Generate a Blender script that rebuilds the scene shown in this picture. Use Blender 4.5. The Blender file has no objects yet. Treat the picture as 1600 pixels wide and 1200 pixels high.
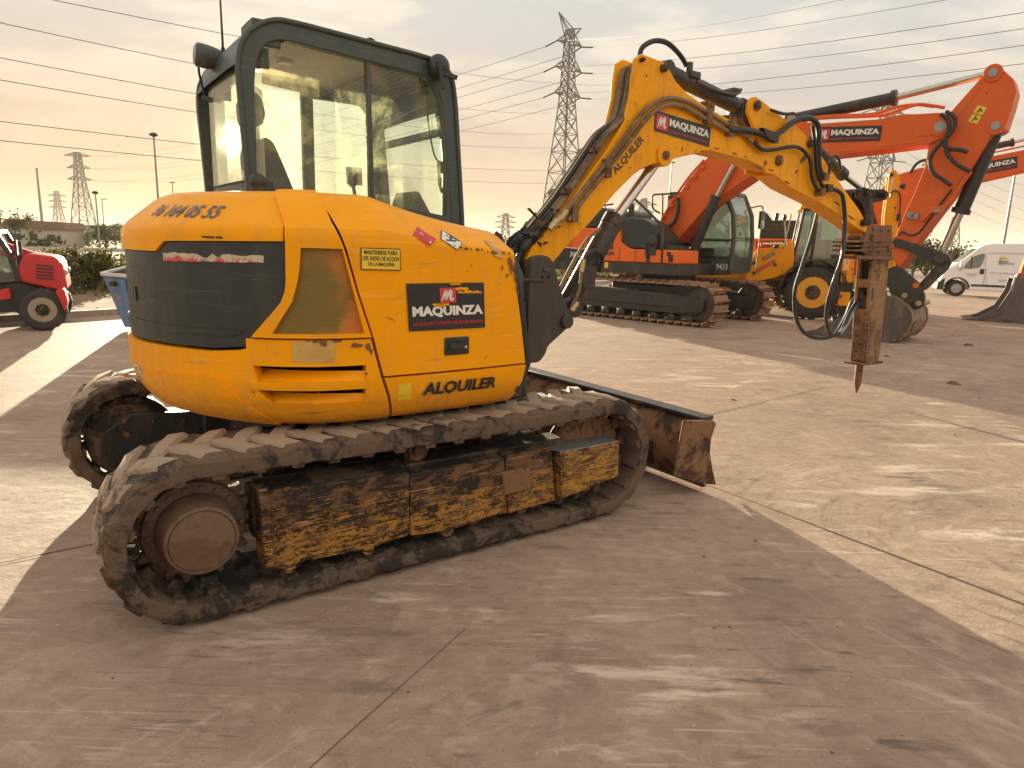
import bpy, math, random
import numpy as np
from mathutils import Vector, Matrix
random.seed(7); rng = np.random.default_rng(7)
R = math.radians
scn = bpy.context.scene
col = scn.collection

# ------------------------------------------------------------------ camera
CAM_H = 1.65
PITCH, ROLL = R(11.388), R(1.643)
cam_d = bpy.data.cameras.new("camera")
cam_d.sensor_width = 36.0
cam_d.lens = 36.0 * 1067 / 1600
cam_d.clip_start, cam_d.clip_end = 0.05, 5000
cam = bpy.data.objects.new("camera", cam_d); col.objects.link(cam)
_dn = np.array([-math.sin(ROLL) * math.cos(PITCH), math.cos(ROLL) * math.cos(PITCH), math.sin(PITCH)])
_fw = np.array([0, 0, 1.0]) - _dn * _dn[2]; _fw /= np.linalg.norm(_fw)
_rt = np.cross(_dn, _fw); _up = -_dn
CB = np.array([_rt, _fw, _up])                     # rows: world axes in image axes (x right, y down, z forward)
def ray(px, py):
    return CB @ np.array([(px - 800) / 1067.0, (py - 600) / 1067.0, 1.0])
_X, _Y, _Z = CB @ np.array([1., 0, 0]), CB @ np.array([0, -1., 0]), CB @ np.array([0, 0, -1.])
cam.matrix_world = Matrix(((_X[0], _Y[0], _Z[0], 0), (_X[1], _Y[1], _Z[1], 0), (_X[2], _Y[2], _Z[2], CAM_H), (0, 0, 0, 1)))
scn.camera = cam
CP = np.array([0, 0, CAM_H])

# ------------------------------------------------------------------ sky, sun, exposure
SUN_AZ, SUN_EL = R(-22.5), R(7.1)
SUN = Vector((math.sin(SUN_AZ) * math.cos(SUN_EL), math.cos(SUN_AZ) * math.cos(SUN_EL), math.sin(SUN_EL)))
w = bpy.data.worlds.new("World"); scn.world = w; w.use_nodes = True
nt = w.node_tree; N, Lk = nt.nodes, nt.links
N.clear()
def wn(t, **k):
    n = N.new(t)
    for a, b in k.items(): setattr(n, a, b)
    return n
out = wn("ShaderNodeOutputWorld"); bg = wn("ShaderNodeBackground")
sky = wn("ShaderNodeTexSky", sky_type='NISHITA', sun_disc=False, sun_elevation=SUN_EL, sun_rotation=SUN_AZ, altitude=0, air_density=1.0, dust_density=2.0, ozone_density=1.0)
geo = wn("ShaderNodeTexCoord"); sep = wn("ShaderNodeSeparateXYZ")
Lk.new(geo.outputs['Generated'], sep.inputs[0])
def mth(op, a, b=None, c=None, clamp=False):
    n = wn("ShaderNodeMath", operation=op, use_clamp=clamp)
    for i, x in enumerate((a, b, c)):
        if x is None: continue
        if isinstance(x, (int, float)): n.inputs[i].default_value = x
        else: Lk.new(x, n.inputs[i])
    return n.outputs[0]
def wmix(f, a, b, mode='MIX'):
    n = wn("ShaderNodeMix", data_type='RGBA', blend_type=mode)
    for i, x in ((0, f), (6, a), (7, b)):
        if isinstance(x, (int, float)): n.inputs[i].default_value = x
        elif isinstance(x, tuple): n.inputs[i].default_value = (*x, 1)
        else: Lk.new(x, n.inputs[i])
    return n.outputs[2]
# clouds: flat layer, the view direction divided by its height gives the perspective of a cloud ceiling
zc = mth('MAXIMUM', sep.outputs[2], 0.0)
den = mth('ADD', zc, 0.16)
cx = mth('DIVIDE', sep.outputs[0], den); cy = mth('DIVIDE', sep.outputs[1], den)
cmb = wn("ShaderNodeCombineXYZ"); Lk.new(mth('MULTIPLY', cx, 1.0), cmb.inputs[0]); Lk.new(mth('MULTIPLY', cy, 1.7), cmb.inputs[1])
n1 = wn("ShaderNodeTexNoise"); n1.inputs['Scale'].default_value = 1.5; n1.inputs['Detail'].default_value = 6; n1.inputs['Roughness'].default_value = .55; n1.inputs['Distortion'].default_value = .4
Lk.new(cmb.outputs[0], n1.inputs['Vector'])
rmp = wn("ShaderNodeMapRange", interpolation_type='SMOOTHSTEP'); rmp.inputs[1].default_value = .42; rmp.inputs[2].default_value = .60
Lk.new(n1.outputs[0], rmp.inputs[0])
# angle to the sun
dot = wn("ShaderNodeVectorMath", operation='DOT_PRODUCT'); nrm = wn("ShaderNodeVectorMath", operation='NORMALIZE')
Lk.new(geo.outputs['Generated'], nrm.inputs[0]); Lk.new(nrm.outputs[0], dot.inputs[0]); dot.inputs[1].default_value = SUN
sd = mth('MAXIMUM', dot.outputs['Value'], 0.0)
wide = mth('POWER', sd, 5.0); tight = mth('POWER', sd, 900.0); disc = mth('POWER', sd, 12000.0)
SKYK = 0.14
# thin high overcast: warm near the horizon and towards the sun, grey-cream above
hz = wn("ShaderNodeMapRange", interpolation_type='SMOOTHSTEP'); hz.inputs[1].default_value = 0.0; hz.inputs[2].default_value = 0.36
Lk.new(zc, hz.inputs[0])
grey = wmix(rmp.outputs[0], (.88, .88, .86), (1.26, 1.17, 1.02))
horiz = wmix(wide, (.69, .585, .485), (.92, .60, .36))
zen = wn("ShaderNodeMapRange", interpolation_type='SMOOTHSTEP'); zen.inputs[1].default_value = .45; zen.inputs[2].default_value = .9; Lk.new(zc, zen.inputs[0])
grey = wmix(zen.outputs[0], grey, (1.2, 1.12, 1.0))      # the thin overcast is brightest overhead
veil = wmix(hz.outputs[0], horiz, grey)
veil = wmix(mth('MULTIPLY', tight, .75, clamp=True), veil, (1.2, .92, .56))
veil = wmix(mth('MULTIPLY', disc, 1.0, clamp=True), veil, (90., 80., 52.))
back = wn("ShaderNodeMapRange", interpolation_type='SMOOTHSTEP'); back.inputs[1].default_value = .15; back.inputs[2].default_value = -.7; Lk.new(dot.outputs['Value'], back.inputs[0])
veil = wmix(back.outputs[0], veil, wmix(1.0, veil, (1.42, 1.40, 1.36), 'MULTIPLY'))      # the cloud opposite the sun is lit from the front
veilk = wn("ShaderNodeVectorMath", operation='SCALE'); Lk.new(veil, veilk.inputs[0]); veilk.inputs['Scale'].default_value = .86
# the physically bright sky is brought to the veil's units, then the veil covers most of it
skyk = wn("ShaderNodeVectorMath", operation='SCALE'); Lk.new(sky.outputs[0], skyk.inputs[0]); skyk.inputs['Scale'].default_value = .55
tot = wmix(.992, skyk.outputs[0], veilk.outputs[0])
Lk.new(tot, bg.inputs[0]); bg.inputs[1].default_value = SKYK
Lk.new(bg.outputs[0], out.inputs[0])
sl = bpy.data.lights.new("sun", 'SUN'); sl.energy = 3.5; sl.angle = R(.5); sl.color = (1, .89, .62)
so = bpy.data.objects.new("sun", sl); col.objects.link(so); so.location = (-20, 50, 30)
so.rotation_euler = (-SUN).to_track_quat('-Z', 'Y').to_euler()
scn.view_settings.view_transform = 'Standard'; scn.view_settings.look = 'None'
scn.view_settings.exposure = 2.62; scn.view_settings.gamma = 1.0; scn.view_settings.use_curve_mapping = False
scn.cycles.max_bounces = 6; scn.cycles.transparent_max_bounces = 16
scn.cycles.caustics_reflective = False; scn.cycles.caustics_refractive = False

# ------------------------------------------------------------------ materials
MATS = {}
def mat(name):
    m = bpy.data.materials.new(name); m.use_nodes = True
    m.node_tree.nodes.clear(); MATS[name] = m
    return m
class NT:
    def __init__(s, m): s.n, s.l = m.node_tree.nodes, m.node_tree.links; s.tc = s.n.new("ShaderNodeTexCoord"); s.out = s.n.new("ShaderNodeOutputMaterial")
    def set(s, sock, x):
        if x is None: return
        if isinstance(x, (int, float)): sock.default_value = x
        elif isinstance(x, (tuple, list)): sock.default_value = (*x, 1) if len(sock.default_value) == 4 and len(x) == 3 else x
        else: s.l.new(x, sock)
    def vec(s, sc=(1, 1, 1), rot=(0, 0, 0), loc=(0, 0, 0)):
        m = s.n.new("ShaderNodeMapping"); s.l.new(s.tc.outputs['Object'], m.inputs[0])
        m.inputs['Scale'].default_value = sc; m.inputs['Rotation'].default_value = rot; m.inputs['Location'].default_value = loc
        return m.outputs[0]
    def noise(s, scale, det=4, rough=.6, v=None, dist=0, col=False):
        n = s.n.new("ShaderNodeTexNoise"); n.inputs['Scale'].default_value = scale; n.inputs['Detail'].default_value = det
        n.inputs['Roughness'].default_value = rough; n.inputs['Distortion'].default_value = dist
        s.l.new(v if v is not None else s.tc.outputs['Object'], n.inputs['Vector'])
        return n.outputs[1 if col else 0]
    def vor(s, scale, v=None, feat='F1', out=0):
        n = s.n.new("ShaderNodeTexVoronoi"); n.feature = feat; n.inputs['Scale'].default_value = scale
        s.l.new(v if v is not None else s.tc.outputs['Object'], n.inputs['Vector']); return n.outputs[out]
    def rng(s, x, a, b, lo=0., hi=1., smooth=True):
        n = s.n.new("ShaderNodeMapRange"); n.interpolation_type = 'SMOOTHSTEP' if smooth else 'LINEAR'
        s.set(n.inputs[0], x); 
        for i, q in enumerate((a, b, lo, hi)): n.inputs[i + 1].default_value = q
        return n.outputs[0]
    def mix(s, f, a, b, mode='MIX'):
        n = s.n.new("ShaderNodeMix"); n.data_type = 'RGBA'; n.blend_type = mode
        s.set(n.inputs[0], f); s.set(n.inputs[6], a); s.set(n.inputs[7], b); return n.outputs[2]
    def m(s, op, a, b=None, clamp=False):
        n = s.n.new("ShaderNodeMath"); n.operation = op; n.use_clamp = clamp; s.set(n.inputs[0], a); s.set(n.inputs[1], b); return n.outputs[0]
    def sep(s, v=None):
        n = s.n.new("ShaderNodeSeparateXYZ"); s.l.new(v if v is not None else s.tc.outputs['Object'], n.inputs[0]); return n.outputs
    def bump(s, h, st=.3, d=.01):
        n = s.n.new("ShaderNodeBump"); s.set(n.inputs['Height'], h); n.inputs['Strength'].default_value = st; n.inputs['Distance'].default_value = d; return n.outputs[0]
    def bsdf(s, c, rough=.5, metal=0., nrm=None, spec=.5, coat=0.):
        b = s.n.new("ShaderNodeBsdfPrincipled"); s.set(b.inputs['Base Color'], c); s.set(b.inputs['Roughness'], rough); s.set(b.inputs['Metallic'], metal)
        s.set(b.inputs['Specular IOR Level'], spec); s.set(b.inputs['Coat Weight'], coat); b.inputs['Coat Roughness'].default_value = .15
        if nrm is not None: s.l.new(nrm, b.inputs['Normal'])
        return b.outputs[0]
    def fin(s, sh): s.l.new(sh, s.out.inputs[0])
def paint(name, base, rough=.38, chip=(.10, .05, .03), chip_amt=.0, dirt=(.30, .20, .12), dirt_amt=.35, scale=1., metal=0., streak=True, coat=.0, var=.12, low=None, spec=.5, scuff=True):
    m = mat(name); t = NT(m)
    big = t.noise(2.3 * scale, 5, .6); fine = t.noise(26 * scale, 4, .65)
    c = t.mix(t.rng(big, .3, .7, 0, var), base, tuple(x * .72 for x in base))
    if dirt_amt > 0:
        v = t.vec((5 * scale, 5 * scale, .8 * scale)) if streak else None
        d = t.noise(1.6 if streak else 4 * scale, 6, .68, v=v)
        dm = t.m('MULTIPLY', t.rng(d, .46, .74), t.rng(fine, .25, .75, .35, 1))
        c = t.mix(t.m('MULTIPLY', dm, dirt_amt, True), c, dirt)
    if low:      # mud thrown up from below
        z = t.sep()[2]
        lm = t.m('MULTIPLY', t.rng(z, low[0], low[1], 1, 0), t.rng(fine, .3, .62))
        c = t.mix(t.m('MULTIPLY', lm, low[2]), c, dirt)
    r = t.rng(fine, .2, .8, rough - .08, rough + .14)
    if streak and scuff:
        q1 = t.noise(2.2, 5, .66, v=t.vec((1.2, 1.2, 22)), dist=.5); q2 = t.noise(1.7, 3, .5, v=t.vec((1, 1, 1), loc=(3, 1, 6)))
        sm_ = t.m('MULTIPLY', t.rng(q1, .56, .64), t.rng(q2, .46, .60)); c = t.mix(t.m('MULTIPLY', sm_, .32), c, tuple(min(1, x * 1.1 + .10) for x in base)); r = t.mix(t.m('MULTIPLY', sm_, .6), r, (.7, .7, .7))
    if chip_amt > 0:
        a = t.noise(9 * scale, 6, .72, dist=.6); b = t.noise(1.4 * scale, 3, .5)
        cm = t.rng(t.m('ADD', a, t.m('MULTIPLY', b, .35)), .86 - chip_amt, .88 - chip_amt)
        c = t.mix(cm, c, chip); r = t.mix(cm, r, (.8, .8, .8))
    nb = t.bump(fine, .05, .004)
    t.fin(t.bsdf(c, r, metal, nb, spec, coat)); return m
def plain(name, base, rough=.5, metal=0., spec=.5, n=30, amt=.25, bump=.1):
    m = mat(name); t = NT(m); f = t.noise(n, 5, .6); g = t.noise(n * .12, 4, .6)
    c = t.mix(t.m('MULTIPLY', t.rng(f, .3, .7), amt), base, tuple(x * .55 for x in base))
    c = t.mix(t.m('MULTIPLY', t.rng(g, .4, .7), amt), c, tuple(min(1, x * 1.35 + .01) for x in base))
    t.fin(t.bsdf(c, t.rng(f, .3, .7, rough * .85, min(1, rough * 1.15)), metal, t.bump(f, bump, .004), spec)); return m

YEL = (.93, .365, .0)
paint('yellow paint', YEL, .36, spec=.16, chip_amt=.0, dirt=(.44, .25, .085), dirt_amt=.5, var=.22, low=(.78, 1.05, .35))
paint('yellow boom paint', (.90, .37, .004), .42, spec=.16, chip=(.16, .075, .04), chip_amt=.015, dirt=(.26, .13, .05), dirt_amt=.6, var=.3, scale=1.5)
paint('yellow machine paint', (.82, .36, .010), .42, spec=.16, chip_amt=.05, dirt=(.25, .14, .07), dirt_amt=.5, scale=1.2)
paint('orange paint', (.70, .125, .026), .38, spec=.16, chip_amt=.015, dirt=(.36, .17, .09), dirt_amt=.5, scale=.8, var=.25)
paint('orange bright paint', (.80, .150, .022), .40, spec=.16, chip_amt=.015, dirt=(.40, .20, .10), dirt_amt=.5, scale=.8, var=.22)
paint('black plastic', (.019, .025, .024), .36, dirt=(.14, .11, .08), dirt_amt=.3, var=.1)
paint('cab paint', (.045, .062, .056), .42, dirt=(.18, .15, .11), dirt_amt=.25, var=.1)
paint('black steel', (.022, .021, .020), .40, chip=(.16, .08, .04), chip_amt=.06, dirt=(.16, .10, .06), dirt_amt=.5)
paint('dark steel', (.050, .038, .030), .55, chip=(.20, .10, .05), chip_amt=.05, dirt=(.20, .12, .07), dirt_amt=.6)
paint('grey bucket steel', (.105, .090, .080), .5, chip=(.2, .12, .08), chip_amt=.06, dirt=(.26, .17, .11), dirt_amt=.6)
paint('bucket steel', (.085, .065, .055), .5, chip=(.26, .15, .09), chip_amt=.08, dirt=(.30, .19, .12), dirt_amt=.7)
paint('bucket wear plate', (.20, .125, .075), .48, chip=(.10, .06, .04), chip_amt=.10, dirt=(.33, .22, .13), dirt_amt=.7, streak=False)
paint('white van paint', (.80, .79, .77), .25, dirt=(.5, .45, .4), dirt_amt=.15, coat=.4)
paint('red paint', (.55, .022, .025), .35, dirt=(.35, .1, .08), dirt_amt=.3)
paint('blue skip paint', (.115, .215, .38), .5, chip=(.5, .18, .1), chip_amt=.12, dirt=(.35, .22, .18), dirt_amt=.6, scale=1.3)
plain('rubber', (.030, .026, .023), .75, n=25, amt=.4, bump=.3)
plain('hose rubber', (.018, .017, .016), .5, n=60, amt=.3)
plain('chrome', (.55, .52, .48), .22, 1., n=40, amt=.15, bump=.02)
plain('galvanised steel', (.30, .30, .29), .5, .6, n=20, amt=.3)
plain('pylon steel', (.16, .15, .14), .6, .3, n=5, amt=.2)
plain('cable', (.07, .07, .07), .6, n=5, amt=.1)
plain('decal black', (.016, .015, .015), .42, n=30, amt=.3)
plain('decal white', (.74, .71, .66), .45, n=50, amt=.2)
plain('decal red', (.58, .035, .045), .45, n=40, amt=.25)
plain('decal yellow', (.80, .53, .03), .45, n=40, amt=.2)
plain('decal blue', (.06, .085, .14), .5, n=40, amt=.4)
plain('brass', (.45, .34, .16), .4, .8, n=40, amt=.4)
plain('seat fabric', (.085, .080, .075), .9, n=60, amt=.3)
plain('headliner', (.46, .43, .36), .9, n=30, amt=.15)
plain('cab interior', (.10, .085, .07), .8, n=20, amt=.4)
plain('lamp grey', (.35, .35, .34), .5, n=20, amt=.2)
plain('tyre', (.040, .034, .030), .8, n=30, amt=.5, bump=.4)
plain('yellow rim', (.72, .36, .02), .5, n=15, amt=.3)
plain('dusty rim', (.32, .25, .17), .6, n=15, amt=.3)
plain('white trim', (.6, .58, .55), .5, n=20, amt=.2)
plain('faded label', (.62, .36, .10), .6, n=18, amt=.5)
plain('faded yellow label', (.78, .50, .02), .5, n=30, amt=.4)
plain('insulator', (.12, .07, .05), .3, n=20, amt=.2)

def muddy(name, dark, mud, amount, scale=6., stretch=(1, 1, 1), yellow=None, yz=None, rough=.75, scratch=None, spec=.3):
    m = mat(name); t = NT(m); v = t.vec(stretch)
    a = t.noise(scale, 8, .72, v=v, dist=.5); b = t.noise(scale * .22, 3, .5); f = t.noise(scale * 9, 4, .6)
    c = t.mix(t.rng(f, .3, .7, 0, .5), dark, tuple(x * .5 for x in dark))
    c = t.mix(t.rng(t.m('ADD', a, t.m('MULTIPLY', b, .5)), .80 - amount * .3, .92 - amount * .3), c, t.mix(f, mud, tuple(x * .62 for x in mud)))
    if yellow:
        z = t.sep()[2]; g = t.rng(z, yz[0], yz[1], yz[2], yz[3], False)
        s1 = t.noise(11, 8, .82, v=t.vec((1, 1, 2.2)), dist=.8); s2 = t.noise(5, 5, .7, v=t.vec((1.6, 1, 24), (0, .25, 0)), dist=.5); s3 = t.noise(55, 4, .7)
        ym = t.m('MULTIPLY', t.rng(t.m('ADD', t.m('ADD', s1, g), t.m('ADD', t.m('MULTIPLY', s2, .6), t.m('MULTIPLY', s3, .5))), 1.05, 1.13), .92)
        c = t.mix(ym, c, t.mix(t.rng(s3, .35, .7), yellow, tuple(x * .45 for x in yellow)))
    if scratch:
        for rot, sc in (((0, .3, 0), (1.5, 1, 32)), ((0, -.5, 0), (1.8, 1, 38)), ((0, .05, 0), (1.0, 1, 40))):
            q = t.noise(3, 5, .65, v=t.vec(sc, rot), dist=.5); q2 = t.noise(4.5, 3, .5, v=t.vec((1, 1, 1), rot, (sc[0], 2, 3)))
            c = t.mix(t.m('MULTIPLY', t.m('MULTIPLY', t.rng(q, .60, .64), t.rng(q2, .46, .58)), .85), c, scratch)
    h = t.m('ADD', a, t.m('MULTIPLY', f, .3))
    t.fin(t.bsdf(c, rough, 0, t.bump(h, .5, .012), spec)); return m
muddy('muddy rubber', (.036, .027, .022), (.16, .105, .072), .38, 5.5)  # mud, darkened for the shade between the lugs
muddy('dusty skylit lug rubber', (.095, .070, .053), (.42, .305, .215), .72, 7.)  # dust plus the sky light on the lug tops, put into one pale colour
muddy('rusty steel', (.085, .045, .026), (.24, .125, .065), .5, 7.)
muddy('brown hub', (.15, .080, .052), (.20, .125, .085), .6, 4.)
muddy('dark mud steel', (.025, .020, .017), (.15, .09, .055), .25, 5.)
muddy('track guard paint', (.026, .018, .013), (.15, .080, .042), .30, 9., (1, 1, 1.8), yellow=(.52, .24, .035), yz=(.28, .58, .035, -.20), scratch=(.42, .22, .08))
muddy('front guard paint', (.04, .025, .016), (.20, .105, .048), .42, 9., (1, 1, 1), yellow=(.62, .29, .03), yz=(.32, .72, .035, -.10), scratch=(.45, .24, .08))
muddy('breaker paint', (.15, .075, .045), (.34, .18, .085), .55, 6., (1, 1, .5), yellow=(.72, .36, .02), yz=(.95, 1.75, -.22, .03), scratch=(.42, .25, .15))
muddy('blade steel', (.06, .032, .020), (.26, .135, .065), .40, 5.)
muddy('pipe steel', (.15, .10, .065), (.30, .20, .12), .5, 9.)
muddy('shoe steel', (.16, .085, .05), (.34, .20, .12), .6, 4.)
muddy('dry soil', (.20, .125, .08), (.27, .175, .115), .5, 1.2, rough=.95, spec=.04)
muddy('clod', (.10, .065, .045), (.17, .11, .075), .5, 12.)

def glass(name, tint, dirt_c, dmin, dmax, scale=3., refl=.10, dirt_lo=.42, dirt_hi=.6, clear=None):
    """thin pane: see-through tint, a dust film that scatters light both ways, a weak mirror"""
    m = mat(name); t = NT(m)
    tr = t.n.new("ShaderNodeBsdfTransparent"); t.set(tr.inputs[0], tint)
    gl = t.n.new("ShaderNodeBsdfGlossy"); gl.inputs['Roughness'].default_value = .03
    ge = t.n.new("ShaderNodeNewGeometry"); dt = t.n.new("ShaderNodeVectorMath"); dt.operation = 'DOT_PRODUCT'; t.l.new(ge.outputs['Normal'], dt.inputs[0]); t.l.new(ge.outputs['Incoming'], dt.inputs[1])
    fr = t.m('ADD', .04, t.m('MULTIPLY', .6, t.m('POWER', t.m('SUBTRACT', 1., t.m('ABSOLUTE', dt.outputs['Value']), True), 5.)))
    di = t.n.new("ShaderNodeBsdfDiffuse"); tl = t.n.new("ShaderNodeBsdfTranslucent")
    t.set(di.inputs[0], dirt_c); t.set(tl.inputs[0], dirt_c)
    md = t.n.new("ShaderNodeMixShader"); md.inputs[0].default_value = .6; t.l.new(di.outputs[0], md.inputs[1]); t.l.new(tl.outputs[0], md.inputs[2])
    d = t.noise(scale, 6, .65, dist=.8); s = t.noise(scale * 14, 3, .6)
    f = t.rng(t.m('ADD', d, t.m('MULTIPLY', s, .18)), dirt_lo, dirt_hi, dmin, dmax)
    if clear:      # a wiped patch: (v range, z range, how much dust is left)
        q = t.sep(); e = t.m('MULTIPLY', t.m('SUBTRACT', d, .5), .16)
        ins = None
        for ax, (a_, b_) in ((1, clear[0]), (2, clear[1])):
            w_ = t.m('ADD', q[ax], e); k_ = t.m('MULTIPLY', t.rng(w_, a_ - .015, a_ + .015), t.rng(w_, b_ - .015, b_ + .015, 1, 0)); ins = k_ if ins is None else t.m('MULTIPLY', ins, k_)
        f = t.m('MULTIPLY', f, t.rng(ins, 0, 1, 1, clear[2], False))
    m1 = t.n.new("ShaderNodeMixShader"); t.set(m1.inputs[0], t.m('MULTIPLY', fr, refl / .04 * .5, True)); t.l.new(tr.outputs[0], m1.inputs[1]); t.l.new(gl.outputs[0], m1.inputs[2])
    m2 = t.n.new("ShaderNodeMixShader"); t.set(m2.inputs[0], f); t.l.new(m1.outputs[0], m2.inputs[1]); t.l.new(md.outputs[0], m2.inputs[2])
    t.fin(m2.outputs[0]); return m
glass('side glass', (.90, .95, .89), (.75, .66, .38), .03, .34, 2.6, dirt_lo=.52, dirt_hi=.75)
glass('dusty glass', (.84, .88, .80), (.78, .74, .58), .14, .55, 5., dirt_lo=.40, dirt_hi=.68)
glass('clean glass', (.80, .94, .90), (.7, .75, .6), .03, .12, 3.)
glass('rear dusty glass', (.80, .84, .76), (.74, .74, .68), .42, .72, 2.2, dirt_lo=.40, dirt_hi=.62, clear=((.22, .62), (2.04, 2.52), .10))
glass('machine glass', (.34, .42, .39), (.4, .4, .33), .04, .16, 3., refl=.3)
glass('van glass', (.12, .15, .15), (.4, .4, .35), .02, .06, 3., refl=.4)
glass('teal tint glass', (.10, .62, .62), (.2, .6, .6), .2, .4, 3., refl=.2)

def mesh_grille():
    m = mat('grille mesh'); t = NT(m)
    a = t.noise(3.2, 3, .5, v=t.vec((1, 1, .45), (0, .6, 0)), dist=.6)  # diagonal orange and dark streaks paint the reflections on the mesh
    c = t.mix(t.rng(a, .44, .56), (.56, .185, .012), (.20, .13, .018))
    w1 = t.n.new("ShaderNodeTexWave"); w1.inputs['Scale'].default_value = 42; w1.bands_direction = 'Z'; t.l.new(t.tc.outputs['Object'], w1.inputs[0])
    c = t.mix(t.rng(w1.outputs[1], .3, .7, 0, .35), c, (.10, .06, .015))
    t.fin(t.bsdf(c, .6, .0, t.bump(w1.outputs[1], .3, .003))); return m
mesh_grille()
def worn_reflector():
    m = mat('worn reflector'); t = NT(m)
    a = t.noise(16, 6, .7, dist=.5); z = t.sep()[2]
    c = t.mix(t.rng(t.m('ADD', a, t.rng(z, 1.53, 1.585, .10, -.12, False)), .52, .54), (.52, .43, .34), (.58, .07, .055))
    b = t.noise(22, 5, .7); c = t.mix(t.rng(b, .60, .62), c, (.30, .22, .17))
    t.fin(t.bsdf(c, .5)); return m
worn_reflector()
def leafm(name, a, b, tr=.35):
    m = mat(name); t = NT(m); n = t.noise(1.3, 3, .6); f = t.noise(9, 2, .5)
    c = t.mix(t.rng(n, .35, .65), a, b); c = t.mix(t.rng(f, .35, .65, 0, .6), c, tuple(x * .5 for x in a))
    d = t.n.new("ShaderNodeBsdfDiffuse"); l = t.n.new("ShaderNodeBsdfTranslucent"); t.set(d.inputs[0], c); t.set(l.inputs[0], c)
    x = t.n.new("ShaderNodeMixShader"); x.inputs[0].default_value = tr; t.l.new(d.outputs[0], x.inputs[1]); t.l.new(l.outputs[0], x.inputs[2])
    t.fin(x.outputs[0]); return m
leafm('leaf', (.055, .060, .016), (.12, .105, .03)); leafm('leaf yellow', (.14, .105, .020), (.30, .19, .03)); leafm('dry grass', (.20, .155, .06), (.14, .12, .04)); leafm('far leaf', (.075, .08, .045), (.11, .105, .06))
plain('bark', (.09, .065, .045), .9, n=12, amt=.5, bump=.5)

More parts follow.
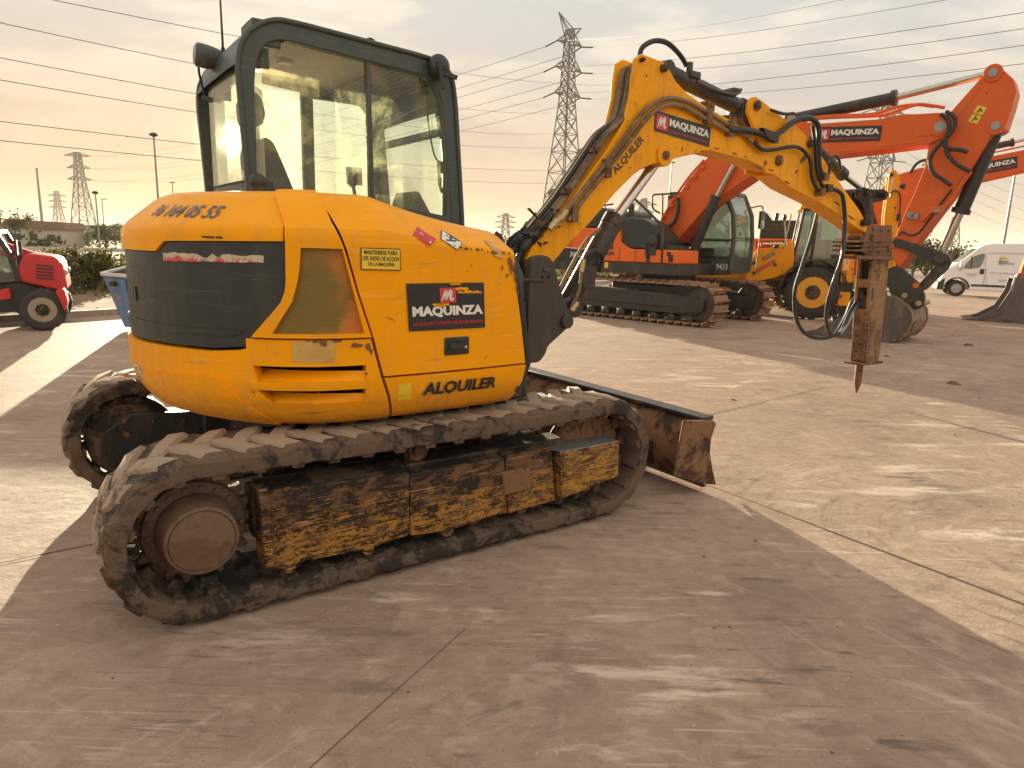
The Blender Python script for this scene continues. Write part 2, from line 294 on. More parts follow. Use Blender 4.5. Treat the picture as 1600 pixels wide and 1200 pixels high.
def concrete():
    m = mat('concrete'); t = NT(m)
    v = t.tc.outputs['Object']
    big = t.noise(.22, 4, .55); mid = t.noise(1.1, 6, .62, dist=.5); fine = t.noise(14, 6, .7); grit = t.noise(160, 3, .6)
    c = t.mix(t.rng(big, .32, .68), (.355, .252, .188), (.425, .310, .232))
    c = t.mix(t.rng(mid, .36, .70, 0, .55), c, (.285, .195, .148))
    c = t.mix(t.rng(fine, .34, .70, 0, .38), c, (.235, .162, .122))
    c = t.mix(t.rng(grit, .55, .75, 0, .30), c, (.5, .38, .29))
    mott = t.noise(7., 8, .78, dist=.4); c = t.mix(t.rng(mott, .52, .66, 0, .42), c, (.20, .143, .110)); c = t.mix(t.rng(mott, .46, .36, 0, .30), c, (.52, .40, .31))
    spk = t.noise(70, 2, .6); c = t.mix(t.rng(spk, .66, .70, 0, .65), c, (.10, .068, .05)); spk2 = t.noise(46, 2, .6, v=t.vec((1, 1, 1), loc=(4, 9, 0))); c = t.mix(t.rng(spk2, .70, .73, 0, .6), c, (.66, .56, .46))
    for j, (rot, sc) in enumerate((((0, 0, .3), (1.2, 34, 1)), ((0, 0, -.8), (1.0, 30, 1)), ((0, 0, 1.3), (1.4, 34, 1)))):      # fine scratches
        q1 = t.noise(1.6, 4, .6, v=t.vec(sc, rot, (j, j * 3, 0)), dist=.6); q2 = t.noise(1.1, 3, .5, v=t.vec((1, 1, 1), loc=(j * 4.4, j * 2.2, 0)))
        c = t.mix(t.m('MULTIPLY', t.m('MULTIPLY', t.rng(q1, .61, .66), t.rng(q2, .47, .58)), .55), c, ((.14, .10, .08), (.64, .53, .43), (.15, .11, .085))[j])
    # sweeping tyre and track scuffs, dark, in two directions
    bl = t.noise(1.7, 5, .62, v=t.vec((1, 1, 1), loc=(9, 4, 0)), dist=.9); bg_ = t.noise(.45, 3, .5, v=t.vec((1, 1, 1), loc=(2, 7, 0)))
    c = t.mix(t.m('MULTIPLY', t.m('MULTIPLY', t.rng(bl, .48, .68), t.rng(bg_, .42, .60)), .62), c, (.185, .140, .112))
    c = t.mix(t.m('MULTIPLY', t.rng(t.noise(3.4, 6, .68, dist=.6), .54, .70), .45), c, (.52, .395, .30))
    for j, (x0, y0, ph) in enumerate(((.6, 1.0, 0.), (-2.4, .4, 2.), (3.2, 3.6, 5.), (1.4, -1.2, 8.))):      # arcs left by turning tracks
        q = t.sep(); dx, dy = t.m('SUBTRACT', q[0], x0), t.m('SUBTRACT', q[1], y0)
        rr_ = t.m('SQRT', t.m('ADD', t.m('MULTIPLY', dx, dx), t.m('MULTIPLY', dy, dy))); an = t.m('ARCTAN2', dy, dx)
        cb = t.n.new("ShaderNodeCombineXYZ"); t.set(cb.inputs[0], t.m('MULTIPLY', rr_, 9.)); t.set(cb.inputs[1], t.m('MULTIPLY', an, 1.6)); cb.inputs[2].default_value = ph
        s = t.noise(1., 5, .68, v=cb.outputs[0], dist=.3); g = t.noise(.9, 3, .55, v=t.vec((1, 1, 1), loc=(j * 5.1, 3 + j * 2.7, 0)))
        fall = t.rng(rr_, .5, 3.2, 1, 0)
        c = t.mix(t.m('MULTIPLY', t.m('MULTIPLY', t.m('MULTIPLY', t.rng(s, .52, .66), t.rng(g, .47, .60)), fall), .75), c, (.14, .108, .09))
        c = t.mix(t.m('MULTIPLY', t.m('MULTIPLY', t.m('MULTIPLY', t.rng(s, .46, .38), t.rng(g, .50, .40)), fall), .5), c, (.60, .48, .38))
    for i, (rot, sc, lo, hi, cc, k, gate) in enumerate((((0, 0, .6), (1.4, 5, 1), .55, .68, (.15, .12, .10), .6, .9), ((0, 0, -1.05), (1.6, 5, 1), .55, .68, (.16, .12, .095), .6, .7),
                                            ((0, 0, .1), (2.6, 10, 1), .56, .67, (.64, .52, .42), .5, .9), ((0, 0, -.5), (1.1, 5, 1), .54, .66, (.72, .60, .49), .65, .5), ((0, 0, .9), (2.4, 14, 1), .56, .66, (.13, .095, .08), .8, 1.3))):
        vv = t.vec(sc, rot, (i * 3.1, i * 1.7, 0))
        wob = t.n.new("ShaderNodeVectorMath"); wob.operation = 'ADD'
        wv = t.n.new("ShaderNodeVectorMath"); wv.operation = 'SCALE'; t.l.new(t.noise(.5, 2, .5, col=True), wv.inputs[0]); wv.inputs['Scale'].default_value = 2.4
        t.l.new(vv, wob.inputs[0]); t.l.new(wv.outputs[0], wob.inputs[1])
        s = t.noise(1.0, 6, .66, v=wob.outputs[0]); g = t.noise(gate, 3, .55, v=t.vec((1, 1, 1), loc=(i * 7.3, 5 - i * 4.1, 0)))
        c = t.mix(t.m('MULTIPLY', t.m('MULTIPLY', t.rng(s, lo, hi), t.rng(g, .48, .62)), k), c, cc)
    # rust-red mud prints and stains
    a = t.noise(2.6, 6, .72, dist=1.0); g = t.noise(.36, 2, .5, v=t.vec((1, 1, 1), loc=(3.4, 8.2, 0)))
    c = t.mix(t.m('MULTIPLY', t.m('MULTIPLY', t.rng(a, .50, .62), t.rng(g, .60, .70)), .7), c, (.34, .15, .075))
    # pits
    p = t.vor(5.5); g2 = t.noise(2.2, 2, .5)
    c = t.mix(t.m('MULTIPLY', t.rng(p, .035, .06, 1, 0), t.rng(g2, .56, .6)), c, (.06, .035, .025))
    h = t.m('ADD', t.m('MULTIPLY', fine, .6), t.m('MULTIPLY', mid, .8))
    r = t.rng(mid, .3, .7, .62, .80)
    t.fin(t.bsdf(c, r, 0, t.bump(t.m('ADD', h, t.m('MULTIPLY', grit, .15)), .6, .014), .14)); return m
concrete()
def terrain():
    m = mat('scrubland'); t = NT(m); a = t.noise(.05, 6, .65); b = t.noise(.8, 5, .65)
    c = t.mix(t.rng(a, .4, .6), (.22, .145, .09), (.13, .105, .045)); c = t.mix(t.rng(b, .4, .65, 0, .7), c, (.10, .085, .035))
    t.fin(t.bsdf(c, .9, 0, t.bump(b, .6, .1), .04)); return m
terrain()
plain('joint', (.10, .068, .05), .9, n=9, amt=.4); plain('kerb stone', (.36, .29, .22), .8, n=10, amt=.3); plain('far hill', (.13, .125, .09), .9, n=.02, amt=.4)
plain('wall plaster', (.55, .49, .42), .85, n=2, amt=.15); plain('roof tile', (.24, .13, .08), .8, n=6, amt=.3); plain('window dark', (.03, .03, .035), .2, n=5, amt=.1); plain('asphalt', (.10, .09, .08), .85, n=8, amt=.2)

# ------------------------------------------------------------------ mesh helpers
def V3(p): return np.asarray(p, float)
class MB:
    def __init__(s): s.v, s.f, s.mi, s.mats = [], [], [], []; s.cur = 0
    def use(s, name):
        if name not in s.mats: s.mats.append(name)
        s.cur = s.mats.index(name); return s
    def add(s, vs, fs):
        b = len(s.v); s.v += [tuple(map(float, p)) for p in vs]
        s.f += [tuple(i + b for i in f) for f in fs]; s.mi += [s.cur] * len(fs); return s
    def loops(s, rings, closed=True, caps=True, wrap=False):
        n = len(rings[0]); vs = [p for r in rings for p in r]; fs = []
        m = len(rings)
        for i in range(m if wrap else m - 1):
            a, b = i * n, ((i + 1) % m) * n
            for j in range(n if closed else n - 1):
                k = (j + 1) % n; fs.append((a + j, a + k, b + k, b + j))
        if caps and not wrap: fs += [tuple(range(n - 1, -1, -1)), tuple(range((m - 1) * n, m * n))]
        return s.add(vs, fs)
    def prism(s, pts, a, b, axis=1, caps=True):
        """pts: 2-D outline; axis 1: pts are (u,z) and a..b is v; axis 0: (v,z), a..b is u; axis 2: (u,v), a..b is z"""
        ar = sum(pts[i][0] * pts[(i + 1) % len(pts)][1] - pts[(i + 1) % len(pts)][0] * pts[i][1] for i in range(len(pts)))
        if (ar < 0) != (axis == 1): pts = pts[::-1]
        if a > b: a, b = b, a
        put = {1: lambda p, q: (p[0], q, p[1]), 0: lambda p, q: (q, p[0], p[1]), 2: lambda p, q: (p[0], p[1], q)}[axis]
        return s.loops([[put(p, a) for p in pts], [put(p, b) for p in pts]], caps=caps)
    def box(s, x0, x1, y0, y1, z0, z1): return s.prism([(x0, y0), (x1, y0), (x1, y1), (x0, y1)], z0, z1, 2)
    def bar(s, p0, p1, w, h, upv=(0, 0, 1)):
        p0, p1 = V3(p0), V3(p1); d = p1 - p0; d /= np.linalg.norm(d)
        a = np.cross(d, V3(upv));
        if np.linalg.norm(a) < 1e-4: a = np.cross(d, V3((1, 0, 0)))
        a /= np.linalg.norm(a); b = np.cross(a, d)
        q = [a * w / 2 + b * h / 2, -a * w / 2 + b * h / 2, -a * w / 2 - b * h / 2, a * w / 2 - b * h / 2]
        return s.loops([[p0 + x for x in q], [p1 + x for x in q]])
    def cyl(s, p0, p1, r0, r1=None, n=20, caps=True):
        return s.tube([p0, p1], [r0, r0 if r1 is None else r1], n, caps)
    def tube(s, path, r, n=8, caps=True):
        P = [V3(p) for p in path]; m = len(P); rr = r if isinstance(r, (list, tuple)) else [r] * m
        T = [(P[min(i + 1, m - 1)] - P[max(i - 1, 0)]) for i in range(m)]; T = [x / (np.linalg.norm(x) + 1e-12) for x in T]
        a = np.cross(T[0], (0, 0, 1.));
        if np.linalg.norm(a) < 1e-3: a = np.cross(T[0], (1., 0, 0))
        a /= np.linalg.norm(a); rings = []
        for i in range(m):
            a = a - T[i] * (a @ T[i]); a /= np.linalg.norm(a); b = np.cross(T[i], a)
            rings.append([P[i] + rr[i] * (math.cos(2 * math.pi * k / n) * a + math.sin(2 * math.pi * k / n) * b) for k in range(n)])
        return s.loops(rings, caps=caps)
    def lathe(s, p, d, prof, n=32, caps=True):
        """prof: list of (radius, distance along d)"""
        p, d = V3(p), V3(d); d = d / np.linalg.norm(d)
        return s.tube([p + d * (h + 1e-5 * i) for i, (r, h) in enumerate(prof)], [max(r, 1e-4) for r, h in prof], n, caps) if all(prof[i + 1][1] > prof[i][1] for i in range(len(prof) - 1)) else s._lathe2(p, d, prof, n, caps)
    def _lathe2(s, p, d, prof, n, caps):
        a = np.cross(d, (0, 0, 1.));
        if np.linalg.norm(a) < 1e-3: a = np.cross(d, (1., 0, 0))
        a /= np.linalg.norm(a); b = np.cross(d, a)
        return s.loops([[p + d * h + max(r, 1e-4) * (math.cos(2 * math.pi * k / n) * a + math.sin(2 * math.pi * k / n) * b) for k in range(n)] for r, h in prof], caps=caps)
    def sphere(s, c, r, n=12, m=8):
        r = V3(r if hasattr(r, '__len__') else (r, r, r)); c = V3(c)
        return s.loops([[c + r * V3((math.sin(max(.02, min(math.pi - .02, math.pi * i / m))) * math.cos(2 * math.pi * k / n), math.sin(max(.02, min(math.pi - .02, math.pi * i / m))) * math.sin(2 * math.pi * k / n), -math.cos(math.pi * i / m))) for k in range(n)] for i in range(m + 1)])
    def quad(s, a, b, c, d): return s.add([a, b, c, d], [(0, 1, 2, 3)])
    def build(s, name, m=None, parent=None, bevel=0., smooth=35, seg=2):
        me = bpy.data.meshes.new(name); me.from_pydata(s.v, [], s.f)
        for x in (s.mats or [m]): me.materials.append(MATS[x])
        if len(s.mats) > 1: me.polygons.foreach_set('material_index', s.mi)
        if smooth:
            me.polygons.foreach_set('use_smooth', [True] * len(me.polygons)); me.set_sharp_from_angle(angle=R(smooth))
        me.update()
        o = bpy.data.objects.new(name, me); col.objects.link(o)
        if parent is not None: o.parent = parent
        if bevel > 0:
            b = o.modifiers.new('bevel', 'BEVEL'); b.width = bevel; b.segments = seg; b.limit_method = 'ANGLE'; b.angle_limit = R(40)
        return o
def tag(o, label, cat, group=None):
    o['label'] = label; o['category'] = cat
    if group: o['group'] = group
    return o
def struct(o, kind='structure'): o['kind'] = kind; return o
def empty(name, loc, rz, label, cat, group=None):
    o = bpy.data.objects.new(name, None); col.objects.link(o); o.location = loc; o.rotation_euler = (0, 0, rz); o.empty_display_size = .3
    return tag(o, label, cat, group)
def smooth_path(pts, n=8):
    P = [V3(p) for p in pts]; P = [2 * P[0] - P[1]] + P + [2 * P[-1] - P[-2]]; o = []
    for i in range(1, len(P) - 2):
        for k in range(n):
            t = k / n; a, b, c, d = P[i - 1:i + 3]
            o.append(.5 * (2 * b + (c - a) * t + (2 * a - 5 * b + 4 * c - d) * t * t + (3 * b - a - 3 * c + d) * t ** 3))
    return o + [P[-2]]
def round_poly(pts, r, n=4):
    o = []; m = len(pts)
    for i in range(m):
        p, a, b = V3(pts[i]), V3(pts[i - 1]), V3(pts[(i + 1) % m])
        rr = r[i] if isinstance(r, (list, tuple)) else r
        la, lb = np.linalg.norm(a - p), np.linalg.norm(b - p); d = min(rr, la * .48, lb * .48)
        if d < 1e-4: o.append(tuple(p)); continue
        s, e = p + (a - p) / la * d, p + (b - p) / lb * d
        for k in range(n + 1):
            t = k / n; o.append(tuple((1 - t) ** 2 * s + 2 * t * (1 - t) * p + t * t * e))
    return o
class Frame:
    """a machine's own axes: u forward, v left, z up; pixel readings of the photo are turned into places on real planes of the machine"""
    def __init__(s, o, ang):
        s.o = V3((o[0], o[1], 0)); s.a = ang
        s.B = np.array([[math.cos(ang), math.sin(ang), 0], [-math.sin(ang), math.cos(ang), 0], [0, 0, 1]])
        s.c = s.B @ (CP - s.o)
    def at(s, px, py, v=None, u=None, z=None):
        d = s.B @ ray(px, py); i, val = (1, v) if v is not None else (0, u) if u is not None else (2, z)
        return s.c + d * (val - s.c[i]) / d[i]
    def uz(s, pts, v): return [(lambda q: (q[0], q[2]))(s.at(*p, v=v)) for p in pts]
    def vz(s, pts, u): return [(lambda q: (q[1], q[2]))(s.at(*p, u=u)) for p in pts]
    def p3(s, pts, v): return [s.at(*p[:2], v=(p[2] if len(p) > 2 else v)) for p in pts]
def ground_at(px, py, z=0.):
    d = ray(px, py); return CP + d * (z - CAM_H) / d[2]
def at_depth(px, py, y):
    d = ray(px, py); return CP + d * y / d[1]

# ---- lettering
_txt = {}
def text_geo(s, bold=.0, shear=0.):
    k = (s, bold, shear)
    if k not in _txt:
        cu = bpy.data.curves.new('t', 'FONT'); cu.body = s; cu.offset = bold; cu.shear = shear; cu.resolution_u = 2
        o = bpy.data.objects.new('t', cu); col.objects.link(o)
        dg = bpy.context.evaluated_depsgraph_get(); me = o.evaluated_get(dg).to_mesh()
        v = np.array([q.co[:2] for q in me.vertices]); f = [tuple(p.vertices) for p in me.polygons]
        o.evaluated_get(dg).to_mesh_clear(); bpy.data.objects.remove(o); bpy.data.curves.remove(cu)
        lo, hi = (np.percentile(v, 3, axis=0), np.percentile(v, 97, axis=0)); sp_ = hi - lo; ok = ((v > lo - sp_ * .3) & (v < hi + sp_ * .3)).all(1); lo, hi = v[ok].min(0), v[ok].max(0); v = np.clip(v, lo, hi); f = [q for q in f if all(ok[i] for i in q)]; _txt[k] = ((v - lo) / (hi - lo), f)
    return _txt[k]
def put(mb, m, verts, faces, fn):
    """flat figure in 0..1 x 0..1 laid on a surface by fn(x, y)"""
    mb.use(m); mb.add([fn(x, y) for x, y in verts], faces)
def sub(fn, x0, y0, x1, y1, lift=0.): return lambda x, y: fn(x0 + (x1 - x0) * x, y0 + (y1 - y0) * y, lift)
SQ = [(0, 0), (1, 0), (1, 1), (0, 1)]
def gridsq(n, m=2):
    return [(i / n, j / m) for j in range(m + 1) for i in range(n + 1)], [(j * (n + 1) + i, j * (n + 1) + i + 1, (j + 1) * (n + 1) + i + 1, (j + 1) * (n + 1) + i) for j in range(m) for i in range(n)]
def plane_fn(c00, c10, c11, c01, nrm):
    """bilinear patch; corners bottom-left, bottom-right, top-right, top-left; nrm: lift direction"""
    c = [V3(x) for x in (c00, c10, c11, c01)]; nr = V3(nrm)
    return lambda x, y, l=0.: c[0] * (1 - x) * (1 - y) + c[1] * x * (1 - y) + c[2] * x * y + c[3] * (1 - x) * y + nr * l
def em_logo(mb, fn, x0, y0, x1, y1):
    """red tile with a white brush-stroke letter m"""
    put(mb, 'decal red', *gridsq(3), sub(fn, x0, y0, x1, y1, .0022))
    P = [(.10, .12), (.30, .62), (.38, .80), (.40, .55), (.36, .22), (.55, .62), (.66, .82), (.70, .70), (.66, .30), (.72, .18), (.88, .30)]
    W = [.03, .07, .08, .08, .06, .07, .08, .08, .07, .06, .02]; sp = smooth_path([(*p, 0) for p in P], 4); wd = np.interp(np.linspace(0, 1, len(sp)), np.linspace(0, 1, len(W)), W)
    vs, fs = [], []
    for i, p in enumerate(sp):
        q = sp[min(i + 1, len(sp) - 1)] - sp[max(i - 1, 0)]; q = np.array([-q[1], q[0]]) / (np.hypot(q[0], q[1]) + 1e-9)
        vs += [tuple(p[:2] + q * wd[i]), tuple(p[:2] - q * wd[i])]
        if i: fs.append((2 * i - 2, 2 * i - 1, 2 * i + 1, 2 * i))
    put(mb, 'decal white', vs, fs, sub(fn, x0, y0, x1, y1, .0036))
def sign_wide(fn, border=True):
    """dark sticker: logo tile at the left, the firm's name, a red line of small print below"""
    mb = MB(); put(mb, 'decal black', *gridsq(8), sub(fn, 0, 0, 1, 1, .001))
    em_logo(mb, fn, .03, .14, .225, .88)
    put(mb, 'decal white', *text_geo('MAQUINZA', .05), sub(fn, .25, .38, .97, .82, .0025))
    put(mb, 'decal red', *text_geo('ALQUILER Y VENTA DE MAQUINARIA', .014), sub(fn, .25, .14, .95, .27, .0025))
    return mb

# ================================================================== GROUND
K0, KD = np.array([-8.55, 14.05]), np.array([.55, .835]); KD = KD / np.hypot(*KD); KN = np.array([-KD[1], KD[0]])
def kpt(a, b): q = K0 + KD * a + KN * b; return q
def sheet(name, pts, z, m, div=0):
    mb = MB(); mb.add([(p[0], p[1], z) for p in pts], [tuple(range(len(pts)))]); return struct(mb.build(name, m, smooth=0))
sheet('terrain', [(-2500, -600), (2500, -600), (2500, 4000), (-2500, 4000)], -.06, 'scrubland')
struct(MB().prism([tuple(kpt(-60, 0)), tuple(kpt(-60, -120)), tuple(kpt(140, -120)), tuple(kpt(140, 0))], -.3, 0, 2).build('concrete_yard', 'concrete', smooth=0))
sheet('dirt_strip', [tuple(kpt(-60, .18)), tuple(kpt(140, .18)), tuple(kpt(140, 6)), tuple(kpt(-60, 6))], -.02, 'dry soil')
mb = MB()
for i in range(70):
    a = -20 + i * 1.2; q = [kpt(a, 0), kpt(a + 1.18, 0), kpt(a + 1.18, .18), kpt(a, .18)]
    mb.prism([tuple(x) for x in q], -.25, .13, 2)
tag(mb.build('kerb', 'kerb stone', bevel=.015), 'pale concrete kerb along the edge of the yard by the dirt strip', 'kerb')
# joints sawn into the slab
mb = MB()
def joint(p, q, wd=.009):
    p, q = V3(p)[:2], V3(q)[:2]; d = q - p; n = np.array([-d[1], d[0]]) / np.hypot(*d)
    k = int(np.hypot(*d) / .5) + 1; vs = []
    for i in range(k + 1):
        c = p + d * i / k + n * rng.normal(0, .004); ww = wd * (.6 + .8 * rng.random())
        vs += [(*(c + n * ww), .004), (*(c - n * ww), .004)]
    mb.add(vs, [(2 * i, 2 * i + 1, 2 * i + 3, 2 * i + 2) for i in range(k)])
A_, B_ = ground_at(1117, 762), ground_at(1600, 945)
dj = (B_ - A_) / np.linalg.norm(B_ - A_); A_ = A_ - dj * 9; B_ = B_ + dj * 4
joint(A_, B_, .005)
nj = np.array([-dj[1], dj[0], 0])
for k in (-5.2, 10.4): joint(A_ + nj * k - dj * 14, B_ + nj * k + dj * 20, .005)
q0, q1 = ground_at(700, 1008), ground_at(512, 1179); joint(q0 + (q0 - q1) * .2, q1 + (q1 - q0) * .5, .0015)
joint(ground_at(1100, 650), ground_at(1290, 605), .006)
joint(ground_at(-60, 892), ground_at(170, 846), .004)
struct(mb.build('slab_joints', 'joint', smooth=0))

# ================================================================== THE YELLOW EXCAVATOR
F = Frame((-.838, 4.41), R(35.1))
EX = empty('excavator', (-.838, 4.41, 0), R(35.1), 'yellow midi excavator on rubber tracks with a black rear panel and a rusty breaker', 'excavator')

# ---- tracks
RC, FC, ZC, RI, RO = -1.354, .95, .385, .285, .385
LS = FC - RC; LA = math.pi * (RO - .05); LT = 2 * LS + 2 * LA
def belt(s, r):
    """place on the belt loop: s along it, r from the wheel centres"""
    s %= LT
    if s < LS: return np.array([FC - s, ZC + r + .012 * -math.sin(math.pi * s / LS)])
    s -= LS
    if s < LA: a = math.pi / 2 + math.pi * s / LA; return np.array([RC + r * math.cos(a), ZC + r * math.sin(a)])
    s -= LA
    if s < LS: return np.array([RC + s, ZC - r])
    s -= LS; a = -math.pi / 2 + math.pi * s / LA; return np.array([FC + r * math.cos(a), ZC + r * math.sin(a)])
def make_track(sd):
    c = sd * .925; o = sd                       # o: outward side
    g = np.random.default_rng(3 if sd < 0 else 5)
    mb = MB(); n = 240; rings = []
    sec = [(-.226, .286), (-.230, .318), (-.226, .350), (-.205, .361), (.205, .361), (.226, .350), (.230, .318), (.226, .286), (.19, .280), (-.19, .280)]
    for i in range(n):
        s = LT * i / n; j = g.normal(0, .003, len(sec))
        w = .005 * math.sin(2 * math.pi * s / (LT / 40)) + g.normal(0, .003)
        ring = []
        for (v, r), q in zip(sec, j):
            p = belt(s, r + q * .7); ring.append((p[0], c + v * (1 + (w / .225 if abs(v) > .2 else 0)), p[1]))
        rings.append(ring)
    mb.use('muddy rubber').loops(rings, wrap=True)
    P = LT / 40
    for k in range(40):
        for row in (0, 1):
            mb.use('dusty skylit lug rubber')
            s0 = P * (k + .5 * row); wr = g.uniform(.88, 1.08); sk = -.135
            a, b = ((.222, -.04) if row == 0 else (-.222, .04))
            a, b = a * o, b * o
            vs = []
            for f_, off, top, dr in ((0, sk, .78, -.022), (.13, sk * .87, .95, -.004), (.55, sk * .42, 1., 0), (.94, 0, .9, -.004), (1, .006, .75, -.02)):
                v = a + (b - a) * f_; hw, tw = .056 * wr, .040 * wr * top; rt = RO + .004 + dr - g.uniform(0, .007)
                for ss, r in ((s0 + off - hw, .350), (s0 + off - tw, rt), (s0 + off + tw * .9, rt - g.uniform(0, .005)), (s0 + off + hw, .350)):
                    p = belt(ss + g.normal(0, .0035), r); vs.append((p[0], c + v + g.normal(0, .003), p[1]))
            q = 4; m_ = 5; fs = [(0, 1, 2, 3), (q * m_ - 1, q * m_ - 2, q * m_ - 3, q * m_ - 4)]
            for i in range(m_ - 1):
                for j in range(3): fs.append((i * q + j, i * q + q + j, i * q + q + j + 1, i * q + j + 1))
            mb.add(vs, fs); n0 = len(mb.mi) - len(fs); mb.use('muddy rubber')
            for kf in (0, 2, 3, 4): mb.mi[n0 + kf] = mb.cur      # the outer ends are coloured dark so the belt's lower edge reads as shaded
        # inner face: guide horns and the ribs between them
        mb.use('muddy rubber')
        for v0, v1, h, hw in ((-.075, -.035, .055, .045), (.035, .075, .055, .045), (.10, .215, .022, .036), (-.215, -.10, .022, .036)):
            vs = []
            for v in (v0, v1):
                for ss, r in ((-hw, .290), (-hw * .7, .286 - h), (hw * .7, .286 - h), (hw, .290)):
                    p = belt(P * (k + .25) + ss, r + g.normal(0, .002)); vs.append((p[0], c + v, p[1]))
            mb.add(vs, [(3, 2, 1, 0), (4, 5, 6, 7), (0, 1, 5, 4), (1, 2, 6, 5), (2, 3, 7, 6)])
    T = mb.build('rubber_track', None, EX, smooth=32, bevel=.006)
    if sd > 0: T.location.x = -.055
    # drive sprocket and motor hub
    mb = MB(); nt_ = 21; pts = []
    for i in range(nt_ * 4):
        a = 2 * math.pi * i / (nt_ * 4); r = (.262, .262, .222, .222)[i % 4]; pts.append((RC + r * math.cos(a), ZC + r * math.sin(a)))
    mb.prism(pts, c - .025, c + .025, 1)
    mb.lathe((RC, c, ZC), (0, o, 0), [(.215, .0), (.215, .05), (.19, .06), (.185, .06)], 40)
    mb.build('drive_sprocket', 'brown hub', T, smooth=30, bevel=.004)
    if sd < 0:
        mb = MB().lathe((RC, c, ZC), (0, o, 0), [(.168, .03), (.168, .10), (.155, .13), (.150, .205), (.143, .213), (.138, .213), (.134, .205), (.131, .210), (.06, .214), (.001, .214)], 48)
        for i in range(18):
            a = 2 * math.pi * i / 18; q = (RC + .19 * math.cos(a), c + o * .05, ZC + .19 * math.sin(a)); mb.cyl(q, (q[0], q[1] + o * .022, q[2]), .012, n=6)
        mb.build('drive_motor_hub', 'brown hub', T, smooth=30)
    iw = MB().lathe((FC - .02, c - .05, ZC), (0, 1, 0), [(.12, -.02), (.24, 0), (.262, .0), (.275, .02), (.275, .08), (.262, .10), (.24, .10), (.12, .12)], 40)
    for i in range(5):
        a = 2 * math.pi * i / 5 + .5; q = (FC - .02 + .17 * math.cos(a), c, ZC + .17 * math.sin(a)); iw.cyl((q[0], c - .07, q[2]), (q[0], c + .07, q[2]), .045, n=16)
    iw.build('idler_wheel', 'rusty steel', T, smooth=30)
    for u in (-.95, -.62, -.29, .04, .37, .66):
        MB().lathe((u, c - .09, .175), (0, 1, 0), [(.05, -.05), (.075, 0), (.085, .01), (.085, .05), (.065, .055), (.065, .125), (.085, .13), (.085, .17), (.075, .18), (.05, .23)], 20).build('bottom_roller', 'dark mud steel', T)
    tu = F.at(658, 720, v=-1.06)[0]
    m2 = MB().cyl((tu, c - .11, .60), (tu, c + .11, .60), .055, n=20).cyl((tu, c + o * .11, .60), (tu, c + o * .13, .60), .035, n=16); m2.bar((tu, c + o * .02, .40), (tu, c + o * .02, .58), .06, .05)
    m2.build('top_roller', 'rusty steel', T, smooth=30)
    return T, c
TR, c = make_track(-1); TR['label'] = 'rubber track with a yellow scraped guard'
# the frame guard of the near track, traced on its own face
vo = -1.115
G1 = F.uz([(408, 770), (640, 738), (640, 836), (560, 862), (470, 878), (445, 892), (418, 886)], vo)
mb = MB().use('track guard paint')
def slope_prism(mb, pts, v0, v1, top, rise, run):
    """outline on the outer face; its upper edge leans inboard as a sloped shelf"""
    mb.prism(pts, v0, v1, 1); mb.use('dark mud steel'); rise *= .4  # shelf coloured dark for the shade in the gap above the guard
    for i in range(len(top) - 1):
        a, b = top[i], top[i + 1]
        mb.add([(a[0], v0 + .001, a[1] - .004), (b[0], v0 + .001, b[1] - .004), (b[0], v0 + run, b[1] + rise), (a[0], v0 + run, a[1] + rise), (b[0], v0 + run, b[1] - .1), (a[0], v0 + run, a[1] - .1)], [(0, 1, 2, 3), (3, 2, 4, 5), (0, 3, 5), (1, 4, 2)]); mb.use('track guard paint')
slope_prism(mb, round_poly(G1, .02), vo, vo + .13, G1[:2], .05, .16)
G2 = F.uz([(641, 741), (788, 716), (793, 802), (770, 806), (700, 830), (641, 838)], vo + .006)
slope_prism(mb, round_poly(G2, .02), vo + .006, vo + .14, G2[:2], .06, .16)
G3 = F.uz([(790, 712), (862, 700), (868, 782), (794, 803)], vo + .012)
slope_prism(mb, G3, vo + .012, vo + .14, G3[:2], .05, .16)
q = F.uz([(404, 765), (420, 760), (430, 886), (415, 889)], vo - .01); mb.prism(q, vo - .012, vo + .13, 1)
for p in ((452, 886), (575, 858), (700, 832)):
    a = F.at(*p, v=vo); mb.cyl((a[0], vo - .012, a[2]), (a[0], vo + .05, a[2]), .030, n=14)
mb.build('track_guard', None, TR, bevel=.006)
mb = MB().use('dark mud steel'); mb.box(-1.12, .70, c - .10, c + .05, .30, .53)
q = F.uz([(785, 738), (829, 730), (831, 764), (788, 775)], vo - .004); mb.use('rusty steel').prism(q, vo - .006, vo + .02, 1)
mb.build('track_frame', None, TR, bevel=.01)
FG = F.uz([(880, 706), (968, 690), (966, 744), (882, 778)], -1.135)
mb = MB().use('front guard paint').prism(FG, -1.135, -1.115, 1)
a, b = FG[0], FG[1]; mb.use('galvanised steel').add([(a[0] - .02, -1.133, a[1] + .002), (b[0], -1.133, b[1] + .002), (b[0] - .02, -.98, b[1] + .012), (a[0] - .13, -.98, a[1] + .012), (a[0] - .02, -1.133, a[1] - .02), (b[0], -1.133, b[1] - .02)], [(0, 1, 2, 3), (0, 4, 5, 1)])
mb.use('front guard paint').prism([(a[0] - .02, a[1]), (a[0] + .0, a[1]), (FG[3][0], FG[3][1]), (FG[3][0] - .02, FG[3][1])], -1.134, -.86, 1)
mb.build('idler_guard', None, TR, bevel=.004)
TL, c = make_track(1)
mb = MB().use('dark mud steel'); mb.box(-1.16, .78, c - .13, c + .12, .27, .49); mb.lathe((RC, c - .03, ZC), (0, -1, 0), [(.262, 0), (.262, .13), (.25, .135), (.001, .137)], 40)  # dark disc added behind the cover to stop sun sparkles through the gap
hexo = [(RC + .235 * math.cos(x), ZC + .235 * math.sin(x)) for x in np.radians((22, 67, 112, 157, 202, 247, 292, 337))]
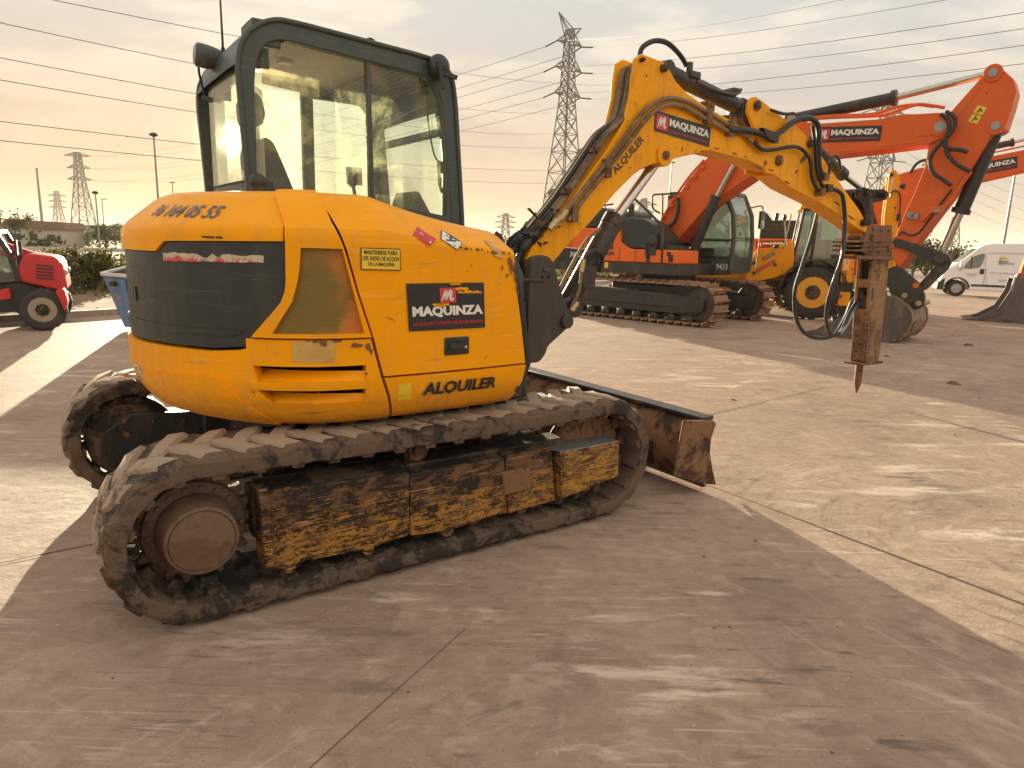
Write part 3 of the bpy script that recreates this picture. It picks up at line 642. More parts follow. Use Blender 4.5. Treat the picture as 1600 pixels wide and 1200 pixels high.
mb.prism(hexo, c - .20, c - .03, 1)
mb.build('track_frame', None, TL, bevel=.01)
mb = MB().use('black steel'); mb.prism([(RC - .10, ZC - .20), (RC + .55, ZC - .17), (RC + .55, ZC + .125), (RC + .0, ZC + .165), (RC - .17, ZC + .06), (RC - .19, ZC - .1)], c - .235, c - .20, 1)
for p in ((-.10, .08), (.12, .10), (.3, .09), (.12, -.13), (-.13, -.05)): mb.cyl((RC + p[0], c - .236, ZC + p[1]), (RC + p[0], c - .25, ZC + p[1]), .014, n=6)
mb.build('motor_cover', None, TL, bevel=.006)
# ---- middle of the undercarriage
mb = MB().use('black steel')
for s in (-1, 1):
    for uu, lo in ((.42, .34), (-.78, .34)): mb.loops([[(uu * .55 - .20, s * .30, .44), (uu * .55 + .20, s * .30, .44), (uu * .55 + .20, s * .30, .66), (uu * .55 - .20, s * .30, .66)], [(uu - .15, s * .82, lo), (uu + .15, s * .82, lo), (uu + .15, s * .82, .52), (uu - .15, s * .82, .52)]])
mb.box(-.62, .42, -.42, .42, .38, .665)
for s in (-1, 1): mb.box(-1.0, .7, s * .70 - .04, s * .70 + .04, .33, .50)
mb.build('undercarriage_frame', None, EX, bevel=.012)
MB().lathe((-.1, 0, .66), (0, 0, 1), [(.56, 0), (.56, .05), (.50, .06), (.50, .15), (.45, .17)], 48).build('slewing_ring', 'dark steel', EX)
MB().cyl((-.1, 0, .76), (-.1, 0, .86), .9, n=40).box(-.75, .52, -.88, .88, .77, .86).build('turntable', 'black steel', EX, bevel=.01)
# ---- dozer blade
EPx = F.uz([(1068, 657), (1112, 656), (1117, 661), (1109, 684), (1107, 706), (1111, 732), (1117, 757), (1088, 754), (1052, 744)], -1.15)
mb = MB().use('blade steel').prism(EPx, -1.165, -1.14, 1)
# mouldboard: a curved plate between the end plates
u0, u1 = EPx[0][0], EPx[1][0]
arc = [(1.93, .53), (1.83, .44), (1.785, .33), (1.78, .22), (1.82, .12), (1.93, .03)]
bk = [(u - .045, z) for u, z in arc][::-1]
mb.use('blade steel').prism(arc + bk, -1.14, 1.14, 1)
mb.prism(EPx, 1.14, 1.165, 1)
mb.use('black steel').prism([(1.82, .515), (1.935, .515), (1.935, .545), (1.82, .54)], -1.14, 1.14, 1)
for v in (-.62, .62): mb.box(1.25, 1.80, v - .06, v + .06, .20, .32)
mb.build('dozer_blade', None, EX, bevel=.006).__setitem__('label', 'rust-brown dozer blade with a steel end plate')
mb = MB().use('black steel')
for v in (-.42, .42): mb.bar((.35, v, .42), (1.75, v, .30), .13, .16)
mb.cyl((.45, 0, .55), (1.05, 0, .50), .055, n=16).cyl((1.05, 0, .5), (1.75, 0, .44), .03, n=12)
mb.tube(smooth_path([(.42, -.35, .60), (.62, -.55, .68), (.86, -.62, .66), (1.0, -.5, .55)], 6), .016, 8)
mb.build('blade_arms', None, EX, bevel=.008)

# ---- bodywork: panels laid on one swept shell
BP = [(-.2 + 1.25 * math.cos(a), 1.25 * math.sin(a)) for a in np.radians(np.linspace(112, 233, 45))]
BP = np.array(BP + [(-.82, -1.068), (-.68, -1.105), (-.5, -1.125), (-.3, -1.13), (0, -1.125), (.4, -1.10)])
bs = np.diff(BP, axis=0); bl = np.hypot(*bs.T); BT = np.r_[0, np.cumsum(bl)]; BT = BT - BT[47]
_tn = np.array([np.array([q[1], -q[0]]) / l for q, l in zip(bs, bl)]); _tn = -_tn
_vn = np.vstack([_tn[:1], (_tn[:-1] + _tn[1:]) / 2, _tn[-1:]]); _vn /= np.hypot(*_vn.T)[:, None]
if _vn[-1][1] > 0: _vn = -_vn
SZ = [.78, .84, .92, 1.0, 1.60, 1.675, 1.705, 1.845, 1.868, 1.878, 1.883, 1.886]
SD = [.13, .06, .015, 0, 0, .0, .012, .180, .235, .34, .60, 1.12]
def kz(t): return 1 + min(max(t, 0), .9) / .9 * .75
def shell(t, z, lift=0.):
    zz = 1.5 + (z - 1.5) * kz(t) if z > 1.5 else z
    d = np.interp(zz, SZ, SD) - lift
    p = np.array([np.interp(t, BT, BP[:, i]) for i in (0, 1)]); n = np.array([np.interp(t, BT, _vn[:, i]) for i in (0, 1)]); n /= np.hypot(*n)
    q = p - n * d; return (q[0], q[1], z + lift * (.6 if zz > 1.75 else 0))
def zof(t, d):
    """height where the shell has come inboard by d"""
    zz = np.interp(d, SD[4:], SZ[4:]); return 1.5 + (zz - 1.5) / kz(t)
def panel(mb, t0, t1, lo, hi, lift=0., thick=.03, dt=.035, rows=12, zs=None):
    """lo, hi: heights as functions (or point lists) of t; makes a closed panel of some thickness"""
    def fn(q):
        if callable(q): return q
        if isinstance(q, (int, float)): return lambda t: q
        xs, ys = zip(*q); return lambda t: float(np.interp(t, xs, ys))
    lo_, hi_ = fn(lo), fn(hi)
    ts = set(np.linspace(t0, t1, max(2, int((t1 - t0) / dt) + 1)))
    for q in (lo, hi):
        if isinstance(q, list): ts |= {x for x, _ in q if t0 < x < t1}
    ts = sorted(ts); ts = [t for i, t in enumerate(ts) if i == 0 or t - ts[i - 1] > 1e-4]
    fr = np.linspace(0, 1, rows + 1) if zs is None else np.array(zs)
    O = [[shell(t, lo_(t) + (hi_(t) - lo_(t)) * f, lift) for f in fr] for t in ts]
    I = [[shell(t, lo_(t) + (hi_(t) - lo_(t)) * f, lift - thick) for f in fr] for t in ts]
    n = len(fr); m = len(ts); vs = [p for r in O for p in r] + [p for r in I for p in r]; b = n * m; fs = []
    for i in range(m - 1):
        for j in range(n - 1):
            a = i * n + j; fs += [(a, a + n, a + n + 1, a + 1), (b + a, b + a + 1, b + a + n + 1, b + a + n)]
        a, e = i * n, i * n + n - 1; fs += [(a, b + a, b + a + n, a + n), (e, e + n, b + e + n, b + e)]
    for j in range(n - 1):
        a = j; fs.append((a, a + 1, b + a + 1, b + a)); a = (m - 1) * n + j; fs.append((a, b + a, b + a + 1, a + 1))
    return mb.add(vs, fs)
def shell_fn(c00, c10, c11, c01):
    return lambda x, y, l=0.: shell(*[(c00[i] * (1 - x) + c10[i] * x) * (1 - y) + (c01[i] * (1 - x) + c11[i] * x) * y for i in (0, 1)], .006 + l)
TL0 = BT[0]; TF = .838
seam = lambda z: float(np.interp(z, (.79, 1.02, 1.214, 1.414, 1.635, 1.75, 1.93), (.066, -.017, -.066, -.13, -.19, -.24, -.33)))
# rear hood (upper yellow shell)
blk_hi = [(TL0, 1.578), (-1.165, 1.578), (-1.09, 1.626), (-.445, 1.640)]
mb = MB().use('yellow paint')
panel(mb, TL0, -.452, [(a, b + .004) for a, b in blk_hi], lambda t: zof(t, .34), 0, .03, zs=[0, .1, .2, .25, .33, .36, .5, .65, .8, .85, .90, .93, .965, 1.0])
t_ = np.linspace(TL0, -.40, 60)          # its lid, running in under the cab
mb.loops([[shell(t, zof(t, d) - .001) for t in t_] for d in (.33, .45, .70, 1.05)], closed=False, caps=False)
HO = mb.build('engine_hood', None, EX, smooth=24)
# black panel
blk_lo = [(TL0, 1.142), (-1.667, 1.142), (-1.125, 1.150), (-.83, 1.152), (-.66, 1.168), (-.64, 1.174), (-.475, 1.372), (-.448, 1.44)]
mb = MB(); panel(mb, TL0, -.449, blk_lo, blk_hi, -.012, .03, rows=14)
BK = mb.build('rear_panel', 'black plastic', EX, smooth=50); BK['label'] = 'matt black plastic rear panel'
mb = MB(); panel(mb, TL0, -.66, [(TL0, 1.205), (-1.1, 1.207), (-.72, 1.215), (-.66, 1.235)], [(TL0, 1.240), (-1.1, 1.240), (-.72, 1.242), (-.66, 1.238)], -.004, .02, rows=3); mb.build('moulded_rib', 'black plastic', BK, smooth=50)
mb = MB(); panel(mb, -1.50, -1.44, 1.33, 1.40, -.006, .02, rows=1); mb.build('panel_latch', 'decal black', BK, smooth=0)
rag = [(-1.112 + i * .0285, 1.537 + .0006 * i + rng.uniform(-.002, .003)) for i in range(21)]; ragt = [(a, 1.582 - rng.uniform(0, .010) - (.016 if 8 < i < 13 and rng.random() < .7 else 0)) for i, (a, b) in enumerate(rag)]
mb = MB(); panel(mb, -1.112, -.545, rag, ragt, -.006, .01, dt=.01, rows=3); mb.build('reflective_strip', 'worn reflector', BK, smooth=0).__setitem__('label', 'scratched red and white reflective strip')
# corner panel with the mesh grille, proud of the hood
def cor_lo(t): return float(np.interp(t, (-.64, -.475, -.448, -.445, -.40), (1.185, 1.385, 1.445, 1.62, 1.62)))
gr = [(-.512, 1.236), (-.418, 1.385), (-.388, 1.498), (-.376, 1.618)]       # left rim of the grille opening
grL = lambda z: float(np.interp(z, [b for a, b in gr], [a for a, b in gr])); grR = lambda z: float(np.interp(z, (1.236, 1.62), (-.108, -.202)))
def strip(mb, zs, ta, tb, lift, thick, nt_=6):
    """panel bounded by t = ta(z) .. tb(z)"""
    O, I = [], []
    for z in zs:
        tt = np.linspace(ta(z), tb(z), nt_); O.append([shell(t, z, lift) for t in tt]); I.append([shell(t, z, lift - thick) for t in tt])
    n, m = nt_, len(zs); vs = [p for r in O for p in r] + [p for r in I for p in r]; b = n * m; fs = []
    for i in range(m - 1):
        for j in range(n - 1): a = i * n + j; fs += [(a, a + 1, a + n + 1, a + n), (b + a, b + a + n, b + a + n + 1, b + a + 1)]
        a, e = i * n, i * n + n - 1; fs += [(a, a + n, b + a + n, b + a), (e, b + e, b + e + n, e + n)]
    for j in range(n - 1):
        fs.append((j, b + j, b + j + 1, j + 1)); a = (m - 1) * n + j; fs.append((a, a + 1, b + a + 1, b + a))
    return mb.add(vs, fs)
bkR = lambda z: float(np.interp(z, (1.20, 1.372, 1.44, 1.64, 1.72, 1.79, 1.868, 1.89), (-.625, -.470, -.444, -.440, -.444, -.50, -.575, -.60)))
sm = lambda z: seam(z) - .008
mb = MB().use('yellow paint'); L_ = .016
strip(mb, np.linspace(1.236, 1.618, 9), bkR, grL, L_, .05)
strip(mb, np.linspace(1.236, 1.618, 9), grR, sm, L_, .05)
strip(mb, np.linspace(1.217, 1.236, 3), bkR, sm, L_, .05, 14)
strip(mb, list(np.linspace(1.618, 1.675, 3)) + list(np.linspace(1.705, 1.845, 6)) + [1.858, 1.868, 1.878], bkR, sm, L_, .05, 12)
tt = np.linspace(-.62, -.335, 12); mb.loops([[shell(t, z, L_) for t in tt] for z in (1.8775, 1.8835, 1.8865)], closed=False, caps=False)
CO = mb.build('corner_panel', None, EX, smooth=24)
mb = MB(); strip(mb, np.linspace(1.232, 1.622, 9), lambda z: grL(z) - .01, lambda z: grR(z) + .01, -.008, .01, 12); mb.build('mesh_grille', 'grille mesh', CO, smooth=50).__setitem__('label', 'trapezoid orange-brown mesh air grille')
# counterweight, with two slanted air slots in its right corner
vt = [(1.086, 1.012, -.612), (.974, .905, -.575)]
def cwz(t): return float(np.interp(t, (TL0, -1.667, -1.125, -.83, -.66, -.64, -.50, -.06), (1.128, 1.128, 1.136, 1.138, 1.154, 1.164, 1.213, 1.213)))
def cwlo(t): return float(np.interp(t, (TL0, -1.5, -.9, -.6, .06), (.83, .83, .80, .79, .79)))
mb = MB().use('yellow paint')
panel(mb, TL0, -.640, cwlo, cwz, .004, .06, rows=14)
e0 = lambda z: seam(z) - .010
inn = -.100
strip(mb, np.linspace(.79, .905, 6), lambda z: -.641, e0, .004, .06, 14)
strip(mb, np.linspace(1.086, 1.208, 5), lambda z: -.641, e0, .004, .06, 14)
strip(mb, np.linspace(.905, 1.086, 8), lambda z: inn, e0, .004, .06, 3)
strip(mb, np.linspace(.974, 1.012, 4), lambda z: -.641, lambda z: inn + .001, .010, .06, 12)
strip(mb, np.linspace(1.012, 1.086, 5), lambda z: -.641, lambda z: -.612 + (1.086 - z) * .25, .004, .06, 3)
strip(mb, np.linspace(.905, .974, 5), lambda z: -.641, lambda z: -.600 + (.974 - z) * .95, .004, .06, 3)
CW = mb.build('counterweight', None, EX, smooth=50)
mb = MB().use('yellow paint')
for a, b, l in vt:      # sloping floors inside the slots: deep at the rear, meeting the skin at the front
    ts = np.linspace(-.645, -.085, 12); rr = []
    for z in np.linspace(b - .01, b + (a - b) * .60, 9): rr.append([shell(t, z, .004 - .010 - .17 * (1 - (t + .645) / .56) ** .6 * max(0, (z - b + .01) / (a - b + .02)) ** 1.1) for t in ts])
    mb.loops(rr, closed=False, caps=False)
mb.build('air_slot', None, CW, smooth=50)
mb = MB().use('yellow paint'); panel(mb, -1.36, -.55, [(-1.36, .80), (-.55, .78)], [(-1.36, .985), (-1.30, 1.0), (-.86, 1.03), (-.80, 1.02), (-.60, .835), (-.55, .79)], .016, .02, rows=6, dt=.02); mb.build('moulded_step', None, CW, smooth=40)
# faded label on the counterweight corner, grey plate at its left end
mb = MB(); put(mb, 'faded label', *gridsq(6), shell_fn((-.43, 1.108), (-.245, 1.103), (-.241, 1.200), (-.427, 1.202))); mb.build('faded_sticker', None, CW).__setitem__('label', 'bleached yellow sticker')
mb = MB(); fn = shell_fn((-1.52, .90), (-1.44, .90), (-1.44, 1.0), (-1.52, 1.0)); put(mb, 'white trim', *gridsq(2), fn)
for i in range(5): put(mb, 'decal black', SQ, [(0, 1, 2, 3)], sub(fn, .1, .1 + .17 * i, .5 + .08 * (i % 3), .16 + .17 * i, .002))
mb.build('data_label', None, CW)
# paint loss along the counterweight edge: bare patches with shapes of their own
def chips(mb, spots, m='rusty steel', lift=.0065):
    for t, z, a, b in spots:
        n = 11; ph = rng.uniform(0, 6.28, n); vs = [(t + a * (.6 + .6 * rng.random()) * math.cos(2 * math.pi * i / n), z + b * (.5 + .7 * rng.random()) * math.sin(2 * math.pi * i / n)) for i in range(n)]
        mb.use(m); mb.add([shell(x, y, lift) for x, y in vs], [tuple(range(n))])
mb = MB(); chips(mb, [(-.33, 1.203, .018, .010), (-.29, 1.196, .022, .020), (-.225, 1.205, .014, .008), (-.24, 1.203, .02, .007), (-.36, 1.207, .01, .006), (-.14, 1.178, .032, .012), (-.155, 1.186, .014, .012), (-.09, 1.175, .012, .024), (-.075, 1.15, .008, .02), (-.10, 1.045, .007, .009), (-.62, .96, .006, .007), (-.32, .965, .005, .004)]); mb.build('bare_patch', None, CW)
# phone number on the hood, two dashes
mb = MB(); fn = shell_fn((-1.30, 1.745), (-.80, 1.735), (-.79, 1.792), (-1.31, 1.800))
put(mb, 'decal blue', *text_geo('96 164 05 55', .014, .16), fn)
mb.build('phone_number', None, HO)
for a, b in ((-.838, -.772), (-.765, -.73)): mb = MB(); put(mb, 'decal black', SQ, [(0, 1, 2, 3)], sub(shell_fn((a, 1.650), (b, 1.648), (b, 1.656), (a, 1.658)), 0, 0, 1, 1)); mb.build('hood_slot', None, HO)
# side door and lower skirt
mb = MB().use('yellow paint')
sf = lambda z: float(np.interp(z, (1.0, 1.25, 1.45, 1.6, 1.72, 1.8), (.838, .795, .752, .735, .735, .70)))
strip(mb, list(np.linspace(1.026, 1.602, 14)), lambda z: seam(z) + .006, sf, 0, .035, 26)
t_ = np.linspace(-.335, .735, 30)
rr = []
rr.append([shell(seam(1.602) + .006 + (.735 - seam(1.602) - .006) * f, 1.602) for f in np.linspace(0, 1, 30)])
for d in (.0004, .006, .012, .05, .095, .14, .18, .205, .235, .28, .34, .42, .7, 1.05): rr.append([(lambda q: shell(q, zof(q, d)))(ts0 + (.735 - ts0) * f) for ts0 in [seam(zof(-.2, d)) + (.006 if d < .1 else -.012)] for f in np.linspace(0, 1, 30)])
mb.loops(rr, closed=False, caps=False)
SDR = mb.build('side_door', None, EX, smooth=24)
mb = MB().use('yellow paint'); strip(mb, np.linspace(.795, 1.016, 8), lambda z: seam(z) + .006, lambda z: float(np.interp(z, (.79, .85, 1.02), (.80, .815, .838))), .003, .04, 24); SK = mb.build('side_skirt', None, EX, smooth=50)
mb = MB().use('black plastic')      # body behind the gaps, and the front end of the engine bay
ts = np.linspace(TL0, .80, 70); rr = [[shell(t, z, lf) for t in ts] for z, lf in ((.84, -.26), (1.195, -.26), (1.205, -.06), (1.5, -.05), (1.66, -.05), (1.80, -.05), (1.88, -.05))]; mb.loops(rr, closed=False, caps=False)
mb.prism([(-1.08, .86), (-.33, .86), (-.33, 1.72), (-.95, 1.64), (-1.06, 1.5)], .30, .335, 0)
sp = [(.735, 1.70), (.752, 1.45), (.795, 1.25), (.838, 1.02), (.82, .86)]
mb.loops([[(lambda q: (q[0] + dx, q[1] + .01, q[2]))(shell(t, z, 0)) for t, z in sp] for dx in (.0, .035)], closed=False, caps=False)
mb.build('engine_bay', None, EX, smooth=50)
# door seal at the front edge
mb = MB().tube([(lambda q: (q[0] + .022, q[1] + .02, q[2]))(shell(t, z, .0)) for t, z in [(.72, 1.71)] + sp], .022, 8); mb.build('rubber_seal', 'rubber', EX)
fn = shell_fn((.115, 1.236), (.552, 1.236), (.538, 1.466), (.101, 1.464))
mb = MB(); put(mb, 'decal black', *gridsq(10), sub(fn, 0, 0, 1, 1)); em_logo(mb, fn, .40, .58, .61, .90)
put(mb, 'decal white', *text_geo('MAQUINZA', .05), sub(fn, .05, .27, .97, .52, .0025)); put(mb, 'decal red', *text_geo('ALQUILER Y VENTA DE MAQUINARIA', .014), sub(fn, .05, .10, .97, .185, .0025))
def rag_band(x0, x1, y, h, n=16):
    xs = np.linspace(x0, x1, n); up = [(x, y + h * (.3 + .7 * rng.random()) * (0 if i in (0, n - 1) else 1)) for i, x in enumerate(xs)]; dn = [(x, y - h * (.2 + .8 * rng.random()) * (0 if i in (0, n - 1) else 1)) for i, x in enumerate(xs)]
    vs = up + dn; return vs, [(i, i + 1, n + i + 1, n + i) for i in range(n - 1)]
for a in ((.62, .93, .80, .035), (.60, .78, .87, .05), (.64, .97, .79, .028), (.30, .52, .55, .035), (.36, .46, .53, .05), (.53, .68, .975, .025)): put(mb, 'yellow paint', *rag_band(*a), sub(fn, 0, 0, 1, 1, .0040))
mb.build('company_sticker', None, SDR).__setitem__('label', 'black torn sticker with the white name and red logo')
fn = shell_fn((-.118, 1.527), (.073, 1.524), (.072, 1.624), (-.118, 1.626))
mb = MB(); put(mb, 'decal black', *gridsq(6), sub(fn, 0, 0, 1, 1)); put(mb, 'decal yellow', *gridsq(6), sub(fn, .022, .04, .978, .96, .0012))
for i, s in enumerate(('MANTENERSE FUERA', 'DEL RADIO DE ACCION', 'DE LA MAQUINA')): put(mb, 'decal black', *text_geo(s, .018), sub(fn, (.08, .06, .18)[i], .70 - .27 * i, (.92, .95, .84)[i], .90 - .27 * i, .0028))
mb.build('warning_sticker', None, SDR)
fn = shell_fn((.222, 1.639), (.272, 1.676), (.202, 1.728), (.144, 1.690)); mb = MB(); put(mb, 'decal red', *gridsq(4), sub(fn, 0, 0, 1, 1))
put(mb, 'decal white', [(.62 + .12 * math.cos(a) * (1 if i % 2 else .8), .70 + .10 * math.sin(a)) for i, a in enumerate(np.linspace(0, 5, 12))] + [(.62 + .07 * math.cos(a), .70 + .06 * math.sin(a)) for a in np.linspace(5, 0, 12)], [tuple(range(24))], sub(fn, 0, 0, 1, 1, .003)); put(mb, 'decal white', [(.2, .1), (.5, .1), (.35, .22)], [(0, 1, 2)], sub(fn, 0, 0, 1, 1, .003)); mb.build('red_sticker', None, SDR)
fn = shell_fn((.376, 1.624), (.424, 1.665), (.345, 1.718), (.298, 1.674)); mb = MB(); put(mb, 'decal black', *gridsq(4), sub(fn, 0, 0, 1, 1)); put(mb, 'decal white', *gridsq(4), sub(fn, .06, .04, .94, .96, .0015))
for a in (((.25, .2), (.75, .75), (.68, .8), (.2, .28)), ((.2, .7), (.3, .78), (.8, .3), (.7, .25)), ((.45, .45), (.9, .5), (.9, .58), (.45, .6))): put(mb, 'decal black', list(a), [(0, 1, 2, 3)], sub(fn, 0, 0, 1, 1, .003))
mb.build('hazard_sticker', None, SDR)
mb = MB(); put(mb, 'faded label', *gridsq(4), shell_fn((.60, 1.60), (.66, 1.585), (.645, 1.665), (.59, 1.675))); mb.build('faded_sticker', None, SDR)
mb = MB(); chips(mb, [(.40 + .032 * i + rng.normal(0, .006), 1.638 - .0028 * i + rng.normal(0, .004), rng.uniform(.006, .02), rng.uniform(.003, .008)) for i in range(10)] + [(.70, 1.575, .012, .022), (.715, 1.545, .012, .045), (.74, 1.49, .008, .035), (.755, 1.445, .006, .03), (.69, 1.50, .008, .012), (.655, 1.54, .006, .015), (.46, 1.55, .006, .004), (.44, 1.525, .004, .003), (.765, 1.41, .005, .02), (.735, 1.535, .01, .03)]); mb.build('bare_patch', None, SDR)
mb = MB(); g = np.random.default_rng(21)
def scratch(mb, t, z, L, an, m):
    n = 7; up = []; dn = []
    for i in range(n):
        f = i / (n - 1) - .5; w_ = .0016 * (1 - abs(2 * f)) * g.uniform(.5, 1.6) + .0003; x, y = t + L * f * math.cos(an), z + L * f * math.sin(an) + g.normal(0, .0012); up.append(shell(x, y + w_, .0075)); dn.append(shell(x, y - w_, .0075))
    mb.use(m); mb.add(up + dn, [(i, n + i, n + i + 1, i + 1) for i in range(n - 1)])
for t, z, L, an, m in ((.05, 1.40, .12, .3, 'faded label'), (.22, 1.56, .16, .1, 'faded label'), (.60, 1.35, .09, 1.2, 'faded label'), (.02, 1.30, .07, -.5, 'rusty steel'), (.66, 1.20, .10, .2, 'faded label'), (.25, 1.09, .14, .05, 'faded label'), (.56, 1.08, .05, .8, 'rusty steel'), (-.02, 1.50, .06, .9, 'faded label'), (.64, 1.47, .08, -.4, 'faded label')): scratch(mb, t, z, L, an, m)
mb.build('paint_scratch', None, SDR)
mb = MB()
for t, z, L, an, m in ((-.9, 1.08, .20, .02, 'faded label'), (-.75, .93, .14, .1, 'faded label'), (-1.1, .95, .12, -.1, 'faded label'), (-.35, .86, .16, .05, 'rusty steel'), (-.2, .87, .08, .3, 'faded label'), (-.5, 1.15, .07, -.3, 'faded label')): scratch(mb, t, z, L, an, m)
mb.build('paint_scratch', None, CW)
fn = shell_fn((.192, .898), (.635, .898), (.625, .972), (.182, .978)); mb = MB(); put(mb, 'decal black', *text_geo('ALQUILER', .038, .22), sub(fn, 0, 0, 1, 1, .010)); mb.build('hire_lettering', None, SK)
mb = MB(); put(mb, 'faded yellow label', *gridsq(3), shell_fn((.069, .892), (.138, .892), (.126, .982), (.058, .982))); mb.build('faded_sticker', None, SK)
mb = MB(); panel(mb, .311, .455, 1.105, 1.195, .010, .02, rows=2); LT_ = mb.build('door_latch', 'black plastic', SDR, bevel=.008)
mb = MB().use('decal black'); panel(mb, .325, .442, 1.118, 1.182, .0125, .004, rows=1); mb.use('black steel'); panel(mb, .335, .415, 1.135, 1.168, .018, .01, rows=1); q = shell(.425, 1.145, .012); mb.use('chrome').cyl(q, (q[0], q[1] - .012, q[2]), .009, n=12); mb.build('latch_lever', None, LT_)

# ---- cab
CV, CW_, CU0, CU1 = .12, 1.30, -.76, .58           # right face, left face, rear, front
oc = F.uz([(388, 292), (371, 110), (373, 75), (386, 50), (408, 36), (432, 30), (470, 38), (660, 88), (692, 99), (706, 122), (711, 160), (722, 345)], CV)
oc = [(oc[0][0] - .01, 1.55)] + oc[:-1] + [(oc[-1][0], oc[-1][1] - .02), (oc[-1][0] + .01, 1.55)]
ic = F.uz([(402, 296), (397, 128), (401, 90), (416, 66), (438, 62), (470, 68), (570, 94), (660, 117), (680, 130), (691, 156), (706, 340)], CV)
ic = [(ic[0][0], 1.66)] + ic + [(ic[-1][0], 1.66)]
OC = round_poly(oc, [0] + [.12] * (len(oc) - 2) + [0], 4); IC = round_poly(ic, [.03] + [.10] * (len(ic) - 2) + [.03], 4)
def ring_at(v, pts): return [(p[0], v, p[1]) for p in pts]
def resample(p, n):
    p = np.array(p + [p[0]]); d = np.r_[0, np.cumsum(np.hypot(*np.diff(p, axis=0).T))]; s = np.linspace(0, d[-1], n, endpoint=False); return [(float(np.interp(x, d, p[:, 0])), float(np.interp(x, d, p[:, 1]))) for x in s]
def frame_ring(mb, outer, inner, a, b, axis=1, n=120):
    """a flat frame: outline with an opening, between planes a and b"""
    O = resample(outer, n); c = np.mean(inner, axis=0)
    # match inner points by direction from the middle so that the faces stay clean
    I = np.array(resample(inner, 400)); ia = np.arctan2(I[:, 1] - c[1], I[:, 0] - c[0]); res = []
    for p in O:
        an = math.atan2(p[1] - c[1], p[0] - c[0]); k = np.argmin(np.abs((ia - an + math.pi) % (2 * math.pi) - math.pi)); res.append(tuple(I[k]))
    put3 = (lambda p, q: (p[0], q, p[1])) if axis == 1 else (lambda p, q: (q, p[0], p[1]))
    return mb.loops([[put3(p, a) for p in O], [put3(p, b) for p in O], [put3(p, b) for p in res], [put3(p, a) for p in res]], wrap=True)
mb = MB().use('cab paint'); frame_ring(mb, OC, IC, CV - .005, CV + .07)
pl = F.uz([(573, 92), (579, 94), (586, 312), (579, 312)], CV); mb.prism(pl, CV + .002, CV + .05, 1)
fz = F.uz([(470, 296), (722, 338), (724, 360), (470, 325)], CV); mb.prism([(-.5, 1.55), (.60, 1.55), (.60, 1.83), (.30, 1.87), (-.5, 1.905)], CV + .001, CV + .05, 1)
# a raised edge along the outside of the frame
mb.tube([(p[0], CV - .008, p[1]) for p in OC[1:-1]], .016, 8)
CAB = mb.build('cab', None, EX, bevel=.006, smooth=40); CAB['label'] = 'dark grey-green cab with dusty glass'
# roof skin and the walls behind the near frame
top = [p for p in OC if p[1] > 2.3]
rz = lambda u: float(np.interp(u, [p[0] for p in sorted(top)], [p[1] for p in sorted(top)]))
us = np.linspace(min(p[0] for p in top) + .002, max(p[0] for p in top) - .002, 30)
roof = [(u, max(rz(u), 2.35)) for u in us]
mb = MB().use('cab paint')
mb.loops([[(u, v, z - dz) for u, z in roof] for v, dz in ((CV, .004), (CV + .06, -.012), (.35, -.02), (.9, -.02), (CW_ - .06, -.012), (CW_, .004))], closed=False, caps=False)
uh = [(u, z) for u, z in roof if -.60 < u < .50]
mb.use('headliner').loops([[(u, v, z - .075) for u, z in uh] for v in (CV + .05, CW_ - .03)], closed=False, caps=False)
for i in range(9): mb.use('cab interior').box(.08 + i * .045, .095 + i * .045, CV + .08, CW_ - .06, rz(.2) - .098 - .10 * (.08 + i * .045 - .0) - .0, rz(.2) - .09 - .10 * (.08 + i * .045))
mb.use('white trim').box(-.42, -.34, .62, .70, rz(-.4) - .10, rz(-.4) - .085)
mb.build('roof', None, CAB, smooth=40)
# left wall: door, its window and the quarter windows
ml = [(p[0], p[1]) for p in OC]
dw = F.uz([(487, 152), (560, 168), (574, 178), (577, 308), (489, 300)], CW_); dw = round_poly(dw, .03)
qw = F.uz([(392, 90), (455, 120), (455, 296), (392, 296)], CW_)
fw = F.uz([(590, 135), (612, 140), (612, 306), (592, 304)], CW_)
mb = MB().use('cab paint'); frame_ring(mb, OC, round_poly([(CU0 + .06, 1.70), (CU0 + .06, 2.66), (-.45, 2.76), (.40, 2.70), (.52, 2.5), (.52, 1.70)], .05), CW_ - .05, CW_)
a, b = min(p[0] for p in dw), max(p[0] for p in dw); zt = max(p[1] for p in dw); zb = min(p[1] for p in dw)
mb.box(a - .085, a - .0, CW_ - .06, CW_ - .005, 1.62, 2.76); mb.box(b, b + .05, CW_ - .06, CW_ - .005, 1.62, 2.74); mb.box(a, b, CW_ - .055, CW_ - .008, zt - .012, 2.74); mb.box(a, b, CW_ - .055, CW_ - .008, 1.62, zb)
mb.use('cab interior').box(CU0 + .03, CU1, CW_ - .05, CW_ - .01, 1.5, 1.72)
mb.build('door_side', None, CAB, bevel=.004)
mb = MB(); mb.quad((a, CW_ - .03, zb), (b, CW_ - .03, zb), (b, CW_ - .03, zt), (a, CW_ - .03, zt)); mb.build('door_window', 'clean glass', CAB, smooth=0)
mb = MB(); mb.quad((CU0 + .05, CW_ - .03, 1.70), (a - .08, CW_ - .03, 1.70), (a - .08, CW_ - .03, 2.72), (CU0 + .05, CW_ - .03, 2.72)); mb.quad((b + .045, CW_ - .03, 1.70), (.53, CW_ - .03, 1.70), (.53, CW_ - .03, 2.70), (b + .045, CW_ - .03, 2.70)); mb.build('quarter_window', 'dusty glass', CAB, smooth=0)
fn = plane_fn(F.at(542, 288, v=CW_ - .035), F.at(566, 290, v=CW_ - .035), F.at(566, 262, v=CW_ - .035), F.at(540, 260, v=CW_ - .035), (0, -1, 0)); mb = MB(); put(mb, 'white trim', *gridsq(2), fn)
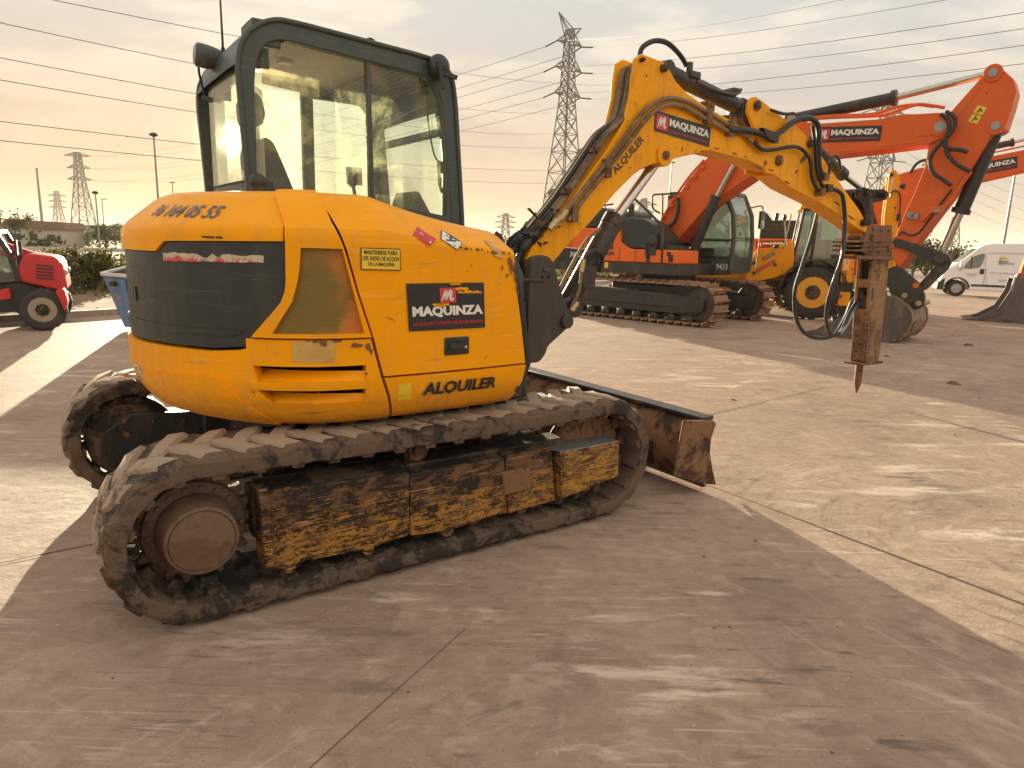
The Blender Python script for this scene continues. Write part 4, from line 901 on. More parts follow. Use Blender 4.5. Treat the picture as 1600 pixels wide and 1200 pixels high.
for x in (.3, .65): put(mb, 'decal black', [(x - .1, .5), (x + .1, .5), (x, .75)], [(0, 1, 2)], sub(fn, 0, 0, 1, 1, .002)); put(mb, 'decal yellow', [(x - .06, .53), (x + .06, .53), (x, .68)], [(0, 1, 2)], sub(fn, 0, 0, 1, 1, .004))
mb.build('safety_label', None, CAB)
# front
mb = MB().use('cab paint')
frame_ring(mb, [(CV, 1.5), (CW_, 1.5), (CW_, 2.70), (CV, 2.70)], round_poly([(CV + .07, 1.70), (CW_ - .06, 1.70), (CW_ - .06, 2.60), (CV + .07, 2.60)], .06), CU1 - .06, CU1, 0)
mb.box(CU1 - .05, CU1 - .01, CV + .05, CW_ - .05, 2.38, 2.43)
mb.bar((.50, CV + .10, 2.62), (.50, CW_ - .1, 2.56), .03, .03); mb.build('front_frame', None, CAB, bevel=.006)
mb = MB(); mb.quad((CU1 - .03, CV + .05, 1.68), (CU1 - .03, CW_ - .05, 1.68), (CU1 - .03, CW_ - .05, 2.62), (CU1 - .03, CV + .05, 2.62)); mb.build('windscreen', 'clean glass', CAB, smooth=0)
mb = MB().use('hose rubber').tube(smooth_path([F.at(668, 122, v=CV + .12), F.at(668, 180, v=CV + .12), F.at(678, 240, v=CV + .12), F.at(690, 256, v=CV + .12)], 5), .006, 6)
mb.use('cab interior').tube([F.at(683, 175, v=CV + .1), F.at(692, 225, v=CV + .1), F.at(695, 250, v=CV + .1)], .016, 6)
for p in ((691, 262), (696, 285)): q = F.at(*p, v=CV + .1); mb.box(q[0] - .03, q[0] + .03, q[1] - .02, q[1] + .02, q[2] - .035, q[2] + .035)
mb.tube(smooth_path([F.at(688, 252, v=CV + .09), F.at(686, 285, v=CV + .09), F.at(695, 312, v=CV + .09)], 5), .008, 6); mb.build('wiper_gear', None, CAB)
# rear: curved glass
rp = [(CU0 + .10, CV + .02), (CU0 + .035, CV + .05), (CU0, CV + .12), (CU0 - .015, .65), (CU0 - .01, 1.05), (CU0 + .05, CW_ - .06), (CU0 + .16, CW_)]
rp = [tuple(p) for p in smooth_path([(*p, 0) for p in rp], 5)]
mb = MB().use('cab paint')
for z0, z1 in ((1.5, 1.985), (2.60, 2.71)): mb.loops([[(u - .004, v, z) for u, v, _ in rp] for z in (z0, z1)], closed=False, caps=False); mb.loops([[(u + .03, v, z) for u, v, _ in rp] for z in (z1, z0)], closed=False, caps=False)
mb.loops([[(u - .004, v, 2.71) for u, v, _ in rp], [(u + .12, v, 2.76) for u, v, _ in rp], [(u + .2, v, 2.79) for u, v, _ in rp]], closed=False, caps=False)
mb.build('rear_wall', None, CAB, smooth=40)
mb = MB(); mb.loops([[(u, v, z) for u, v, _ in rp[1:-1]] for z in np.linspace(1.985, 2.60, 6)], closed=False, caps=False); mb.build('rear_window', 'rear dusty glass', CAB, smooth=60).__setitem__('label', 'dust-filmed rear window')
mb = MB(); mb.loops([[(u - .006, v, z) for u, v, _ in rp[1:-1]] for z in (1.975, 1.99)], closed=False, caps=False); mb.loops([[(u - .006, v, z) for u, v, _ in rp[1:-1]] for z in (2.595, 2.612)], closed=False, caps=False); mb.build('window_seal', 'rubber', CAB)
# near side panes
pb = F.at(576, 200, v=CV)[0]
mb = MB(); pane = [p for p in IC if p[0] < pb] + [(pb, 2.70), (pb, 1.66)]; mb.add([(p[0], CV + .03, p[1]) for p in pane], [tuple(range(len(pane)))]); mb.build('side_window', 'side glass', CAB, smooth=0)
mb = MB(); pane = [(pb, 1.66), (pb, 2.70)] + [p for p in IC if p[0] > pb]; mb.add([(p[0], CV + .036, p[1]) for p in pane], [tuple(range(len(pane)))]); mb.build('side_window', 'side glass', CAB, smooth=0)
# seat, levers, floor
mb = MB().use('seat fabric')
def pad(pts, v0, v1): mb.prism(round_poly(pts, .04), v0, v1, 1)
sb = [(-.60, 1.55), (-.63, 2.20), (-.60, 2.28), (-.53, 2.26), (-.46, 2.10), (-.34, 1.80), (-.28, 1.55)]
pad(sb, .46, .92); pad([(-.66, 2.36), (-.67, 2.50), (-.63, 2.56), (-.57, 2.53), (-.54, 2.42), (-.58, 2.34)], .54, .80); mb.box(-.63, -.59, .60, .64, 2.2, 2.42); mb.box(-.63, -.59, .72, .76, 2.2, 2.42); pad([(-.5, 1.5), (-.5, 1.66), (.0, 1.68), (.05, 1.5)], .42, .92); pad([(-.30, 1.62), (-.38, 1.84), (-.05, 1.86), (.0, 1.62)], .34, .40)
mb.build('seat', None, CAB, bevel=.03, smooth=60)
mb = MB().use('cab interior'); mb.box(CU0 + .02, CU1 - .02, CV + .03, CW_ - .03, 1.46, 1.52); mb.prism([(.30, 1.5), (.27, 1.78), (.34, 2.0), (.38, 2.0), (.52, 1.78), (.52, 1.5)], .25, .55, 1); mb.cyl((-.02, .34, 1.8), (-.06, .34, 2.02), .012).sphere((-.062, .34, 2.05), (.035, .03, .05)); mb.build('console', None, CAB, bevel=.008)
# on the outside: work light with its lead, beacon bracket, aerial, mirror, exhaust stub
q = F.at(322, 85, u=CU0 - .06)
mb = MB().use('cab paint').lathe(q + V3((.10, 0, -.02)), (-1, .15, .1), [(.02, 0), (.06, .02), (.072, .09), (.074, .15), (.066, .16)], 16)
mb.use('lamp grey').lathe(q + V3((-.058, .025, -.004)), (-1, .15, .1), [(.064, 0), (.05, .012), (.001, .016)], 16, False)
mb.use('cab paint').bar(q + V3((.05, 0, -.05)), q + V3((.16, -.10, -.12)), .03, .02)
p0 = q + V3((.0, .08, -.04)); mb.use('hose rubber').tube(smooth_path([p0, p0 + V3((-.02, .06, -.02)), p0 + V3((0, .10, -.10)), p0 + V3((.02, .08, -.20)), p0 + V3((.06, .0, -.22))], 5), .008, 6); mb.use('black plastic').bar(p0 + V3((.0, .09, -.19)), p0 + V3((.08, -.02, -.22)), .025, .025)
mb.build('work_light', None, CAB, smooth=40)
q = F.at(349, 88, u=CU0 + .02); t1 = F.at(343.5, -12, u=CU0 + .02); mb = MB().cyl(q + V3((0, 0, -.1)), q + V3((0, 0, .05)), .016, .012, 8); mb.cyl(q, t1, .008, .005, 8); mb.use('hose rubber').cyl(q + V3((-.02, .05, -.05)), q + V3((.12, -.06, .02)), .03, n=10)
mb.mats[0:0] = [] ; mb.build('aerial', 'cab paint' if not mb.mats else None, CAB)
mb = MB().use('cab paint'); q = F.at(365, 70, u=CU0 + .1); mb.box(q[0] - .06, q[0] + .10, CV + .01, CV + .25, q[2] - .14, q[2] + .0); mb.build('roof_bracket', None, CAB, bevel=.01)
q = F.at(684, 98, v=CV - .05); mb = MB().use('black plastic').sphere(q + V3((.01, 0, -.02)), (.075, .05, .075), 14, 10); mb.bar(q + V3((.0, -.03, -.06)), q + V3((.10, -.08, -.09)), .025, .025); mb.bar(q + V3((-.02, -.03, 0)), q + V3((.02, -.04, -.16)), .05, .02); mb.build('camera_pod', None, CAB, smooth=50)
q = F.at(579, 72, v=CV); MB().tube([q + V3((.03 * math.cos(a), 0, .02 + .022 * math.sin(a))) for a in np.linspace(0, math.pi, 8)], .007, 6).build('lifting_eye', 'cab paint', CAB)
q = F.at(403, 285, v=CV - .16); mb = MB().use('black steel').cyl((q[0], q[1], 1.75), (q[0], q[1], q[2]), .045, n=16); mb.sphere(q, (.05, .05, .05), 14, 8); mb.build('exhaust_stub', None, CAB, smooth=50)

# ---- swing bracket
KV0, KV1 = -.24, .30                 # outer faces of the two cheek plates
kb = F.uz([(829, 408), (835, 402), (848, 398), (860, 402), (867, 414), (873, 440), (880, 463), (889, 486), (892, 503), (886, 514), (878, 521), (856, 541), (853, 553), (843, 566), (823, 568), (825, 520), (826, 470)], KV0)
mb = MB().use('dark steel'); kb = round_poly(kb, .03)
mb.prism(kb, KV0, KV0 + .07, 1); mb.prism(kb, KV1 - .07, KV1, 1)
c0 = F.at(838, 500, v=KV0); mb.prism([(.62, .95), (c0[0] + .02, .95), (c0[0] + .02, 1.25), (.62, 1.35)], KV0 + .02, KV1 - .02, 1); mb.cyl((.72, .03, .86), (.72, .03, 1.42), .16, n=24)
p1 = F.at(884, 502, v=KV0); mb.cyl((p1[0], KV0 - .03, p1[2]), (p1[0], KV1 + .02, p1[2]), .052, n=20)
p2 = F.at(852, 420, v=KV0); mb.cyl((p2[0], KV0 - .008, p2[2]), (p2[0], KV1 + .008, p2[2]), .024, n=16)
for p in ((848, 432), (858, 432)): q = F.at(*p, v=KV0); mb.cyl((q[0], KV0 - .02, q[2]), (q[0], KV0, q[2]), .012, n=6)
mb.bar(F.at(806, 437, v=KV0 - .01), F.at(852, 438, v=KV0 - .01), .012, .02); mb.build('swing_bracket', None, EX, bevel=.008).__setitem__('label', 'dark greasy swing bracket at the foot of the boom')
# ---- boom
B0, B1 = -.11, .12
bo = F.uz([(846, 432), (868, 406), (885, 385), (920, 350), (962, 301), (990, 273), (1004, 263), (1021, 256), (1037, 254), (1056, 247), (1078, 242), (1109, 235), (1172, 251), (1193, 262), (1194, 246), (1176, 212), (1146, 190), (1105, 168), (1074, 146), (1056, 127), (1045, 107), (1037, 97), (1003, 84), (993, 91), (988, 120), (986, 147), (976, 190), (955, 225), (930, 260), (885, 326), (832, 385), (822, 405), (826, 425)], B0)
ear = 21
mb = MB().use('yellow boom paint')
# main box below, two ear plates above it
ex = F.uz([(1056, 127), (1045, 107), (1037, 97), (1003, 84), (993, 91), (988, 120), (986, 147), (976, 190), (1010, 178), (1060, 158), (1090, 160)], B0)
lo = bo[:19] + F.uz([(1085, 158), (1056, 150), (1020, 152), (990, 168), (976, 190)], B0) + bo[27:]
mb.prism(lo, B0 + .012, B1 - .012, 1)
mb.prism(bo, B0, B0 + .03, 1); mb.prism(bo, B1 - .03, B1, 1)
q = F.at(1037, 243, v=B0); mb.cyl((q[0], B0 - .02, q[2]), (q[0], B1 + .02, q[2]), .085, n=24)
q = F.at(1209, 252, v=B0); P_AP = q
mb.prism(round_poly(F.uz([(1150, 205), (1180, 215), (1222, 240), (1222, 262), (1205, 268), (1180, 262)], B0 + .04), .03), B0 + .05, B1 - .05, 1)
BOOM = mb.build('boom', None, EX, bevel=.007, smooth=40)
mb = MB().use('rusty steel')
for p, r in (((1037, 243), .034), ((1035, 107), .030), ((1001, 94), .016)): q = F.at(*p, v=B0); mb.cyl((q[0], B0 - .035, q[2]), (q[0], B0 + .0, q[2]), r, n=16); mb.cyl((q[0], B0 - .045, q[2]), (q[0], B0 - .035, q[2]), r * .6, n=6)
mb.build('pivot_pin', None, BOOM)
# rust and bare patches on the side of the boom
mb = MB().use('rusty steel')
def fpatch(frame_v, cx_, cy_, rx, ry, rot, n=12):
    vs = []
    for i in range(n):
        a = 2 * math.pi * i / n; k = .55 + .6 * rng.random(); x, y = rx * k * math.cos(a), ry * k * math.sin(a)
        vs.append(F.at(cx_ + x * math.cos(rot) - y * math.sin(rot), cy_ + x * math.sin(rot) + y * math.cos(rot), v=frame_v - .0022))
    mb.add(vs, [tuple(range(n))])
for a in ((1066, 233, 1.5, 5, .3), (1185, 262, 6, 3, .4), (1148, 240, 5, 1.6, .25), (1098, 236, 5, 1.2, -.1), (905, 350, 3, 1.2, -.8), (1120, 232, 6, 1.2, .2), (985, 262, 2, 1, -.6), (1010, 118, 1.4, 2.4, .1), (1165, 245, 3, 1.5, .3)): fpatch(B0, *a)
mb.build('bare_patch', None, BOOM)
fn = plane_fn(F.at(1021.5, 204, v=B0 - .002), F.at(1108, 230, v=B0 - .002), F.at(1111, 199, v=B0 - .002), F.at(1024, 172, v=B0 - .002), (0, -1, 0)); sign_wide(fn).build('company_sticker', None, BOOM).__setitem__('label', 'dark sticker with the firm name on the boom')
fn = plane_fn(F.at(962, 278, v=B0 - .002), F.at(1011, 220, v=B0 - .002), F.at(1002, 208, v=B0 - .002), F.at(953, 267, v=B0 - .002), (0, -1, 0)); mb = MB(); put(mb, 'decal black', *text_geo('ALQUILER', .03, .1), sub(fn, .03, .08, .97, .95)); mb.build('hire_lettering', None, BOOM)
# two steel pipes along the near side, with clamps
mb = MB().use('pipe steel')
for k in (0, 1):
    d = k * .055
    pth = [(878, 340), (900, 310), (944, 258), (975, 217), (1000, 181), (1022, 161), (1046, 153), (1072, 158), (1100, 172), (1144, 197), (1180, 203)] if k == 0 else [(888, 345), (908, 317), (951, 262), (982, 223), (1008, 188), (1028, 170), (1048, 163), (1070, 168), (1098, 183), (1140, 206), (1160, 209), (1175, 222), (1190, 234)]
    mb.tube(smooth_path([F.at(*p, v=B0 - .03) for p in pth], 6), .0165, 10)
for p in ((896, 332, .05), (948, 262, .05), (1106, 181, .045), (1140, 200, .045)):
    q = F.at(*p[:2], v=B0 - .025); mb.use('rusty steel').box(q[0] - .028, q[0] + .028, B0 - .055, B0, q[2] - p[2] - .02, q[2] + p[2] + .01)
for p in ((1104, 164), (1110, 168), (1136, 186), (1144, 190)): q = F.at(*p, v=B0 + .05); mb.box(q[0] - .02, q[0] + .02, B0 + .02, B0 + .1, q[2] - .03, q[2] + .03)
mb.build('side_pipe', None, BOOM, smooth=40)
# the bundle of pipes and hoses on top of the boom
mb = MB()
tops = [(826, 392), (850, 362), (885, 318), (930, 252), (955, 215), (973, 180), (983, 145), (990, 105), (997, 95)]
def on_top(p, off, lift): q = F.at(*p, v=B0); n_ = np.array([-.82, 0, .57]) if p[1] > 200 else np.array([-.97, 0, .2]); return q + n_ * lift + V3((0, off, 0))
for i, (off, r, lf, mm) in enumerate(((.03, .015, .022, 'pipe steel'), (.07, .013, .020, 'pipe steel'), (.105, .016, .024, 'pipe steel'), (.15, .013, .02, 'pipe steel'), (.19, .015, .028, 'pipe steel'), (.23, .014, .024, 'pipe steel'), (.13, .018, .055, 'hose rubber'), (.20, .016, .045, 'pipe steel'))):
    mb.use(mm).tube(smooth_path([on_top(p, off * .8 + rng.normal(0, .005), lf if p[1] > 190 else -.045) for p in (tops if i not in (0, 3) else tops[:6])], 5), r, 8)
for p in ((855, 357), (895, 305), (940, 240)):
    a = on_top(p, -.01, .045); mb.use('rusty steel').bar(a, a + V3((0, .23, .0)), .05, .022, (-.8, 0, .6)); mb.cyl(a + V3((0, .03, 0)), a + V3((-.03, .03, .025)), .012, n=6)
mb.bar(on_top((858, 350), .06, .05), on_top((848, 345), .02, .14), .02, .008)
mb.build('hose_bundle', None, BOOM, smooth=40)
# torn protective sleeves and dirty hoses where the bundle dives to the foot
mb = MB(); g = np.random.default_rng(11)
for i in range(9):
    off = .0 + .025 * i; a = [on_top(p, off + g.normal(0, .012), .03 + g.normal(.01, .012)) for p in ((872, 340), (850, 365), (826, 388))] + [F.at(808 + g.normal(0, 4), 400 + g.normal(0, 5), v=B0 + off), F.at(806 + g.normal(0, 4), 428, v=B0 + off), F.at(820, 452, v=B0 + off)]
    mb.use(('hose rubber', 'dark mud steel', 'dark mud steel')[i % 3]).tube(smooth_path(a, 5), [.018 + .006 * g.random() for _ in range(len(smooth_path(a, 5)))], 8)
for i in range(90):
    p = (g.uniform(800, 880), 0); x = p[0]; y = np.interp(x, (798, 830, 880), (392, 372, 345)) + g.normal(0, 7); c_ = F.at(x, y, v=B0 + g.uniform(-.03, .25)); d = g.normal(0, .028, (4, 3)); mb.use('dark mud steel').add([c_ + q for q in d], [(0, 1, 2), (0, 2, 3), (0, 1, 3), (1, 2, 3)])
for p in ((864, 352), (870, 348), (880, 338)): a = F.at(*p, v=B0 - .045); mb.use('brass').cyl(a + V3((-.03, 0, -.03)), a + V3((.03, 0, .04)), .024, n=6)
mb.build('torn_sleeve', None, BOOM, smooth=40)
# looping hose at the top
mb = MB(); mb.tube(smooth_path([F.at(999, 90, v=.05), F.at(1004, 74, v=.04), F.at(1022, 64, v=.03), F.at(1042, 67, v=.03), F.at(1060, 83, v=.03), F.at(1071, 100, v=.03), F.at(1076, 116, v=.03)], 6), .020, 10); mb.build('loop_hose', 'hose rubber', BOOM)
# ---- cylinders
def ram(name, a, b, c, rb, rr, parent, m='black steel', cap=1.18):
    """barrel a..b, rod b..c"""
    a, b, c = V3(a), V3(b), V3(c); d = (b - a) / np.linalg.norm(b - a); mb = MB().use(m)
    mb.lathe(a, d, [(rb * .8, 0), (rb, .02), (rb, np.linalg.norm(b - a) - .10), (rb * cap, np.linalg.norm(b - a) - .095), (rb * cap, np.linalg.norm(b - a) - .01), (rb * .9, np.linalg.norm(b - a))], 24)
    mb.cyl(a + V3((0, -rb * 1.2, 0)), a + V3((0, rb * 1.2, 0)), rb * 1.0, n=16)
    o = mb.build(name, None, parent, smooth=40); mb = MB().cyl(b - d * .05, c, rr, n=16); mb.build('piston_rod', 'chrome', o); return o
mid = (B0 + B1) / 2
bc = ram('boom_cylinder', F.at(886, 478, v=mid), F.at(962, 338, v=mid), F.at(1026, 252, v=mid), .082, .042, EX, cap=1.06)
mb = MB().use('pipe steel').tube(smooth_path([F.at(873, 455, v=mid - .13), F.at(893, 415, v=mid - .13), F.at(915, 378, v=mid - .12), F.at(938, 356, v=mid - .10)], 6), .014, 8)
mb.tube(smooth_path([F.at(893, 480, v=mid - .12), F.at(905, 452, v=mid - .13), F.at(910, 418, v=mid - .13), F.at(918, 395, v=mid - .12), F.at(935, 396, v=mid - .1)], 6), .013, 8)
mb.use('hose rubber').tube(smooth_path([F.at(912, 415, v=mid - .13), F.at(918, 398, v=mid - .14), F.at(930, 392, v=mid - .14), F.at(941, 402, v=mid - .13), F.at(936, 425, v=mid - .1)], 6), .014, 8)
mb.use('brass').cyl(F.at(908, 425, v=mid - .13), F.at(912, 405, v=mid - .13), .022, n=6).cyl(F.at(893, 486, v=mid - .14), F.at(902, 473, v=mid - .14), .02, n=6)
q = F.at(916, 432, v=mid - .08); mb.use('black steel').box(q[0] - .06, q[0] + .06, q[1] - .04, q[1] + .04, q[2] - .08, q[2] + .08); mb.build('cylinder_pipes', None, bc, smooth=40)
dc = ram('dipper_cylinder', F.at(1035, 110, v=mid), F.at(1166, 173, v=mid), F.at(1178, 176, v=mid), .066, .05, EX, cap=1.25)
mb = MB().use('black steel'); mb.prism(round_poly(F.uz([(1150, 166), (1174, 158), (1180, 200), (1160, 206), (1148, 184)], mid), .02), mid - .075, mid + .075, 1); q = F.at(1076, 118, v=mid); mb.cyl(q + V3((0, 0, -.03)), q + V3((0, 0, .10)), .03, n=12); mb.box(q[0] - .06, q[0] + .06, mid - .08, mid + .08, q[2] - .03, q[2] + .02)
mb.tube(smooth_path([F.at(1088, 128, v=mid - .07), F.at(1120, 142, v=mid - .075), F.at(1146, 148, v=mid - .07), F.at(1158, 140, v=mid - .05)], 5), .016, 8); mb.prism(F.uz([(1128, 141), (1148, 136), (1160, 139), (1158, 146), (1140, 152)], mid - .05), mid - .05, mid, 1)
mb.build('cylinder_head', None, dc, bevel=.006)
# ---- dipper arm
A0, A1 = -.105, .115
ao = F.uz([(1168, 176), (1169, 162), (1175, 152), (1181, 151), (1190, 157), (1226, 186), (1246, 198), (1268, 222), (1300, 268), (1322, 300), (1344, 330), (1357, 358), (1357, 366), (1340, 357), (1298, 327), (1278, 315), (1234, 293), (1210, 273), (1196, 270), (1192, 250), (1184, 216)], A0)
mb = MB().use('yellow boom paint')
mb.prism(ao[5:18] + F.uz([(1212, 230)], A0), A0 + .01, A1 - .01, 1); mb.prism(ao, A0 - .004, A0 + .03, 1); mb.prism(ao, A1 - .03, A1, 1)
ARM = mb.build('dipper_arm', None, EX, bevel=.007, smooth=40)
mb = MB().use('rusty steel')
for p, r in (((1181, 165), .040), ((1215, 251), .046), ((1263, 225), .036)): q = F.at(*p, v=A0); mb.cyl((q[0], A0 - .03, q[2]), (q[0], A1 + .03, q[2]), r, n=18); mb.cyl((q[0], A0 - .045, q[2]), (q[0], A0 - .03, q[2]), r * .55, n=6)
mb.build('pivot_pin', None, ARM)
mb = MB().use('rusty steel')
for a in ((1255, 248, 10, 4, -1.0), (1245, 268, 4, 2, -.9), (1196, 255, 3, 6, 0), (1206, 266, 5, 2, .3), (1330, 340, 8, 2, .6), (1290, 300, 5, 1.4, .5), (1348, 352, 5, 3, .6), (1308, 318, 7, 1.6, .5), (1230, 285, 6, 1.4, .5), (1222, 208, 2, 1, 0)): fpatch(A0 - .004, *a)
mb.build('bare_patch', None, ARM)
ram('bucket_cylinder', F.at(1262, 222, v=mid), F.at(1318, 274, v=mid), F.at(1352, 300, v=mid), .055, .028, EX, cap=1.2)
# hoses on the arm
mb = MB(); hv = A0 - .05
for pth, r, mm in (([(1140, 203), (1165, 204), (1185, 208), (1205, 213), (1222, 204), (1240, 190), (1258, 184), (1272, 188), (1279, 202), (1279, 235), (1280, 262), (1287, 278)], .026, 'hose rubber'),
                   ([(1178, 222), (1190, 233), (1206, 234), (1240, 229), (1256, 236), (1266, 252), (1268, 275), (1275, 293), (1282, 298)], .017, 'hose rubber'),
                   ([(1270, 195), (1274, 230), (1276, 262), (1285, 290), (1296, 296)], .017, 'hose rubber'),
                   ([(1296, 272), (1297, 254), (1304, 243), (1311, 250), (1313, 264)], .013, 'hose rubber'), ([(1205, 172), (1225, 178), (1240, 177)], .014, 'hose rubber')):
    mb.use(mm).tube(smooth_path([F.at(*p, v=hv) for p in pth], 6), r, 9)
for p in ((1288, 276), (1283, 300), (1294, 294)): q = F.at(*p, v=hv); mb.use('rusty steel').box(q[0] - .035, q[0] + .035, q[1] - .03, q[1] + .05, q[2] - .035, q[2] + .035)
q = F.at(1205, 216, v=hv); mb.use('hose rubber').prism(F.uz([(1188, 200), (1208, 208), (1216, 206), (1210, 224), (1196, 216)], hv), hv - .03, hv + .02, 1)
mb.build('arm_hoses', None, ARM, smooth=40)
# ---- breaker and its bracket
mb = MB().use('dark mud steel')
def fp(pts, v0, v1, r=.02): mb.prism(round_poly(F.uz(pts, v0), r), v0, v1, 1)
fp([(1342, 297), (1352, 292), (1362, 300), (1366, 330), (1372, 350), (1356, 352), (1350, 325), (1341, 310)], A0 - .02, A0 + .03)
fp([(1342, 297), (1352, 292), (1362, 300), (1366, 330), (1372, 350), (1356, 352), (1350, 325), (1341, 310)], A1 - .03, A1 + .02)
fp([(1330, 303), (1338, 296), (1384, 296), (1386, 312), (1362, 318), (1352, 334), (1342, 336), (1332, 320)], A0 + .04, A1 - .02)
for p in ((1350, 300), (1378, 304), (1346, 348)): q = F.at(*p, v=A0); mb.cyl((q[0], A0 - .05, q[2]), (q[0], A1 + .05, q[2]), .035, n=14)
mb.build('tipping_link', None, EX, bevel=.006)
mb = MB().use('rusty steel'); k0, k1 = A0 - .012, A1 + .0
fp([(1357, 352), (1394, 352), (1394, 400), (1390, 404), (1360, 403), (1345, 392), (1352, 370)], k0, k0 + .04); fp([(1357, 352), (1394, 352), (1394, 400), (1390, 404), (1360, 403), (1345, 392), (1352, 370)], k1 - .04, k1)
fp([(1350, 376), (1392, 372), (1392, 402), (1356, 402)], k0 + .04, k1 - .04); fp([(1338, 399), (1397, 401), (1397, 406), (1338, 405)], k0 - .03, k1 + .03, .005)
for p in ((1362, 372), (1388, 388)): q = F.at(*p, v=k0); mb.cyl((q[0], k0 - .03, q[2]), (q[0], k1 + .03, q[2]), .036, n=14)
for y0, y1 in ((377, 379.5), (383, 386), (390, 393)): mb.prism(F.uz([(1336, y0), (1392, y0 - 2), (1392, y1 - 2), (1336, y1)], k0 - .012), k0 - .014, k1 + .01, 1)
mb.use('dark mud steel').prism(F.uz([(1341, 379), (1360, 378), (1360, 398), (1343, 398)], k0), k0 + .06, k1 - .06, 1)
mb.use('rusty steel')
for p in ((1364, 358), (1376, 360), (1388, 360), (1372, 394), (1390, 376)): q = F.at(*p, v=k0); mb.cyl((q[0], k0 - .02, q[2]), (q[0], k0 + .01, q[2]), .016, n=6)
for p in ((1344, 403), (1352, 403), (1366, 404), (1380, 404), (1392, 404)): q = F.at(*p, v=k0 - .02); mb.cyl((q[0], k0 - .02, q[2] - .03), (q[0], k0 - .02, q[2] + .03), .013, n=6)
mb.build('breaker_bracket', None, EX, bevel=.006)
mb = MB().use('breaker paint'); s0, s1 = -.09, .085
side = [(1364, 406), (1390, 405), (1388, 425), (1374, 560), (1371, 568), (1352, 568), (1354, 540), (1358, 470)]
mb.prism(round_poly(F.uz(side, s0), .02), s0, s0 + .035, 1); mb.prism(round_poly(F.uz(side, s0), .02), s1 - .035, s1, 1)
q0, q1 = F.at(1362, 412, v=s0), F.at(1350, 566, v=s0)
d0 = q0[0] + .0; d1 = q1[0] + .0
rear = [[(d0 + .03, s0 + .012, q0[2]), (d0 + .03, s1 - .012, q0[2]), (d0 + .0, s1 - .012, q0[2]), (d0 + .0, s0 + .012, q0[2])], [(d1 + .03, s0 + .012, q1[2]), (d1 + .03, s1 - .012, q1[2]), (d1 + .0, s1 - .012, q1[2]), (d1 + .0, s0 + .012, q1[2])]]
def lerp_ring(t): return [tuple(V3(a) * (1 - t) + V3(b) * t) for a, b in zip(*rear)]
for t0_, t1_ in ((.155, .24), (.46, 1.0)): mb.loops([lerp_ring(t0_), lerp_ring(t1_)])
mb.use('dark mud steel').prism([(d0 + .06, q0[2]), (d0 + .20, q0[2]), (d1 + .20, q1[2]), (d1 + .06, q1[2])], s0 + .04, s1 - .04, 1)
for t_ in (.33, .30): p = V3(lerp_ring(t_)[3]); mb.cyl(p + V3((0, .08, 0)), p + V3((.1, .08, 0)), .025, n=12)
for t_, o_ in ((.74, .09), (.82, .06), (.82, .12), (.90, .09)): p = V3(lerp_ring(t_)[3]); mb.use('decal black').cyl(p + V3((-.003, o_, 0)), p + V3((.02, o_, 0)), .016, n=10)
mb.use('decal black').prism(F.uz([(1363, 450), (1366, 450), (1364, 470), (1361, 470)], s0 - .002), s0 - .003, s0 + .01, 1)
fpz = F.at(1345, 568, v=s0)[2]; mb.use('rusty steel').box(d1 - .06, F.at(1373, 568, v=s0)[0] + .04, s0 - .03, s1 + .03, fpz - .025, fpz)
BRK = mb.build('hydraulic_breaker', None, EX, bevel=.005); BRK['label'] = 'rusty hydraulic breaker hanging from the arm'
tp = F.at(1338, 614, v=.03); ux = d1 + .14
MB().lathe((ux, .03, fpz - .02), (tp[0] - ux, tp[1] - .03, tp[2] - fpz + .02), [(.042, 0), (.042, .21), (.036, .27), (.006, np.linalg.norm(tp - V3((ux, .03, fpz - .02))))], 18).build('chisel', 'rusty steel', BRK)
mb = MB()
for pth, r, mm in (([(1290, 292, hv), (1312, 300, hv), (1318, 315, hv), (1320, 350, hv), (1316, 400, hv - .05), (1303, 440, hv - .05), (1293, 475, hv - .02), (1291, 505, 0), (1300, 524, .05), (1315, 515, .06), (1328, 488, .06), (1342, 465, .06)], .021, 'hose rubber'),
                   ([(1282, 300, .22), (1278, 330, .22), (1268, 370, .22), (1252, 420, .2), (1242, 455, .2), (1243, 492, .2), (1254, 517, .18), (1275, 528, .15), (1302, 524, .14), (1320, 498, .13), (1332, 470, .12), (1342, 462, .12)], .021, 'hose rubber'),
                   ([(1312, 521, .04), (1324, 505, .055), (1334, 482, .06), (1346, 466, .07)], .024, 'galvanised steel')):
    mb.use(mm).tube(smooth_path([F.at(p[0], p[1], v=p[2]) for p in pth], 6), r, 9)
mb.build('breaker_hose', None, BRK, smooth=40)

